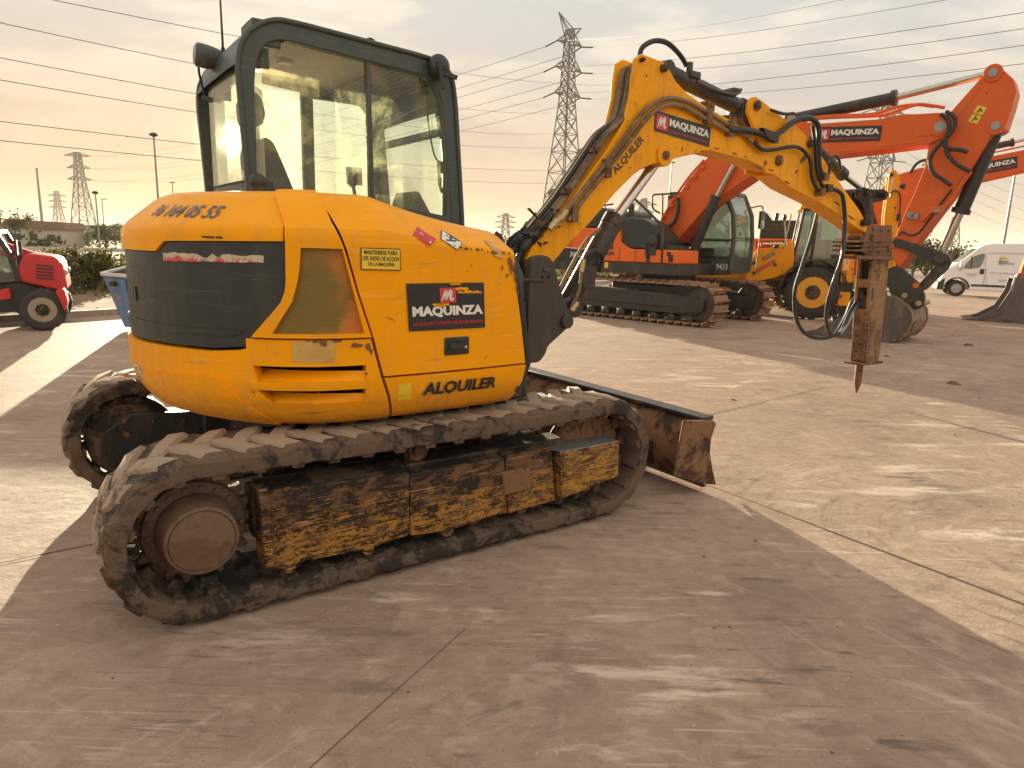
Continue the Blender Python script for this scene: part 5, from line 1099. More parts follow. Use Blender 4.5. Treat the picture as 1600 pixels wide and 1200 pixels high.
# ================================================================== BIG ORANGE EXCAVATORS
def shoe_track(c, w, u0, u1, r, parent, o, nsh=46):
    """steel crawler: grousered shoes round two wheels; frame, rollers and guards under it"""
    L = u1 - u0; rr = r - .06; tot = 2 * L + 2 * math.pi * rr; mb = MB().use('shoe steel')
    def P(s, q):
        s %= tot
        if s < L: return np.array([u1 - s, r + q]), 0
        s -= L
        if s < math.pi * rr: a = math.pi / 2 + s / rr; return np.array([u0 + q * math.cos(a), r + q * math.sin(a)]), 1
        s -= math.pi * rr
        if s < L: return np.array([u0 + s, r - q]), 2
        s -= L; a = -math.pi / 2 + s / rr; return np.array([u1 + q * math.cos(a), r + q * math.sin(a)]), 3
    p = tot / nsh
    for k in range(nsh):
        s = k * p; ring = []
        for off, q in ((.03, rr - .035), (.03, rr), (p * .22, rr + .008), (p * .28, r), (p * .34, r), (p * .40, rr + .01), (p * .94, rr + .004), (p * .94, rr - .035)): ring.append(P(s + off, q)[0])
        mb.loops([[(x[0], c + e, x[1]) for x in ring] for e in (-w / 2, w / 2)])
    T = mb.build('crawler_track', None, parent, smooth=0)
    mb = MB().use('black steel'); mb.prism([(u0 + .1, r - .24), (u1 - .05, r - .24), (u1 + .12, r - .05), (u1 - .1, r + .16), (u1 - 1.0, r + .2), (u0 + .5, r + .24), (u0 + .1, r + .1)], c - .22, c + .22, 1)
    mb.prism([(u0 + .25, r - .10), (u1 - .45, r - .10), (u1 - .45, r + .10), (u0 + .25, r + .16)], c + o * .22, c + o * .27, 1); mb.prism([(u1 - .55, r - .2), (u1 + .12, r - .16), (u1 + .16, r + .12), (u1 - .55, r + .12)], c + o * .22, c + o * .285, 1)
    for k in range(3): mb.box(u0 + .8 + k * .9, u0 + 1.15 + k * .9, c - .05, c + o * .18, r + .2, r + .235)
    mb.build('track_frame', None, T, bevel=.01)
    mb = MB().use('black steel')
    for k in range(8): u = u0 + .25 + (L - .5) * k / 7; mb.lathe((u, c - .2, .15), (0, 1, 0), [(.06, 0), (.10, .02), (.10, .12), (.08, .14), (.08, .26), (.10, .28), (.10, .38), (.06, .4)], 14)
    mb.build('track_roller', None, T)
    mb = MB().use('dark steel').lathe((u1, c - .16, r), (0, 1, 0), [(.1, 0), (r - .13, .03), (r - .11, .06), (r - .11, .26), (r - .13, .29), (.1, .32)], 28); mb.build('idler_wheel', None, T)
    mb = MB().use('dark steel').lathe((u0, c - .1, r), (0, 1, 0), [(r - .12, 0), (r - .09, .03), (r - .09, .17), (r - .12, .2), (.3, .21), (.28, .30), (.1, .32)], 24); mb.build('drive_sprocket', None, T)
    return T
def copy_part(o, parent):
    c = o.copy(); col.objects.link(c); c.parent = parent
    return c
E1 = Frame((3.83, 17.45), R(-42))
X1 = empty('excavator', (3.83, 17.45, 0), R(-42), 'large orange excavator whose whole arm and brown bucket show behind the rusty breaker', 'excavator', 'orange excavators')
RT = shoe_track(-1.3, .6, -1.95, 1.72, .50, X1, -1); LT1 = shoe_track(1.3, .6, -1.95, 1.72, .50, X1, -1)
mb = MB().use('black steel'); mb.box(-.9, .8, -1.1, 1.1, .45, .85); mb.cyl((0, 0, .8), (0, 0, 1.16), .72, n=32); mb.build('undercarriage_frame', None, X1, bevel=.02)
mb = MB().use('black steel'); mb.box(-2.75, 1.10, -1.48, 1.35, 1.10, 1.365); mb.build('turntable', None, X1, bevel=.015)
sv = -1.50

mb = MB().use('orange bright paint')
low = E1.uz([(1060, 412), (1060, 391), (984, 389), (969, 378), (969, 357), (905, 356), (892, 372), (862, 405)], sv); z0 = 1.37
mb.prism(round_poly([(low[0][0], z0), (low[1][0], low[1][1]), low[2], low[3], low[4], (-1.75, low[5][1]), (-1.9, low[5][1] - .05), (-1.9, z0)], .03), sv, -.55, 1)
HS = mb.build('house', None, X1, bevel=.02)
mb = MB().use('orange paint')      # counterweight, rounded at the back
cwp = [(-1.9, -1.49), (-2.5, -1.40), (-2.95, -1.0), (-3.08, 0), (-2.95, 1.0), (-2.5, 1.36), (-1.9, 1.42)]; cwp = round_poly(cwp, .25); mb.prism(cwp, 1.28, low[5][1] - .02, 2); mb.build('counterweight', None, X1, bevel=.05)
mb = MB().use('decal black'); mb.prism([(-2.4, 1.36), (-1.20, 1.36), (-1.35, 1.62), (-2.5, 1.66)], sv - .006, sv + .05, 1)
mb.use('decal white').prism([(-2.4, 1.665), (-1.34, 1.625), (-1.33, 1.64), (-2.4, 1.685)], sv - .008, sv + .02, 1)
fn = plane_fn((-1.95, sv - .008, 1.44), (-1.45, sv - .008, 1.44), (-1.45, sv - .008, 1.56), (-1.95, sv - .008, 1.56), (0, -1, 0)); put(mb, 'decal white', *text_geo('300LC', .01, .15), fn); mb.build('model_stripe', None, HS)
mb = MB().use('decal black')
for u in (low[3][0] - .0, -.02): mb.box(u - .008, u + .008, sv - .003, sv + .02, z0 + .02, 1.70)
for p in ((1045, 397, .05, .05), (1048, 404, .06, .08), (1013, 404, .05, .08)): q = E1.at(*p[:2], v=sv); mb.box(q[0] - p[2], q[0] + p[2], sv - .004, sv + .02, q[2] - p[3], q[2] + p[3])
mb.build('panel_gap', None, HS)
mb = MB(); q = E1.at(947, 409, v=sv); mb.use('decal yellow').box(q[0] - .05, q[0] + .05, -1.485, -1.47, 1.20, 1.34); mb.build('warning_label', None, X1)
fn = plane_fn(E1.at(919, 389, v=sv - .012), E1.at(958, 389, v=sv - .012), E1.at(958, 377, v=sv - .012), E1.at(919, 377, v=sv - .012), (0, -1, 0)); sign_wide(fn).build('company_sticker', None, HS)
fn = plane_fn(E1.at(908, 400, v=sv - .004), E1.at(961, 400, v=sv - .004), E1.at(961, 393, v=sv - .004), E1.at(908, 393, v=sv - .004), (0, -1, 0)); mb = MB(); put(mb, 'decal black', *text_geo('ALQUILER', .035), fn); fn = plane_fn(E1.at(925, 407, v=sv - .004), E1.at(951, 407, v=sv - .004), E1.at(951, 404, v=sv - .004), E1.at(925, 404, v=sv - .004), (0, -1, 0)); put(mb, 'decal red', *text_geo('96 164 05 55', .01), fn); mb.build('hire_lettering', None, HS)
mb = MB().use('black plastic')      # engine cowl, tank and filters in black
mb.prism(round_poly(E1.uz([(971, 378), (984, 388), (1034, 389), (1038, 372), (1022, 352), (1006, 342), (982, 339), (974, 345)], -1.44), .05), -1.44, -.7, 1)
mb.prism(round_poly(E1.uz([(905, 356), (955, 356), (957, 330), (950, 325), (918, 327), (908, 338)], -1.0), .05), -1.2, .9, 1)
mb.box(-.2, .9, -1.40, -.60, 1.66, 1.78); mb.cyl((-.6, -.9, 2.1), (-.6, -.9, 2.75), .08, n=14)
mb.build('engine_cowl', None, X1, bevel=.03)
mb = MB().use('black steel'); q = E1.at(1016, 385, v=-1.5); mb.box(q[0] - .12, q[0] + .16, -1.52, -1.40, q[2] - .2, q[2] + .3); mb.sphere((q[0] + .05, -1.5, q[2] + .12), (.14, .06, .14)); mb.tube([E1.at(1010, 380, v=-1.53), E1.at(1011, 392, v=-1.53), E1.at(1010, 403, v=-1.53)], .02, 6); mb.build('side_gear', None, X1)
mb = MB().use('black steel')
def rail(pts, v, r=.022): mb.tube([tuple(x) for x in smooth_path([E1.at(*p, v=v) for p in pts], 4)], r, 6)
rail([(987, 310), (992, 311), (1008, 326), (1022, 340), (1034, 352), (1036, 360), (1035, 380), (1034, 412)], -1.5, .03)
for pts in ([(1060, 302), (1022, 304), (1019, 308), (1019, 322), (1022, 328), (1031, 333)], [(1035, 303), (1035, 335)], [(941, 321), (958, 319)], [(945, 320), (945, 356)]): mb.tube([E1.at(*p, v=-1.2) for p in pts], .022, 6)
mb.build('handrail', None, X1, smooth=40)
# cab
mb = MB().use('cab paint'); c0, c1, f0, f1 = .30, 1.35, -.25, 1.52
for u, v in ((f0, c0), (f0, c1)): mb.bar((u, v, 1.2), (u, v, 3.02), .09, .09)
for v in (c0, c1): mb.tube([(f1, v, 1.2), (f1 + .02, v, 2.0), (f1 - .05, v, 2.55), (f1 - .28, v, 3.02)], .06, 8); mb.bar((f0, v, 3.02), (f1 - .25, v, 3.02), .09, .09); mb.bar((f0, v, 1.95), (f1, v, 1.95), .05, .05)
mb.prism([(f0, 1.15), (f1, 1.15), (f1 + .02, 1.55), (f0, 1.55)], c0, c1, 1); mb.bar((.65, c0, 1.5), (.65, c0, 3.0), .09, .06)
mb.prism(round_poly([(f0 - .03, 3.0), (f1 - .22, 3.0), (f1 - .28, 3.1), (f0 - .03, 3.1)], .03), c0 - .03, c1 + .03, 1); mb.bar((f1 - .02, c0, 2.0), (f1, c1, 2.0), .05, .05)
mb.box(f0, f0 + .06, c0, c1, 1.5, 3.0)
CB1 = mb.build('cab', None, X1, bevel=.01)
mb = MB().use('machine glass'); mb.quad((f0, c0, 1.5), (f1, c0, 1.5), (f1 - .2, c0, 3.0), (f0, c0, 3.0)); mb.quad((f0, c1, 1.5), (f1, c1, 1.5), (f1 - .2, c1, 3.0), (f0, c1, 3.0)); mb.loops([[(f1, v, 1.5), (f1 + .02, v, 2.), (f1 - .05, v, 2.55), (f1 - .25, v, 3.0)] for v in (c0, c1)], closed=False, caps=False); mb.build('cab_window', None, CB1)
mb = MB().use('seat fabric'); mb.box(.05, .2, .6, 1.05, 1.5, 2.5); mb.box(.1, .7, .55, 1.1, 1.5, 1.75); mb.use('decal yellow').box(f1 - .02, f1 + .0, .6, .75, 2.05, 2.15); mb.build('seat', None, CB1, bevel=.03)
mb = MB().use('black plastic'); mb.tube(smooth_path([(f1 - .1, c1, 2.75), (f1 + .1, c1 + .2, 2.8), (f1 + .12, c1 + .25, 2.6)], 4), .018, 6); mb.tube([(f1 + .12, c1 + .25, 2.6), (f1 + .1, c1 + .22, 1.3)], .016, 6); mb.box(f1 + .08, f1 + .13, c1 + .14, c1 + .40, 2.25, 2.68); mb.use('chrome').box(f1 + .068, f1 + .079, c1 + .16, c1 + .38, 2.28, 2.65); mb.build('mirror', None, CB1)
for s in (.25, .8):
    m2 = MB().use('black steel'); m2.box(f1 - .35, f1 - .22, c0 + s - .07, c0 + s + .07, 3.14, 3.28); m2.bar((f1 - .3, c0 + s, 3.08), (f1 - .3, c0 + s, 3.16), .03, .03); m2.build('roof_lamp', None, CB1, bevel=.02)
fn = plane_fn((1.0, c0 - .004, 1.24), (1.45, c0 - .004, 1.24), (1.45, c0 - .004, 1.42), (1.0, c0 - .004, 1.42), (0, -1, 0)); mb = MB(); put(mb, 'decal white', *text_geo('9433', .01), sub(fn, .35, 0, 1, .8)); put(mb, 'decal yellow', [(0, 0), (.25, 0), (.12, .9)], [(0, 1, 2)], fn); mb.build('fleet_number', None, CB1)
# boom: side plates, top and bottom plates as one box section
bv0, bv1 = -.33, .33
bp = [(1030, 349), (1036, 336), (1040, 330), (1046, 312), (1060, 306), (1074, 283), (1100, 252), (1128, 222), (1160, 200), (1196, 188), (1225, 187), (1281, 193), (1376, 186), (1407, 179), (1436, 178), (1466, 176), (1485, 180), (1490, 195), (1480, 212), (1452, 224), (1376, 234), (1281, 245), (1240, 251), (1205, 260), (1177, 271), (1140, 297), (1105, 322), (1057, 377), (1036, 378)]
bo1 = E1.uz(bp, bv0); mb = MB().use('orange paint').prism(bo1, bv0, bv1, 1); mb.use('orange paint').prism(round_poly(E1.uz([(1226, 196), (1230, 181), (1238, 178), (1245, 184), (1252, 198)], -.15), .04), -.15, .15, 1)
mb.prism(round_poly(E1.uz([(1426, 196), (1458, 190), (1456, 212), (1428, 214)], bv0), .05), bv0 - .012, bv0 + .01, 1); q = E1.at(1469, 198, v=bv0); mb.cyl((q[0], bv0 - .02, q[2]), (q[0], bv0 + .02, q[2]), .17, n=28)
for pts in (((1281, 239), (1330, 236), (1376, 229), (1430, 223)), ((1110, 312), (1140, 290), (1177, 266))): mb.tube([E1.at(*p, v=bv0 - .002) for p in pts], .010, 5)
BM1 = mb.build('boom', None, X1, bevel=.02, smooth=40)
mb = MB().use('galvanised steel')
for p, r in (((1469, 198), .10), ((1236, 186), .07)): q = E1.at(*p, v=bv0); mb.cyl((q[0], bv0 - .03, q[2]), (q[0], bv0 + .02, q[2]), r, n=20)
mb.build('pivot_pin', None, BM1)
mb = MB().use('orange paint')
for off, pts in ((0, [(1244, 191), (1300, 187), (1376, 184), (1404, 176), (1432, 167), (1452, 168), (1476, 172)]), (.09, [(1248, 189), (1300, 184), (1360, 182), (1400, 171), (1430, 167), (1460, 170)])): mb.tube(smooth_path([E1.at(*p, v=bv0 + .1 + off) + V3((0, 0, .04)) for p in pts], 4), .030, 8)
mb.tube(smooth_path([E1.at(*p, v=bv0 - .04) for p in ((1034, 343), (1046, 322), (1060, 300), (1078, 275), (1100, 250))], 4), .03, 8)
for i in range(6): q = E1.at(1038 + 12 * i, 336 - 15 * i, v=bv0 - .03); mb.box(q[0] - .05, q[0] + .05, bv0 - .07, bv0 + .02, q[2] - .04, q[2] + .04)
mb.build('boom_pipe', None, BM1, smooth=40)
mb = MB().use('hose rubber')
mb.tube(smooth_path([E1.at(*p, v=bv0 - .1) for p in ((1060, 310), (1060, 325), (1056, 343), (1048, 352), (1036, 354))], 5), .045, 8)
for pts in ([(1478, 174), (1490, 182), (1492, 195), (1484, 210), (1472, 222), (1460, 236), (1453, 252), (1458, 270), (1472, 280), (1486, 290)], [(1470, 178), (1482, 188), (1482, 205), (1478, 220), (1480, 240), (1494, 256), (1516, 268)], [(1474, 226), (1485, 233), (1500, 234), (1512, 238)]): mb.tube(smooth_path([E1.at(*p, v=bv0 - .12) for p in pts], 5), .036, 8)
mb.build('boom_hose', None, BM1, smooth=40)
fn = plane_fn(E1.at(1272, 223, v=bv0 - .01), E1.at(1375, 220, v=bv0 - .01), E1.at(1379, 196, v=bv0 - .01), E1.at(1275, 199, v=bv0 - .01), (0, -1, 0)); sign_wide(fn).build('company_sticker', None, BM1)
# arm
av0, av1 = -.26, .26
ap = [(1551, 107), (1543, 111), (1528, 127), (1488, 172), (1466, 206), (1452, 225), (1445, 262), (1430, 300), (1416, 329), (1395, 380), (1392, 402), (1406, 419), (1437, 373), (1465, 336), (1502, 288), (1539, 228), (1551, 206), (1562, 206), (1570, 201), (1582, 165), (1588, 142), (1584, 124), (1570, 111), (1560, 107)]
mb = MB().use('orange paint').prism(E1.uz(ap, av0), av0, av1, 1)
for p, r in (((1552, 114), .15), ((1556, 197), .15), ((1401, 379), .12)): q = E1.at(*p, v=av0); mb.cyl((q[0], av0 - .025, q[2]), (q[0], av0 + .02, q[2]), r, n=24)
for pts in (((1535, 135), (1500, 178), (1468, 212), (1456, 232)), ((1560, 203), (1530, 238), (1495, 290))): mb.tube([E1.at(*p, v=av0 - .002) for p in pts], .009, 5)
AR1 = mb.build('arm', None, X1, bevel=.02, smooth=40)
mb = MB().use('galvanised steel')
for p, r in (((1552, 114), .075), ((1556, 197), .075), ((1401, 379), .06)): q = E1.at(*p, v=av0); mb.cyl((q[0], av0 - .05, q[2]), (q[0], av0 + .02, q[2]), r, n=18)
for p in ((1464, 328), (1430, 338), (1424, 336)): q = E1.at(*p, v=av0); mb.box(q[0] - .06, q[0] + .06, av0 - .06, av0, q[2] - .05, q[2] + .05)
mb.build('pivot_pin', None, AR1)
mb = MB().use('orange paint')
for v, pts in ((av0 - .04, [(1518, 268), (1500, 292), (1482, 318), (1458, 328), (1440, 345)]), (av0 - .04, [(1512, 272), (1490, 305), (1470, 330)])): mb.tube(smooth_path([E1.at(*p, v=v) for p in pts], 4), .03, 8)
mb.use('hose rubber').tube(smooth_path([E1.at(*p, v=av0 - .03) for p in ((1487, 296), (1470, 318), (1452, 343), (1435, 364), (1420, 367), (1410, 362), (1404, 368))], 4), .018, 6); mb.build('arm_pipe', None, AR1, smooth=40)
fn = plane_fn(E1.at(1512, 190, v=av0 - .01), E1.at(1527, 194, v=av0 - .01), E1.at(1542, 168, v=av0 - .01), E1.at(1528, 164, v=av0 - .01), (0, -1, 0)); mb = MB(); put(mb, 'decal yellow', *gridsq(2), fn)
put(mb, 'decal black', [(0, .48), (1, .48), (1, .52), (0, .52)], [(0, 1, 2, 3)], sub(fn, 0, 0, 1, 1, .004))
for y in (.1, .6): put(mb, 'decal black', [(.25, y), (.4, y), (.5, y + .12), (.75, y + .1), (.8, y + .18), (.55, y + .2), (.55, y + .3), (.4, y + .3), (.4, y + .15)], [tuple(range(9))], sub(fn, 0, 0, 1, 1, .005))
mb.build('warning_sticker', None, AR1)
ram('arm_cylinder', E1.at(1238, 186, v=0), E1.at(1402, 152, v=0), E1.at(1550, 114, v=0), .115, .065, X1, cap=1.3)
ram('bucket_cylinder', E1.at(1557, 200, v=0), E1.at(1500, 334, v=0), E1.at(1472, 396, v=0), .13, .07, X1, cap=1.25)
for v in (-.42, .42): ram('boom_cylinder', E1.at(1078, 405, v=v), E1.at(1120, 306, v=v), E1.at(1150, 252, v=v), .11, .06, X1, cap=1.15)
mb = MB().use('black steel')
for v in (-.30, .30):
    mb.prism(round_poly(E1.uz([(1394, 376), (1402, 372), (1412, 375), (1470, 393), (1480, 398), (1480, 410), (1470, 416), (1456, 412), (1412, 388), (1398, 386)], v), .03), v - .03, v + .03, 1)
for v in (-.22, .22): mb.prism(round_poly(E1.uz([(1482, 398), (1488, 408), (1482, 420), (1448, 452), (1438, 456), (1434, 446), (1466, 412)], v), .03), v - .06, v + .06, 1)
mb.prism(E1.uz([(1470, 410), (1480, 414), (1446, 450), (1436, 446)], -.1), -.14, .14, 1)
q = E1.at(1474, 404, v=0); mb.use('dark steel').cyl((q[0], -.36, q[2]), (q[0], .36, q[2]), .1, n=16); mb.build('bucket_linkage', None, X1, bevel=.01)
mb = MB().use('black steel'); cp_ = [(1388, 420), (1400, 415), (1412, 420), (1430, 436), (1440, 446), (1446, 462), (1444, 478), (1432, 484), (1412, 472), (1384, 460)]
for v in (-.34, .34): mb.prism(round_poly(E1.uz(cp_, v), .04), v - .05, v + .05, 1)
for p in ((1432, 446), (1414, 462), (1436, 474)): q = E1.at(*p, v=-.34); mb.use('orange paint' if p[1] == 446 else 'brass').cyl((q[0], -.40, q[2]), (q[0], .40, q[2]), .055, n=14)
mb.build('quick_coupler', None, X1, bevel=.008)
def bucket(name, frame, pts, w0, w1, m1, m2, parent, nb=8, curve=None):
    """closed shell from its side outline: pts run lip - bottom - back - top"""
    o = frame.uz(pts, w0); mb = MB().use(m1)
    for a, b in ((w0, w0 + .05), (w1 - .05, w1)): mb.prism(o, a, b, 1)
    c = np.mean(o, axis=0); inn = [tuple(V3(p) + (c - V3(p)) / np.linalg.norm(c - V3(p)) * .05) for p in o]; k = len(curve)
    mb.use(m2)
    for i in range(k - 1): mb.prism([o[curve[i]], o[curve[i + 1]], inn[curve[i + 1]], inn[curve[i]]], w0 + .05, w1 - .05, 1)
    return mb, o
bpts = [(1263, 521), (1290, 526), (1330, 533), (1366, 538), (1385, 538), (1404, 531), (1417, 518), (1424, 503), (1423, 488), (1416, 478), (1404, 468), (1384, 458), (1360, 462), (1340, 480)]
mb, ob = bucket('bucket', E1, bpts, -.68, .68, 'bucket steel', 'bucket wear plate', X1, curve=list(range(0, 13)))
mb.use('bucket wear plate')
for i in (5, 6, 7, 8, 9):      # edge straps round the heel
    a, b = ob[i], ob[min(i + 1, 9)]
    for v0 in (-.70, .58):
        d = [(V3(q) - np.mean(ob, axis=0)) / np.linalg.norm(V3(q) - np.mean(ob, axis=0)) * .02 for q in (a, b)]; mb.prism([tuple(V3(a) + d[0]), tuple(V3(b) + d[1]), b, a], v0, v0 + .12, 1)
a, b = V3(ob[6]), V3(ob[7]); n_ = V3((.02, -.012)); mb.prism([tuple(a), tuple(b), tuple(b + V3((.03, -.004))), tuple(a + V3((.028, -.02)))], -.42, .42, 1)
for k in range(5): v = -.62 + .31 * k; mb.use('dark steel').prism([(ob[0][0] - .18, ob[0][1] + .005), (ob[0][0] + .1, ob[0][1] - .02), (ob[0][0] + .1, ob[0][1] + .07)], v - .05, v + .05, 1)
BU1 = mb.build('bucket', None, X1, bevel=.008, smooth=30)
fn = plane_fn(E1.at(1387, 462, v=-.684), E1.at(1392, 462, v=-.684), E1.at(1388, 448, v=-.684), E1.at(1383, 448, v=-.684), (0, -1, 0)); mb = MB(); put(mb, 'decal white', SQ, [(0, 1, 2, 3)], sub(fn, 0, 0, 1, .42)); put(mb, 'decal white', SQ, [(0, 1, 2, 3)], sub(fn, 0, .55, 1, .9)); mb.build('bucket_label', None, BU1)

# ---- the orange excavator farther right: its house shows behind the loader's cab, its boom behind the first arm
E2 = Frame((10.1, 21.0), R(-29))
X2 = empty('excavator', (10.1, 21.0, 0), R(-29), 'orange excavator half hidden behind the yellow backhoe loader, with a plain grey bucket', 'excavator', 'orange excavators')
for src, vv in ((RT, -1.05), (LT1, 1.05)):
    T2 = copy_part(src, X2)
    for ch in list(src.children): copy_part(ch, T2)
    s_ = .80; dv = -1.3 if src is RT else 1.3
    T2.scale = (s_, s_, s_); T2.location = (0, vv - dv * s_, 0)
q0, q1 = E2.at(1176, 380, v=-.9), E2.at(1300, 380, v=-.9); zh = E2.at(1205, 373, v=-.9)[2]
mb = MB().use('orange paint'); mb.prism(round_poly([(q0[0], -1.15), (1.0, -1.2), (1.0, 1.2), (q0[0], 1.15)], .25), .95, zh, 2); H2 = mb.build('house', None, X2, bevel=.04)
mb = MB().use('black plastic'); t2 = E2.at(1200, 344, v=-.9)[2]; l2 = E2.at(1186, 360, v=-.9)[0]; mb.prism(round_poly([(l2, zh - .02), (l2 + .03, t2), (l2 + 1.6, t2), (l2 + 1.6, zh - .02)], .08), -.9, .8, 1); e2 = E2.at(1198, 335, v=-.7); mb.bar((e2[0] + .12, -.7, t2 - .05), (e2[0] - .06, -.7, e2[2]), .16, .16); e3 = E2.at(1213, 333, v=-.5); mb.cyl((e3[0], -.5, t2 - .05), (e3[0] + .03, -.5, e3[2]), .06, n=12); mb.use('black steel')
for i in range(5): mb.box(l2 + .2 + .22 * i, l2 + .3 + .22 * i, -.905, -.88, t2 - .32, t2 - .12)
mb.build('engine_cowl', None, X2, bevel=.015)
fn = plane_fn(E2.at(1181, 387, v=-1.21), E2.at(1226, 386, v=-1.21), E2.at(1226, 376, v=-1.21), E2.at(1181, 377, v=-1.21), (0, -1, 0)); sign_wide(fn).build('company_sticker', None, H2)
mb = MB().use('cab paint'); mb.box(.1, 1.4, .25, 1.15, .98, 2.75); mb.build('cab', None, X2, bevel=.05)
mb = MB().use('orange paint'); mb.prism(round_poly(E2.uz([(1318, 370), (1345, 335), (1372, 300), (1396, 276), (1408, 271), (1439, 262), (1470, 259), (1530, 248), (1600, 234), (1680, 214), (1700, 222), (1695, 245), (1600, 269), (1535, 284), (1470, 296), (1435, 304), (1420, 330), (1395, 360), (1360, 385), (1330, 392)], -.24), .05), -.24, .24, 1); B2 = mb.build('boom', None, X2, bevel=.02, smooth=40)
mb = MB().use('orange paint').tube([E2.at(*p, v=-.2) + V3((0, 0, .03)) for p in ((1440, 260), (1530, 245), (1610, 228))], .025, 6); mb.use('hose rubber').tube(smooth_path([E2.at(*p, v=-.3) for p in ((1422, 270), (1432, 256), (1446, 250), (1462, 255))], 5), .04, 8); mb.build('boom_pipe', None, B2)
fn = plane_fn(E2.at(1500, 279, v=-.25), E2.at(1590, 262, v=-.25), E2.at(1589.5, 244, v=-.25), E2.at(1500, 260, v=-.25), (0, -1, 0)); sign_wide(fn).build('company_sticker', None, B2)
ram('arm_cylinder', E2.at(1450, 252, v=0), E2.at(1585, 222, v=0), E2.at(1690, 196, v=0), .085, .045, X2, cap=1.3)
mb = MB().use('orange paint'); mb.prism(round_poly(E2.uz([(1690, 180), (1715, 195), (1705, 260), (1625, 420), (1607, 438), (1594, 434), (1596, 420), (1668, 250)], -.2), .05), -.2, .2, 1); mb.build('arm', None, X2, bevel=.015)
mb = MB().use('grey bucket steel'); mb.prism(round_poly(E2.uz([(1583, 446), (1590, 428), (1606, 422), (1630, 432), (1620, 460), (1590, 460)], -.2), .06), -.2, .2, 1); mb.build('quick_coupler', None, X2, bevel=.01)
gp = [(1512, 499), (1540, 504.5), (1600, 510), (1640, 508), (1668, 490), (1672, 465), (1655, 445), (1625, 436), (1586, 433), (1578, 455), (1561, 480), (1532, 494)]
mb, og = bucket('bucket', E2, gp, -.60, .60, 'grey bucket steel', 'grey bucket steel', X2, curve=list(range(0, 9)))
mb.use('grey bucket steel').prism([V3(p) * 1.0 for p in E2.uz([(1530, 497), (1563, 484), (1580, 458), (1587, 436), (1594, 440), (1588, 460), (1570, 488), (1535, 500)], -.62)], -.635, -.60, 1)
for k in range(4): v = -.56 + .36 * k; mb.use('bucket wear plate').prism([(og[0][0] - .14, og[0][1] + .02), (og[0][0] + .12, og[0][1] - .01), (og[0][0] + .12, og[0][1] + .07)], v - .05, v + .05, 1)
BU2 = mb.build('bucket', None, X2, bevel=.006, smooth=30)
fn = plane_fn(E2.at(1566, 505, v=-.605), E2.at(1581, 506, v=-.605), E2.at(1581, 500, v=-.605), E2.at(1566, 499, v=-.605), (0, -1, 0)); mb = MB(); put(mb, 'decal black', *text_geo('GD', .02), fn); mb.build('bucket_lettering', None, BU2)

# ================================================================== BACKHOE LOADER
g_ = ground_at(1265, 499.5); ja = R(162); nj_ = np.array([-math.sin(ja), math.cos(ja)]); jo = g_[:2] - nj_ * 1.12
J = Frame(jo, ja)
JX = empty('backhoe_loader', (*jo, 0), ja, 'yellow backhoe loader with a glazed cab and big rear tyre, parked between the orange excavators', 'backhoe loader')
def ag_wheel(name, c, r, w, rim, parent, o, mud='tyre', hub='yellow rim'):
    c = V3(c); mb = MB().use(mud).lathe(c - V3((0, o * w, 0)), (0, o, 0), [(rim, 0), (r * .80, -.0), (r * .93, w * .06), (r * .965, w * .2), (r * .965, w * .8), (r * .93, w * .94), (r * .80, w), (rim, w * .97)], 40)
    for k in range(18):
        for s in (0, 1):
            a = 2 * math.pi * (k + .5 * s) / 18; v0, v1 = (0, .55) if s else (.45, 1.0); vs = []
            for v, da in ((v0, .10 if s else 0), (v1, 0 if s else .10)):
                for dd, q in ((-.06, r * .95), (-.045, r), (.045, r), (.06, r * .95)): vs.append((c[0] + q * math.cos(a + da + dd), c[1] - o * w * (1 - v), c[2] + q * math.sin(a + da + dd)))
            mb.add(vs, [(0, 1, 2, 3), (7, 6, 5, 4), (0, 4, 5, 1), (1, 5, 6, 2), (2, 6, 7, 3)])
    T = mb.build('wheel', None, parent, smooth=30)
    mb = MB().use(hub).lathe(c, (0, o, 0), [(rim, -.0), (rim * .96, -.02), (rim * .86, -.10), (rim * .55, -.12), (rim * .50, -.05)], 32); mb.use('dark mud steel').lathe(c, (0, o, 0), [(rim * .47, -.06), (rim * .47, -.0), (rim * .40, .02), (.001, .02)], 24, False)
    for k in range(8): a = 2 * math.pi * k / 8; q = c + V3((rim * .42 * math.cos(a), 0, rim * .42 * math.sin(a))); mb.cyl(q, q + V3((0, o * .03, 0)), .02, n=6)
    mb.build('rim', None, T, smooth=30); return T
ag_wheel('rear', (0, 1.12, .70), .70, .45, .40, JX, 1); ag_wheel('rear', (0, -1.12, .70), .70, .45, .40, JX, -1); ag_wheel('front', (2.17, 1.05, .48), .48, .32, .26, JX, 1); ag_wheel('front', (2.17, -1.05, .48), .48, .32, .26, JX, -1)
mb = MB().use('dark steel'); mb.box(-1.0, 2.9, -.45, .45, .55, .95); mb.box(-.15, .15, -.8, .8, .55, .85); mb.box(2.05, 2.3, -.8, .8, .35, .6); mb.build('chassis', None, JX, bevel=.02)
mb = MB().use('yellow machine paint'); mb.prism(round_poly([(.75, .95), (3.0, .95), (3.05, 1.30), (2.6, 1.52), (.75, 1.75)], .08), -.45, .45, 1); mb.build('bonnet', None, JX, bevel=.03)
def jp(px, py, v=.78): q = J.at(px, py, v=v); return (q[0], q[2])
ju0, ju1 = jp(1334, 380)[0], jp(1239, 400)[0]; jz = jp(1250, 327)[1]; jb = jp(1250, 412)[1]
mb = MB().use('black steel')
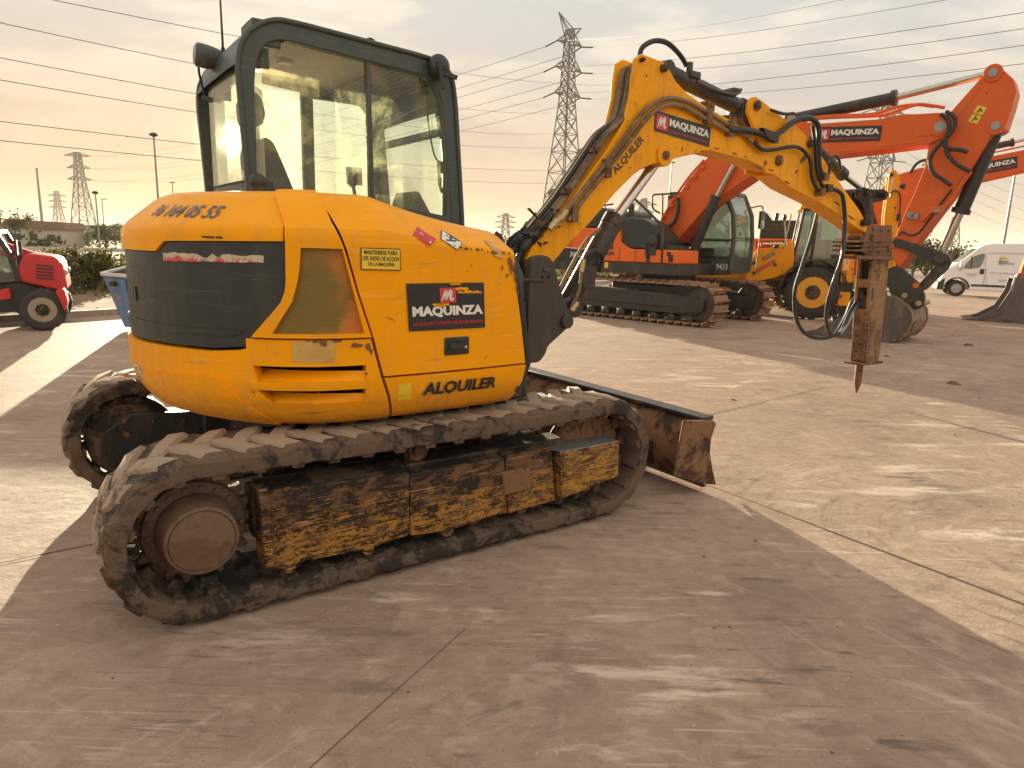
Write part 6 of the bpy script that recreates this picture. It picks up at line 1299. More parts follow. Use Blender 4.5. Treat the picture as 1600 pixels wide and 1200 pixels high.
for v in (-.78, .78):
    mb.bar((ju1, v, jb), (ju1 - .16, v, jz), .07, .07); mb.bar((.12, v, jb), (.06, v, jz), .10, .07); mb.bar((ju0, v, 1.35), (ju0 + .12, v, jz), .07, .07); mb.bar((ju0, v, 1.38), (.1, v, 1.38), .06, .06); mb.bar((ju1, v, jb), (.15, v, jb), .07, .06); mb.bar((ju1 - .16, v, jz), (ju0 + .12, v, jz), .08, .07)
for u in (ju1, ju0): mb.bar((u, -.78, 1.45), (u, .78, 1.45), .05, .05)
mb.prism([(ju1, .9), (ju1 - .03, jb + .02), (.0, jb + .02), (.0, .9)], -.76, .76, 1); mb.prism([(ju0, 1.0), (ju0, 1.4), (.1, 1.4), (.1, 1.0)], -.76, .76, 1)
JC = mb.build('cab', None, JX, bevel=.01)
mb = MB().use('yellow machine paint').prism(round_poly([(ju1 - .02, jz + .01), (ju1 - .12, jz + .17), (ju0 + .2, jz + .19), (ju0 + .05, jz + .01)], .08), -.82, .82, 1); mb.build('roof', None, JC, bevel=.02)
mb = MB().use('machine glass')
for v in (-.77, .77): mb.quad((ju1 - .01, v, jb), (.14, v, jb), (.08, v, jz), (ju1 - .16, v, jz)); mb.quad((.05, v, 1.38), (ju0, v, 1.38), (ju0 + .12, v, jz), (.02, v, jz))
mb.quad((ju1, -.76, 1.4), (ju1, .76, 1.4), (ju1 - .15, .76, jz), (ju1 - .15, -.76, jz)); mb.build('cab_window', None, JC)
mb = MB().use('teal tint glass'); mb.quad((ju1 - .135, -.74, jz - .17), (ju1 - .135, .74, jz - .17), (ju1 - .15, .74, jz - .01), (ju1 - .15, -.74, jz - .01)); mb.quad((ju1 - .15, .765, jz - .16), (.2, .765, jz - .16), (.17, .765, jz - .01), (ju1 - .165, .765, jz - .01)); mb.build('sun_band', None, JC)
mb = MB().use('seat fabric'); mb.box(-.65, -.5, -.3, .2, 1.2, 2.1); mb.box(-.6, -.1, -.3, .2, 1.2, 1.45); mb.tube([(.35, -.05, 1.2), (.28, -.05, 1.75)], .04, 8); mb.lathe((.25, -.05, 1.75), (-.3, 0, 1), [(.17, 0), (.19, .015), (.17, .03)], 20); mb.build('seat', None, JC, bevel=.03)
mb = MB().use('cab interior')      # mudguard arching over the rear tyre
arcs = []
for a in np.radians(np.linspace(8, 172, 22)): arcs.append([(r_ * math.cos(a), v, .70 + r_ * math.sin(a)) for r_, v in ((.80, .66), (.84, .66), (.84, 1.16), (.80, 1.16))])
mb.use('dark steel').loops(arcs); mb.prism([(-.78, .95), (-.78, 1.42), (-.5, 1.54), (.3, 1.54), (.55, 1.30), (.75, .95)], .55, .72, 1); mb.build('mudguard', 'dark steel', JX, bevel=.01)
for s in (1, -1):
    mb = MB().use('yellow machine paint'); v = .80 * s; P_ = [(1164, 434), (1170, 415), (1181, 393), (1186, 389), (1194, 389), (1222, 383), (1239, 376), (1241, 400), (1238, 424), (1210, 434), (1180, 440), (1166, 440)]
    o_ = round_poly([jp(*p, v=.80) for p in P_], .05); mb.prism(o_, v - .06, v + .06, 1); A_o = mb.build('loader_arm', None, JX, bevel=.015)
    if s > 0:
        fn = plane_fn(J.at(1194, 407, v=.867), J.at(1211, 398, v=.867), J.at(1209, 394, v=.867), J.at(1190, 403, v=.867), (0, 1, 0)); mb = MB(); put(mb, 'decal black', *gridsq(3), fn); put(mb, 'decal white', *text_geo('MAQUINZA', .02), sub(fn, .2, .2, .95, .8, .004)); put(mb, 'decal red', SQ, [(0, 1, 2, 3)], sub(fn, .03, .1, .16, .9, .004)); mb.build('company_sticker', None, A_o)
        fn = plane_fn(J.at(1182, 427, v=.867), J.at(1212, 410, v=.867), J.at(1210, 405, v=.867), J.at(1179, 422, v=.867), (0, 1, 0)); mb = MB(); put(mb, 'decal red', *gridsq(3), fn); put(mb, 'faded label', *text_geo('ALQUILER DE MAQUINARIA', .01), sub(fn, .05, .25, .95, .75, .004)); mb.build('red_sticker', None, A_o)
        mb = MB().use('dark steel')
        for p in ((1178, 411), (1211, 414), (1178, 427)): q = J.at(*p, v=.86); mb.cyl((q[0], .80, q[2]), (q[0], .88, q[2]), .05, n=12)
        mb.build('pivot_pin', None, A_o); a, b = J.at(1180, 439, v=.7), J.at(1236, 424, v=.7); mb = MB().use('black steel').cyl(a, b, .07, n=14); mb.build('lift_cylinder', None, A_o)
mb = MB().use('chrome'); mb.tube([J.at(1228, 385, v=.9), J.at(1226, 344, v=.9) , J.at(1227, 336, v=.9)], .018, 6); mb.tube([J.at(1224, 388, v=.9), J.at(1236, 338, v=.9), J.at(1236, 334, v=.9)], .018, 6); mb.use('black plastic').sphere(J.at(1226, 340, v=.9), (.05, .05, .09)).sphere(J.at(1213, 385, v=.9), (.07, .05, .05)); mb.build('mirror_arm', None, JC)
sx0, sx1 = jp(1330, 450, v=1.1)[0], jp(1312, 450, v=1.1)[0]; sz0, sz1 = jp(1320, 478, v=1.1)[1], jp(1322, 395, v=1.1)[1]
for s in (1, -1):
    mb = MB().use('yellow machine paint').box(sx0, sx1, s * 1.0 - .09, s * 1.0 + .09, sz0, sz1); mb.box(sx0 - .04, sx1 + .05, s - .11, s + .11, sz0, sz0 + .04); mb.use('black steel').box(sx0 + .05, sx1 - .05, s - .06, s + .06, .1, sz0); mb.box(sx0 - .08, sx1 + .08, s - .15, s + .15, .0, .1); ST = mb.build('stabiliser_leg', None, JX, bevel=.008)
    if s > 0:
        w_ = sx1 - sx0; f2 = lambda x, y, l=0.: (sx1 - w_ * (.10 + .5 * x), 1.0915 + l, sz0 + (sz1 - sz0) * (.35 + .6 * y)); mb = MB(); put(mb, 'decal white', [(1 - y, x) for x, y in text_geo('3CX', .02)[0]], text_geo('3CX', .02)[1], sub(f2, 0, .55, 1, 1.0, .001))
        for k in range(11): put(mb, 'decal black', SQ, [(0, 1, 2, 3)], sub(f2, 0, .02 + .046 * k, .75, .045 + .046 * k, .001))
        mb.build('leg_marking', None, ST)
mb = MB().use('black steel').box(sx0 - .05, sx1 + .02, -1.1, 1.1, .75, 1.0); mb.box(sx0 - .02, sx0 + .1, -1.0, 1.0, .4, 1.25); mb.build('backhoe_frame', None, JX, bevel=.01)
mb = MB().use('yellow machine paint')
jbv = .1
mb.prism(round_poly([jp(*p, v=jbv) for p in ((1379, 400), (1381, 340), (1386, 300), (1389, 272), (1394, 263), (1399, 267), (1405, 274), (1406, 284), (1400, 318), (1402, 345), (1404, 365), (1400, 402))], .04), jbv - .03, jbv + .03, 1)
mb.prism(round_poly([jp(*p, v=jbv) for p in ((1379, 400), (1381, 340), (1386, 300), (1389, 272), (1394, 263), (1399, 267), (1405, 274), (1406, 284), (1400, 318), (1402, 345), (1404, 365), (1400, 402))], .04), jbv - .33, jbv - .27, 1)
mb.prism([jp(*p, v=jbv) for p in ((1382, 398), (1385, 335), (1391, 290), (1396, 290), (1394, 345), (1396, 398))], jbv - .27, jbv - .03, 1); a = jp(1390, 400, v=jbv); mb.prism([(a[0] - .25, .75), (a[0] + .25, .75), (a[0] + .18, a[1]), (a[0] - .15, a[1])], jbv - .3, jbv, 1)
mb.bar((sx0, jbv - .15, .95), (a[0] + .1, jbv - .15, 1.0), .3, .35); JB = mb.build('backhoe_boom', None, JX, bevel=.008)
f3 = plane_fn(J.at(1388.5, 302, v=jbv + .034), J.at(1394, 303, v=jbv + .034), J.at(1399, 278, v=jbv + .034), J.at(1393.5, 277, v=jbv + .034), (0, 1, 0)); mb = MB(); tv, tf = text_geo('JCB', .02); put(mb, 'decal white', [(1 - y, x) for x, y in tv], tf, f3); mb.build('boom_lettering', None, JB)
mb = MB().use('black steel'); q = J.at(1391, 274, v=0); mb.cyl((q[0], jbv - .36, q[2]), (q[0], jbv + .06, q[2]), .05, n=12); mb.tube(smooth_path([J.at(*p, v=.2) for p in ((1391, 308), (1394, 300), (1400, 298), (1406, 304), (1407, 318), (1405, 338))], 5), .022, 7); q = J.at(1410, 291, v=.15); mb.lathe(q, (-1, .3, 0), [(.03, -.06), (.07, 0), (.075, .06), (.06, .07)], 14); q = J.at(1404, 340, v=.15); mb.box(q[0] - .04, q[0] + .04, .1, .2, q[2] - .08, q[2] + .08); mb.build('boom_fittings', None, JB)

# ================================================================== VAN
vg = ground_at(1492, 463); va = R(155); vn = np.array([-math.sin(va), math.cos(va)]); vo_ = vg[:2] - vn * .92
VF = Frame(vo_, va)
VX = empty('van', (*vo_, 0), va, 'white high-roofed panel van with a small yellow logo and black side strip', 'van')
vp = [(1466, 449), (1467, 441), (1471, 433), (1476, 425), (1486, 417), (1500, 409), (1516, 398), (1532, 386), (1542, 382), (1556, 380.5), (1600, 380.5)]
sd_ = VF.uz(vp, .98); ur = sd_[-1][0]; ztop = sd_[-1][1]
zl = .30
def vband(y): # side outline as half-width by height: tumblehome
    return .98 if y < 1.3 else .98 - .12 * ((y - 1.3) / 1.3) ** 1.5
upper = [(p[0], p[1]) for p in sd_]; back = [(ur - 3.6, ztop), (ur - 3.75, ztop - .2), (ur - 3.8, zl)]
outl = upper + back; bot = [(sd_[0][0], zl)]
full = round_poly(outl + [(0 + .48, zl)] + [(.48 * math.cos(a), .36 + .48 * math.sin(a)) for a in np.linspace(0, math.pi, 9)][0:9] + [(-.48, zl)], 0)
full = [(sd_[0][0] + .04, zl)] + upper + back + [(-3.05, zl)] + [(-3.45 + -.45 * math.cos(a) , .36 + .45 * math.sin(a)) for a in np.linspace(math.pi, 0, 9)][::1] if False else [(sd_[0][0] + .04, zl)] + upper + back + [(-.46, zl)] + [(.46 * math.cos(a), .36 + .46 * math.sin(a)) for a in np.linspace(math.pi, 0, 11)] + [(.46, zl)]
mb = MB().use('white van paint')
mb.loops([[(x, s * (vband(z) - ins), z) for x, z in full] for s, ins in ((-1, .06), (-1, .0), (1, .0), (1, .06))] if False else [[(x, -vband(z), z) for x, z in full], [(x, vband(z), z) for x, z in full]])
VB = mb.build('body', None, VX, bevel=.06, smooth=40, seg=3)
def vq(px, py): q = VF.at(px, py, v=.98); return q[0], q[2]
mb = MB().use('van glass'); wp = [vq(*p) for p in ((1505, 419), (1511, 410), (1523, 400), (1536, 396), (1540, 397), (1536, 410), (1531, 418), (1516, 420))]; mb.add([(x, vband(z) + .006, z) for x, z in wp], [tuple(range(8))]); wx = [vq(1498, 411), vq(1531, 387.5)]
mb.quad((wx[0][0] + .03, -.8, wx[0][1] + .02), (wx[0][0] + .03, .8, wx[0][1] + .02), (wx[1][0] + .06, .75, wx[1][1] - .02), (wx[1][0] + .06, -.75, wx[1][1] - .02)); mb.build('cab_window', None, VB, smooth=0)
mb = MB().use('black plastic')
for (a, b) in (((1519, 401), (1517, 419)),): p, q = vq(*a), vq(*b); mb.bar((p[0], vband(p[1]) + .01, p[1]), (q[0], vband(q[1]) + .01, q[1]), .05, .02, (0, 1, 0))
p, q = vq(1517, 444), vq(1600, 450); mb.box(ur - 2.2, p[0], .96, 1.0, q[1] - .02, p[1]); x0, z0_ = vq(1478, 440)
mb.prism([(sd_[0][0] + .06, .28), (sd_[0][0] + .05, .62), (x0 + .05, .80), (.50, .60), (.50, .28)], -.99, .995, 1)
hh = vq(1534, 424); mb.box(hh[0] - .09, hh[0] + .07, .97, 1.0, hh[1] - .12, hh[1] + .10)
for s in (math.pi,): mb.loops([[(r_ * math.cos(a), v, .36 + r_ * math.sin(a)) for r_, v in ((.45, .9), (.50, .9), (.50, 1.0), (.45, 1.0))] for a in np.linspace(.1, math.pi - .1, 14)])
mb.build('bumper', None, VB, bevel=.015)
mb = MB().use('decal white'); lx = VF.at(1473, 431, v=.9); mb.sphere((lx[0] - .08, .82, lx[2]), (.10, .16, .14), 12, 8).sphere((lx[0] - .08, -.82, lx[2]), (.10, .16, .14), 12, 8); mb.build('headlight', None, VB)
m_ = vq(1503, 417); mb = MB().use('white trim').sphere((m_[0] + .05, 1.12, m_[1] + .02), (.06, .10, .17), 12, 8); mb.use('black plastic').bar((m_[0], .95, m_[1] - .1), (m_[0] + .05, 1.1, m_[1] - .1), .05, .05); mb.build('wing_mirror', None, VB)
for u in (0, -3.45):
    for s in (1, -1):
        mb = MB().use('rubber').lathe((u, s * .72, .36), (0, s, 0), [(.22, 0), (.33, .0), (.36, .04), (.36, .2), (.33, .235), (.21, .235), (.2, .2)], 28); Wh = mb.build('wheel', None, VX, smooth=30)
        mb = MB().use('lamp grey').lathe((u, s * .93, .36), (0, s, 0), [(.2, -.02), (.205, .015), (.15, .02), (.13, -.01), (.06, .0), (.04, .03)], 20); mb.build('wheel_trim', None, Wh)
mb = MB().use('lamp grey')
for a, b in (((1540, 398), (1541, 447)), ((1536, 446), (1541, 420))): p, q = vq(*a), vq(*b); mb.bar((p[0], vband(p[1]) + .002, p[1]), (q[0], vband(q[1]) + .002, q[1]), .012, .012)
for y in (395, 426): p, q = vq(1544, y), vq(1600, y + 0); mb.bar((p[0], vband(p[1]) + .002, p[1]), (ur - 1.5, vband(p[1]) + .002, p[1]), .014, .014)
mb.build('door_seam', None, VB)
def vfn(a, b, c, d): return plane_fn(*[VF.at(*p, v=.99) for p in (a, b, c, d)], (0, 1, 0))
fn = vfn((1562, 407), (1574, 407), (1574, 400.5), (1562, 400.5)); mb = MB(); put(mb, 'decal black', [(.02, .4), (.2, .75), (.2, .3)], [(0, 1, 2)], fn); put(mb, 'decal black', [(.98, .4), (.8, .75), (.8, .3)], [(0, 1, 2)], fn); put(mb, 'decal yellow', [(.2, .9), (.5, 1), (.8, .9), (.72, .35), (.5, .0), (.28, .35)], [tuple(range(6))], sub(fn, 0, 0, 1, 1, .004))
put(mb, 'decal black', *text_geo('Martin', .02), vfn((1561, 410), (1576, 410), (1576, 407), (1561, 407))); put(mb, 'decal black', *text_geo('Suministros', .02), vfn((1561, 413), (1585, 413.5), (1585, 410.5), (1561, 410))); mb.build('company_logo', None, VB)
mb = MB()
for x0, x1, y in ((1508, 1527, 427.5), (1510, 1526, 429.5), (1512, 1523, 431.3), (1560, 1573, 437.5), (1561, 1572, 439.5)): put(mb, 'lamp grey', SQ, [(0, 1, 2, 3)], vfn((x0, y + .5), (x1, y + .5), (x1, y - .3), (x0, y - .3)))
mb.build('small_lettering', None, VB)

# ================================================================== RED TELEHANDLER at the left edge
tg = ground_at(70, 517); ta = R(30); to_ = (tg[0] - .85 * math.sin(ta), tg[1] + .85 * math.cos(ta)); RF = Frame(to_, ta)
RX = empty('telehandler', (*to_, 0), ta, 'red compact handler with a rounded bonnet, dark cab and chunky tyres', 'telehandler')
def rq(px, py, v=-.55): q = RF.at(px, py, v=v); return q[0], q[2]
hood = round_poly([rq(*p) for p in ((22, 432), (36, 398), (50, 396), (86, 401), (97, 410), (102, 430), (106, 452), (98, 456), (60, 447), (30, 440))], .06)
mb = MB().use('red paint').prism(hood, -.55, .75, 1); HB = mb.build('bonnet', None, RX, bevel=.09, smooth=60, seg=3)
mb = MB().use('black plastic')
for i in range(5): p, q = rq(56, 414 + 5 * i), rq(84, 416 + 5 * i); mb.bar((p[0], -.556, p[1]), (q[0], -.556, q[1]), .02, .03, (0, 1, 0))
mb.build('side_grille', None, HB)
mb = MB().use('red paint'); a, b = rq(-70, 372, v=.2), rq(40, 402, v=.2); mb.bar((a[0], .2, a[1] + .1), (b[0] + .3, .2, b[1] - .1), .22, .24); mb.build('lifting_boom', None, RX, bevel=.02)
mb = MB().use('black steel'); p = rq(30, 400, v=-.5); mb.cyl((p[0], -.45, p[1] - .3), (p[0], -.45, p[1] + .25), .045, n=12); p = rq(18, 398, v=-.6); mb.tube([(p[0], -.58, p[1]), (p[0] + .1, -.85, p[1] + .1)], .015, 6); mb.box(p[0] + .08, p[0] + .12, -.95, -.78, p[1] + .0, p[1] + .25); mb.build('mirror', None, RX)
a = rq(92, 458); mb = MB().use('red paint'); mb.prism(round_poly([rq(*p, v=-.6) for p in ((88, 452), (102, 448), (108, 470), (104, 484), (98, 470))], .04), -1.0, -.45, 1); mb.prism(round_poly([rq(*p, v=-.7) for p in ((-6, 455), (14, 450), (18, 466), (-4, 470))], .02), -.75, -.5, 1); mb.build('mudguard', None, RX, bevel=.02)
mb = MB().use('black plastic'); mb.prism(round_poly([rq(*p) for p in ((-60, 452), (30, 440), (60, 449), (98, 458), (100, 478), (50, 488), (-60, 490))], .04), -.45, .65, 1); mb.build('chassis', None, RX, bevel=.02)
mb = MB().use('black steel'); c_ = [rq(*p) for p in ((-70, 445), (-62, 360), (-30, 352), (-8, 362), (14, 396), (30, 440))]
for v in (-.55, .7):
    for i in range(5): mb.bar((c_[i][0], v, c_[i][1]), (c_[i + 1][0], v, c_[i + 1][1]), .08, .08)
mb.bar((c_[3][0], -.55, c_[3][1]), (c_[3][0], .7, c_[3][1]), .08, .08); mb.prism([c_[0], rq(-68, 425), rq(24, 425), c_[5]], -.5, .65, 1); CBR = mb.build('cab', None, RX, bevel=.01)
mb = MB().use('machine glass'); mb.add([(p[0], -.56, p[1]) for p in c_], [tuple(range(6))]); mb.add([(p[0], .71, p[1]) for p in c_], [tuple(range(6))]); mb.build('cab_window', None, CBR, smooth=0)
wr = rq(72, 461, v=-.9)[1]
for u, v, o in ((0, -.85, -1), (0, 1.0, 1), (-1.75, -.85, -1), (-1.75, 1.0, 1)): Wt = ag_wheel('w', (u, v, .36), .36, .28, .21, RX, o, 'tyre', 'dusty rim')
mb = MB().use('lamp grey'); q = RF.at(100, 426, v=-.55); mb.sphere((q[0], -.35, q[2]), (.05, .1, .06)).sphere((q[0], .55, q[2]), (.05, .1, .06)); mb.build('headlight', None, HB)

# ================================================================== BLUE SKIP
sg = ground_at(200, 517); KF = Frame(sg[:2], R(-4))
SX = empty('skip', (*sg[:2], 0), R(-4), 'battered blue steel skip with a rim tinted as sunlit beside the black rear panel', 'skip')
def kq(px, py, v=0.): q = KF.at(px, py, v=v); return q[0], q[2]
L0, L1 = kq(159, 428), kq(188, 512); zr = L0[1]; zr2 = kq(199, 440)[1]
def skip_ring(inset, z0, z1): pass
bl_, tl = (L1[0], .05), (L0[0], zr)
P8 = lambda t, v: (bl_[0] * (1 - t) + tl[0] * t, v, .05 * (1 - t) + zr * t)
xr = 3.1; mb = MB().use('blue skip paint')
outer = [[(bl_[0], .12, .05), (xr, .12, .05), (xr, 1.55, .05), (bl_[0], 1.55, .05)], [(tl[0], 0, zr), (xr + .3, 0, zr2 - .05), (xr + .3, 1.7, zr + .22), (tl[0], 1.7, zr + .22)]]
mb.loops([outer[0], outer[1]], caps=False); inr = [[(x + (.05 if x < 1 else -.05), y + (.05 if y < .8 else -.05), z + (.05 if k == 0 else 0)) for x, y, z in outer[k]] for k in (0, 1)]
mb.use('dark steel').loops([inr[1], inr[0]], caps=False); mb.add(inr[0], [(0, 1, 2, 3)]); mb.add(outer[0], [(3, 2, 1, 0)])
SB = mb.build('container', None, SX, smooth=0)
mb = MB().use('white trim')  # the rim's sunlit white edge is put into its colour
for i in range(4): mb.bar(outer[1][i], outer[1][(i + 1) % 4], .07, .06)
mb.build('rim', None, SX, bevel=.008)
mb = MB().use('blue skip paint')
for x in (.05, .9, 1.8, 2.6): mb.bar((x, .09, .08), (x - .05 if x < .3 else x, -.03, zr - .1), .09, .06, (0, 1, 0))
mb.build('side_rib', None, SX, bevel=.006)
mb = MB().use('black steel')
for x, z in ((tl[0] + .22, zr - .16), (tl[0] + .55, zr - .2)): mb.cyl((x, -.10, z), (x, .06, z), .045, n=12)
mb.build('lifting_pin', None, SX)

# ================================================================== STREET LAMPS
def lamp(top, depth, r=.075, head='disc', lab='', arm=None):
    p = at_depth(*top, depth); o = empty('street_lamp', (p[0], p[1], 0), 0, lab, 'street lamp', 'street lamps round the yard'); h = p[2]
    MB().use('galvanised steel').cyl((0, 0, 0), (0, 0, h), r * 1.3, r * .75, 10).build('pole', None, o)
    mb = MB().use('black plastic')
    if head == 'disc': mb.lathe((0, 0, h - .05), (0, 0, 1), [(.08, 0), (.34, .12), (.36, .22), (.2, .34), (.02, .38)], 18)
    elif head == 'arm': mb.box(-.1, .9, -.12, .12, h - .06, h + .08)
    else: mb.box(-.5, .5, -.12, .12, h - .08, h + .08)
    mb.build('lamp_head', None, o, bevel=.02); return o
lamp((240, 213), 62, .085, 'disc', 'tall dark street lamp with a round head, standing alone above the yellow hood')
lamp((149, 303), 78, .085, 'disc', 'round-headed street lamp rising close beside the larger hazy pylon')
lamp((159, 311), 130, .09, 'arm', 'very thin street lamp with a side arm next to the larger hazy pylon')
lamp((269, 285), 135, .11, 'bar', 'small flat-headed street lamp just above the yellow hood, beside the rear window')
lamp((1587, 266), 72, .14, 'disc', 'thick pale lamp post rising behind the white van')
lamp((1050, 254), 110, .10, 'bar', 'thin far lamp post under the arch of the yellow boom')
lamp((1481, 393), 150, .13, 'bar', 'short far lamp post by the van nose, with a flat wide head')
lamp((1487, 391), 170, .13, 'disc', 'short far lamp post by the van nose, between the two others')
lamp((1490, 386.5), 165, .13, 'disc', 'tallest of the three short far lamp posts by the van nose')
lamp((57, 263), 210, .36, 'bar', 'thick hazy mast standing alone over the pale shed')

# ================================================================== PYLONS
def pylon(base_px, depth, H, wb, ww, wt, zw, arms, rot, lab, horn=None, t=.10, ins=True):
    """four-legged lattice tower: base width wb, waist ww at height zw, top wt; arms: (height, half-length)"""
    p = at_depth(*base_px, depth); o = empty('pylon', (p[0], p[1], 0), rot, lab, 'pylon', 'power line pylons')
    wd = lambda z: np.interp(z, (0, zw, H), (wb, ww, wt)) / 2
    mb = MB().use('pylon steel'); zs = [0]
    while zs[-1] < H - .5: zs.append(min(H, zs[-1] + max(1.6, wd(zs[-1]) * 1.75)))
    cs = ((1, 1), (-1, 1), (-1, -1), (1, -1))
    for i in range(len(zs) - 1):
        a, b = zs[i], zs[i + 1]
        for k in range(4):
            c0, c1 = cs[k], cs[(k + 1) % 4]; P = lambda c, z: (c[0] * wd(z), c[1] * wd(z), z)
            mb.bar(P(c0, a), P(c0, b), t * 1.5, t * 1.5); mb.bar(P(c0, a), P(c1, b), t * .8, t * .8); mb.bar(P(c1, a), P(c0, b), t * .8, t * .8); mb.bar(P(c0, b), P(c1, b), t * .8, t * .8)
    mb.build('lattice_tower', None, o, smooth=0); tips = []
    for z, L in arms:
        mb = MB().use('pylon steel'); w_ = wd(z)
        for s in (-1, 1):
            tip = (s * L, 0, z + .1)
            for c in (-w_, w_):
                mb.bar((s * w_, c, z), tip, t, t); mb.bar((s * w_, c, z + 1.5), tip, t, t)
                for f in (.3, .6): q = V3((s * w_, c, z)) * (1 - f) + V3(tip) * f; q2 = V3((s * w_, c, z + 1.5)) * (1 - f) + V3(tip) * f; q3 = V3((s * w_, -c, z)) * (1 - f) + V3(tip) * f; mb.bar(q, q2, t * .7, t * .7); mb.bar(q, q3, t * .7, t * .7)
            tips.append(tip)
        A = mb.build('crossarm', None, o, smooth=0)
        if ins:
            for s in (-1, 1):
                for d in (-1, 1):
                    mb = MB().use('insulator').cyl((s * L, 0, z), (s * (L + .3), d * 2.6, z - .5), .13, n=8); mb.build('insulator_string', None, A)
    if horn:
        mb = MB().use('pylon steel')
        for s, hx, hz in horn:
            for c in (-wt / 2, wt / 2):
                mb.bar((wt / 2 * s, c, H - 1.2), (hx, 0, hz), t, t); mb.bar((-wt / 2 * s, c, H), (hx, 0, hz), t, t)
        mb.build('earth_wire_peak', None, o, smooth=0)
    return o, p
PY1, q1 = pylon((876, 400), 128, 38.6, 6.6, 2.0, 1.1, 27.0, [(36.4, 2.8), (32.2, 3.1), (28.0, 3.0)], R(38), 'tallest and darkest lattice pylon, with a horned top, behind the yellow boom', [(-1, -2.7, 40.9), (1, 2.6, 39.4)], .13)
PY2, q2 = pylon((133, 372), 330, 38.6, 9, 3.4, 2.0, 26, [(37.0, 5.8), (31.6, 5.2), (26.4, 5.4)], R(5), 'larger of the two hazy pylons over the red handler, with three wide arms', None, .27, False)
pylon((95, 370), 620, 38, 10, 4, 2.4, 25, [(34.0, 8), (29, 8), (24.0, 8)], R(5), 'smaller and fainter of the two hazy pylons over the red handler', None, .42, False)
PY3, q3 = pylon((1357, 408), 175, 38.2, 7.2, 3.6, 2.0, 24, [(36.0, 5.4), (30.6, 5.6), (25.0, 5.0)], R(25), 'lattice pylon seen between the orange boom and the breaker link', None, .17)
pylon((789, 386), 420, 21, 6, 3.5, 2, 13, [(18.5, 5.5), (15.5, 6.5), (12.5, 5.5)], R(10), 'small far pylon between the yellow side door and the foot of the boom', None, .38, False)
pylon((1001, 392), 360, 27.5, 6, 3.6, 2, 18, [(24.5, 7.5), (20.5, 6), (16.8, 6)], R(15), 'small far pylon above the black engine cowl of the orange excavator', None, .36, False)
pylon((1484, 404), 330, 21, 5, 3.6, 1.6, 12, [], R(10), 'slender far lattice mast without arms beside the nose of the white van', None, .34, False)

# ================================================================== POWER LINES
def wire(P0, P1, sag, r, lab, markers=True, n=28):
    P0, P1 = V3(P0), V3(P1); pts = [P0 * (1 - t) + P1 * t - V3((0, 0, 4 * sag * t * (1 - t))) for t in np.linspace(0, 1, n)]
    c = pts[n // 2].copy(); r *= .68; mb = MB().use('cable').tube([p - c for p in pts], r, 5)
    for k in (3, 7, 12): 
        if markers: q = pts[k] - c; mb.box(q[0] - r * 1.2, q[0] + r * 1.2, q[1] - r * 1.2, q[1] + r * 1.2, q[2] - r * 2.2, q[2] + r * 1.2)
    o = mb.build('power_line', None, None); o.location = c
    return tag(o, lab, 'power line', 'overhead power lines')
nm = ('highest', 'second highest', 'third', 'fourth', 'fifth', 'lowest')
lL = [((-120, -42), (960, 139), 5.), ((-120, 9), (860, 183), 5.), ((-120, 67), (860, 215), 5.), ((-120, 104), (880, 236), 5.), ((-120, 175), (900, 272), 3.5), ((-120, 207), (900, 292), 3.)]
for i, (a, b, sg_) in enumerate(lL):
    wire(at_depth(*a, 46), at_depth(b[0], b[1] - 6, 165), sg_ * .35, .040, 'power line passing behind the cab, %s of the six parallel ones' % nm[i])
PYF = Frame(q1[:2], R(38))
def tipw(x, z): return PYF.o + PYF.B.T @ np.array([x, 0, z])
k_ = 0
for (z, L), (rt, rt2) in zip([(36.4, 2.8), (32.2, 3.1), (28.0, 3.0)], (((1400, -18), (1640, -30)), ((1660, 10), (1660, 36)), ((1660, 62), (1660, 92)))):
    for s, tgt in ((1, rt2), (-1, rt)):
        d = PYF.B.T @ np.array([0, -2.6, -.5])
        wire(tipw(s * (L + .3), z) + d, at_depth(*tgt, 52), .8, .038, 'power line over the orange boom, from the tallest pylon, %s arm, %s' % (('top', 'middle', 'bottom')[k_ // 2], ('outer tip', 'inner tip')[k_ % 2])); k_ += 1
PLF = Frame(q2[:2], R(5)); k_ = 0
for (z, L), (z2, L2) in zip([(36.4, 2.8), (32.2, 3.1), (28.0, 3.0)], [(37.0, 5.8), (31.6, 5.2), (26.4, 5.4)]):
    for s in (-1, 1):
        d = PYF.B.T @ np.array([0, 2.6, -.5]); e = PLF.o + PLF.B.T @ np.array([s * L2, 0, z2 + .1])
        wire(tipw(s * (L + .3), z) + d, e, 5.5, .060, 'power line between tallest and hazy pylons, %s arm, %s' % (('top', 'middle', 'bottom')[k_ // 2], ('inner tip', 'outer tip')[k_ % 2]), False); k_ += 1
P3F = Frame(q3[:2], R(25)); k_ = 0
for z, L, tx in ((36.0, 5.4, 1700), (30.6, 5.6, 1720), (25.0, 5.0, 1740)):
    for s in (-1, 1):
        wire(P3F.o + P3F.B.T @ np.array([s * (L + .3), -2.6, z - .5]), at_depth(tx, (300, 345, 385)[k_ // 2] - 12 * s, 240), 4, .055, 'thin power line between the orange arm and the van, %s pair, %s wire' % (('upper', 'middle', 'lower')[k_ // 2], ('lower', 'upper')[s > 0]), False); k_ += 1

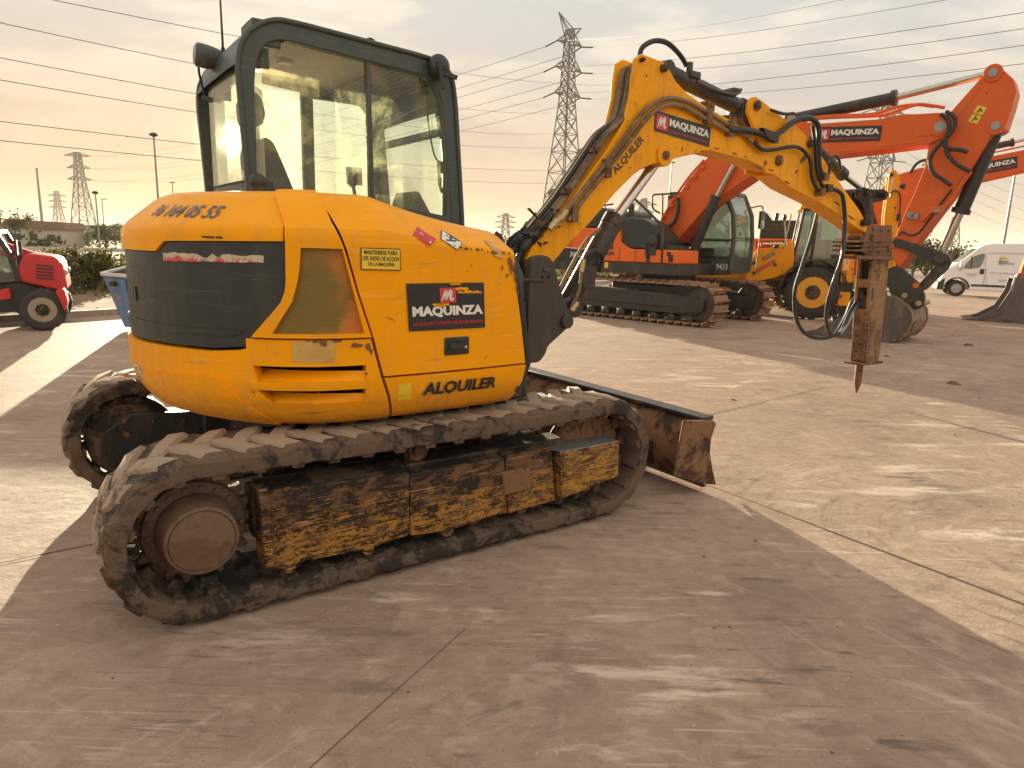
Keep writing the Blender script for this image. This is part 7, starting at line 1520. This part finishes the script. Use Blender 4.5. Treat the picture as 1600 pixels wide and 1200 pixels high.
# ================================================================== FAR SCENERY
def leaves(mb, c, r, n, size, g, shape=1.0, mats_=('leaf', 'leaf', 'leaf yellow'), hollow=.35):
    """many small leaf faces gathered in clumps through the volume of a crown"""
    c = V3(c); r = V3(r); k = max(6, n // 60); cl_ = []
    for _ in range(k):
        d = g.normal(size=3); d /= np.linalg.norm(d); q = (hollow + (1 - hollow) * g.random()) * d; cl_.append((c + q * r, .22 + .22 * g.random()))
    for i in range(n):
        cc, cr = cl_[g.integers(k)]; p = cc + g.normal(size=3) * r * cr * .75
        if p[2] < .02: continue
        a = g.normal(size=3); a /= np.linalg.norm(a); b = np.cross(a, g.normal(size=3)); b /= np.linalg.norm(b) + 1e-9; s = size * (.6 + .8 * g.random())
        mb.use(mats_[g.integers(len(mats_))]); mb.add([p - a * s, p + b * s * .5, p + a * s, p - b * s * .5], [(0, 1, 2, 3)])
def bush(loc, r, n, size, seed, lab, mats_=('leaf', 'leaf', 'leaf', 'leaf yellow'), cat='bush', trunk=0., group='bushes beyond the yard'):
    g = np.random.default_rng(seed); o = empty('tree' if trunk else 'bush', (loc[0], loc[1], loc[2]), 0, lab, cat, group)
    mb = MB(); lobes = 5
    for i in range(lobes): leaves(mb, (g.normal(0, .42) * r[0], g.normal(0, .42) * r[1], trunk + r[2] * (.45 + .5 * g.random())), (r[0] * .62, r[1] * .62, r[2] * .55), n // lobes, size, g, mats_=mats_)
    mb.build('crown', None, o, smooth=0)
    mb = MB().use('bark')
    for i in range(4 if not trunk else 5): e = (g.normal(0, .4) * r[0], g.normal(0, .4) * r[1], trunk + r[2] * .9); mb.tube([(g.normal(0, .04), g.normal(0, .04), -.05), (e[0] * .3, e[1] * .3, max(trunk, e[2] * .4)), e], [.05 + .05 * bool(trunk), .04 + .03 * bool(trunk), .008], 6)
    mb.build('trunk' if trunk else 'stem', None, o); return o
def gp_(px, py): return ground_at(px, py, -.05)
bl_list = [((108, 452), (1.1, .9, .85), 1500, .07, 'dark green bush beyond the kerb, at the bonnet tip of the red handler'), ((140, 450), (1.2, 1., .9), 1800, .07, 'broad bush with yellow flowers between the red handler and the blue skip'), ((172, 446), (1.0, .9, .8), 1300, .07, 'bush behind the blue skip with some yellow blossom'), ((192, 440), (1.3, 1., .95), 1300, .07, 'green bush at the skip, touching the black rear panel in the view'), ((78, 440), (1.4, 1.1, .8), 1000, .08, 'dusty bush behind the bonnet of the red handler')]
for i, (p, r, n, s, lab) in enumerate(bl_list): q = gp_(*p); bush(q, r, n, s, 20 + i, lab, ('leaf', 'leaf', 'leaf', 'leaf yellow') if i in (1, 2) else ('leaf', 'leaf', 'dry grass'))
q = at_depth(165, 372, 90); bush((q[0], q[1], 0), (2.3, 2, 1.9), 1300, .15, 41, 'rounded dark tree by the far road, beside the round-headed lamp', ('far leaf', 'leaf'), 'tree', .6, 'far trees')
q = at_depth(185, 356, 150); bush((q[0], q[1], 0), (1.7, 1.5, 1.3), 800, .17, 42, 'small round-headed tree on the skyline touching the edge of the hood', ('far leaf',), 'tree', 2.2, 'far trees')
q = at_depth(20, 356, 75); bush((q[0], q[1], 0), (1.7, 1.6, 1.8), 1300, .13, 43, 'big round tree above the cab of the red handler', ('far leaf', 'leaf'), 'tree', 1.5, 'far trees')
q = at_depth(107, 366, 95); bush((q[0], q[1], 0), (2.4, 2, 1.1), 800, .15, 44, 'low tree at the gable end of the pale shed', ('far leaf', 'leaf'), 'tree', .3, 'far trees')
for i, (px, dp, rr, lab) in enumerate(((1428, 60, (2.2, 2, 2.2), 'tree seen under the bucket link of the orange excavator'), (1450, 66, (3, 2, 2.0), 'dark bushy tree between the bucket link and the van'), (1472, 62, (2.6, 2, 2.0), 'dark tree touching the nose of the white van'), (1410, 72, (2.6, 2, 2.2), 'dark tree behind the tip of the orange arm'))): q = at_depth(px, 405, dp); bush((q[0], q[1], 0), rr, 900, .16, 50 + i, lab, ('leaf', 'far leaf'), 'tree', .4, 'far trees')
# shed with a pitched roof and a distant white works building
q = at_depth(62, 362, 85); SHD = empty('shed', (q[0], q[1], 0), R(8), 'low pale shed with a dark pitched roof beyond the red handler', 'shed')
MB().use('wall plaster').box(-4.0, 2.8, 0, 5, 0, 2.1).build('wall', None, SHD); MB().use('roof tile').prism([(-4.2, 2.1), (3.0, 2.1), (2.6, 3.0), (-3.6, 3.2)], -.3, 5.3, 1).build('roof', None, SHD)
mb = MB().use('window dark')
for u in (-3, -1.2, .8): mb.box(u, u + .9, -.02, .05, .7, 1.5)
mb.build('window', None, SHD)
q = at_depth(160, 360, 260); FB = empty('warehouse', (q[0], q[1], 0), R(5), 'long pale warehouse far off on the skyline behind the hazy pylon', 'warehouse')
MB().use('wall plaster').box(-10, 16, 0, 12, 0, 4.2).build('wall', None, FB); MB().use('far hill').box(-10.3, 16.3, -.3, 12.3, 4.2, 5.0).build('roof', None, FB); MB().use('window dark').box(-6, -3, -.05, .1, 0, 3).box(4, 8, -.05, .1, 0, 3).build('door', None, FB)
# road with a low wall and guard rail on the left
a, b = at_depth(-200, 386, 46), at_depth(330, 386, 56); mb = MB().use('wall plaster'); d = (b - a)[:2] / np.linalg.norm((b - a)[:2])
for i in range(14): p, r_ = a[:2] + (b - a)[:2] * i / 14, a[:2] + (b - a)[:2] * (i + .97) / 14; mb.bar((p[0], p[1], .52), (r_[0], r_[1], .52), .12, .28); mb.box(p[0] - .06, p[0] + .06, p[1] - .06, p[1] + .06, -.1, .52)
tag(mb.build('guard_rail', None), 'pale guard rail along the far road beyond the bushes', 'guard rail')
# low hills on the skyline
g = np.random.default_rng(4); xs = np.linspace(-1500, 1900, 70); hz_ = 9 + 9 * np.abs(np.sin(xs / 310 + 1)) + 7 * g.random(70); hz_[(xs > -250) & (xs < 700)] *= .62
MBh = MB().use('far hill'); MBh.loops([[(x, 1150, -2) for x in xs], [(x, 1250, z * .6) for x, z in zip(xs, hz_)], [(x, 1400, z) for x, z in zip(xs, hz_)], [(x, 1800, -2) for x in xs]], closed=False, caps=False); struct(MBh.build('hills', None, smooth=60))
# rough grass and scrub beyond the yard
g = np.random.default_rng(9); mb = MB()
for i in range(9000):
    u = g.random(); a = -18 + 95 * u ** 1.3; bq = g.uniform(3.0, 9) + g.exponential(9); p = kpt(a, bq); n_ = max(.1, .12 + .010 * a)
    h = g.uniform(.12, .42) * (1.3 if bq > 7 else .7); t_ = g.normal(0, .15, 2); w_ = n_ * g.uniform(.2, .5); an = g.uniform(0, 3.1)
    mb.use(('dry grass', 'dry grass', 'leaf')[g.integers(3)]); mb.add([(p[0] - w_ * math.cos(an), p[1] - w_ * math.sin(an), -.06), (p[0] + w_ * math.cos(an), p[1] + w_ * math.sin(an), -.06), (p[0] + t_[0], p[1] + t_[1], h)], [(0, 1, 2)])
struct(mb.build('scrub_grass', None, smooth=0), 'stuff')
mb = MB(); g = np.random.default_rng(10)
for i in range(150):
    x = g.uniform(-60, 130); y = g.uniform(70, 150); r_ = g.uniform(1, 2.6) * (1 if y < 110 else 1.5)
    kk = K0 + KD * ((np.array([x, y]) - K0) @ KD); 
    if (np.array([x, y]) - K0) @ KN < 14: continue
    leaves(mb, (x, y, r_ * .4), (r_ * 1.6, r_, r_ * .55), 46, .38, g, mats_=('far leaf', 'far leaf', 'leaf'))
struct(mb.build('far_scrub', None, smooth=0), 'stuff')

# ================================================================== SMALL THINGS ON THE SLAB
def clod(px, py, s, lab, flat=.4, m='clod'):
    g = np.random.default_rng(int(px * 7 + py)); q = ground_at(px, py); s = s * .55; mb = MB().use(m); n = 9
    rings = [[(s * (1 - .55 * k / 2 if k else 1) * (.75 + .4 * g.random()) * math.cos(2 * math.pi * i / n), s * (1 - .55 * k / 2 if k else 1) * (.75 + .4 * g.random()) * math.sin(2 * math.pi * i / n), -.004 + s * flat * k / 2) for i in range(n)] for k in range(3)]
    mb.loops(rings); o = mb.build('mud_clod', None, smooth=50); o.location = (q[0], q[1], 0.005); return tag(o, lab, 'mud clod', 'clods of dried mud on the slab')
clod(1116, 981, .014, 'dark clod of a close pair on the shaded slab, the one nearer the track'); clod(1140, 980, .014, 'dark clod of a close pair on the shaded slab, the one farther from the track')
clod(1309, 980, .012, 'small clod alone on the shaded slab beyond the close pair'); clod(1300, 1176, .012, 'small clod at the bottom edge of the view')
for (x, y, s, lab) in ((1513, 540, .20, 'largest dark clod, lying past the orange excavator bucket'), (1488, 525, .06, 'small dark clod just beyond the largest one by the bucket'), (1490, 600, .17, 'flat brown clod in the shade past the chisel'), (1385, 557, .10, 'thin brown clod close beside the breaker foot'), (1145, 625, .06, 'reddish clod on the sunlit slab between blade and chisel'), (1300, 560, .03, 'tiny clod in front of the breaker hoses'), (1530, 622, .03, 'tiny clod in the shade between the chisel and the grey bucket'), (1492, 680, .025, 'tiny dark clod on the sunlit slab away from everything'), (1100, 870, .02, 'small brown clod inside the machine shadow'), (1180, 845, .02, 'brown speck of mud on the shadow edge side of the slab'), (650, 870, .012, 'tiny clod under the middle of the near track'), (176, 1060, .012, 'tiny reddish clod on the shaded slab behind the tracks'), (128, 476, .14, 'black clod on the dirt strip by the skip'), (152, 481, .07, 'small black clod on the dirt strip beside the bigger one')): clod(x, y, s, lab, .35)

# ================================================================== HAZE
hm = bpy.data.materials.new('haze air'); hm.use_nodes = True; hm.node_tree.nodes.clear()
_o = hm.node_tree.nodes.new("ShaderNodeOutputMaterial"); _v = hm.node_tree.nodes.new("ShaderNodeVolumePrincipled")
_v.inputs['Color'].default_value = (.96, .87, .76, 1); _v.inputs['Density'].default_value = .00032; _v.inputs['Anisotropy'].default_value = .05
hm.node_tree.links.new(_v.outputs[0], _o.inputs['Volume']); MATS['haze air'] = hm
struct(MB().use('haze air').box(-2600, 2600, -700, 4100, -3.5, 62).build('haze', None, smooth=0), 'stuff')


# ---- loose pieces of one kind become parts of their own
def split_loose(o, gap=.012):
    me = o.data; n = len(me.vertices); par = list(range(n))
    def find(a):
        while par[a] != a: par[a] = par[par[a]]; a = par[a]
        return a
    for p in me.polygons:
        a = find(p.vertices[0])
        for q in p.vertices[1:]: par[find(q)] = a
    co = np.array([v.co for v in me.vertices]); root = np.array([find(i) for i in range(n)]); ids = np.unique(root)
    bb = [[co[root == r].min(0) - gap, co[root == r].max(0) + gap, {r}] for r in ids]; go = True
    while go:
        go = False
        for i in range(len(bb)):
            for j in range(i + 1, len(bb)):
                if (bb[i][0] <= bb[j][1]).all() and (bb[j][0] <= bb[i][1]).all():
                    bb[i] = [np.minimum(bb[i][0], bb[j][0]), np.maximum(bb[i][1], bb[j][1]), bb[i][2] | bb[j][2]]; del bb[j]; go = True; break
            if go: break
    if len(bb) < 2: return
    mats = list(me.materials); base = o.name.split('.')[0]
    for k, (_, _, s_) in enumerate(bb):
        idx = [i for i in range(n) if root[i] in s_]; mp = {v: i for i, v in enumerate(idx)}; ps = [p for p in me.polygons if root[p.vertices[0]] in s_]
        m2 = bpy.data.meshes.new(base); m2.from_pydata([tuple(co[i]) for i in idx], [], [tuple(mp[v] for v in p.vertices) for p in ps])
        for m_ in mats: m2.materials.append(m_)
        m2.polygons.foreach_set('material_index', [p.material_index for p in ps]); m2.polygons.foreach_set('use_smooth', [p.use_smooth for p in ps]); m2.set_sharp_from_angle(angle=R(35)) if ps[0].use_smooth else None; m2.update()
        if k == 0: o.data = m2
        else:
            c = o.copy(); c.data = m2; c.name = base; col.objects.link(c); c.parent = o.parent
SPLIT = {'paint_scratch', 'rear_wall', 'pivot_pin', 'bare_patch', 'boom_hose', 'boom_pipe', 'arm_pipe', 'cab_window', 'window_seal', 'crossarm', 'headlight', 'lifting_pin', 'side_rib', 'window', 'door', 'handrail', 'mirror_arm', 'bottom_roller', 'track_roller', 'sun_band', 'quarter_window', 'arm_hoses', 'boom_fittings', 'panel_gap', 'side_pipe', 'torn_sleeve', 'mudguard', 'wiper_gear', 'bucket_label', 'engine_cowl', 'small_lettering', 'hose_bundle', 'bumper', 'quick_coupler', 'bucket_linkage', 'cylinder_pipes', 'side_gear', 'undercarriage_frame', 'chassis', 'seat', 'door_seam', 'blade_arms'}
for o in [o for o in bpy.data.objects if o.type == 'MESH' and o.name.split('.')[0] in SPLIT and not o.children and o.data.users == 1]: split_loose(o, -.001 if o.name.startswith(('bare_patch', 'paint_scratch')) else .012)
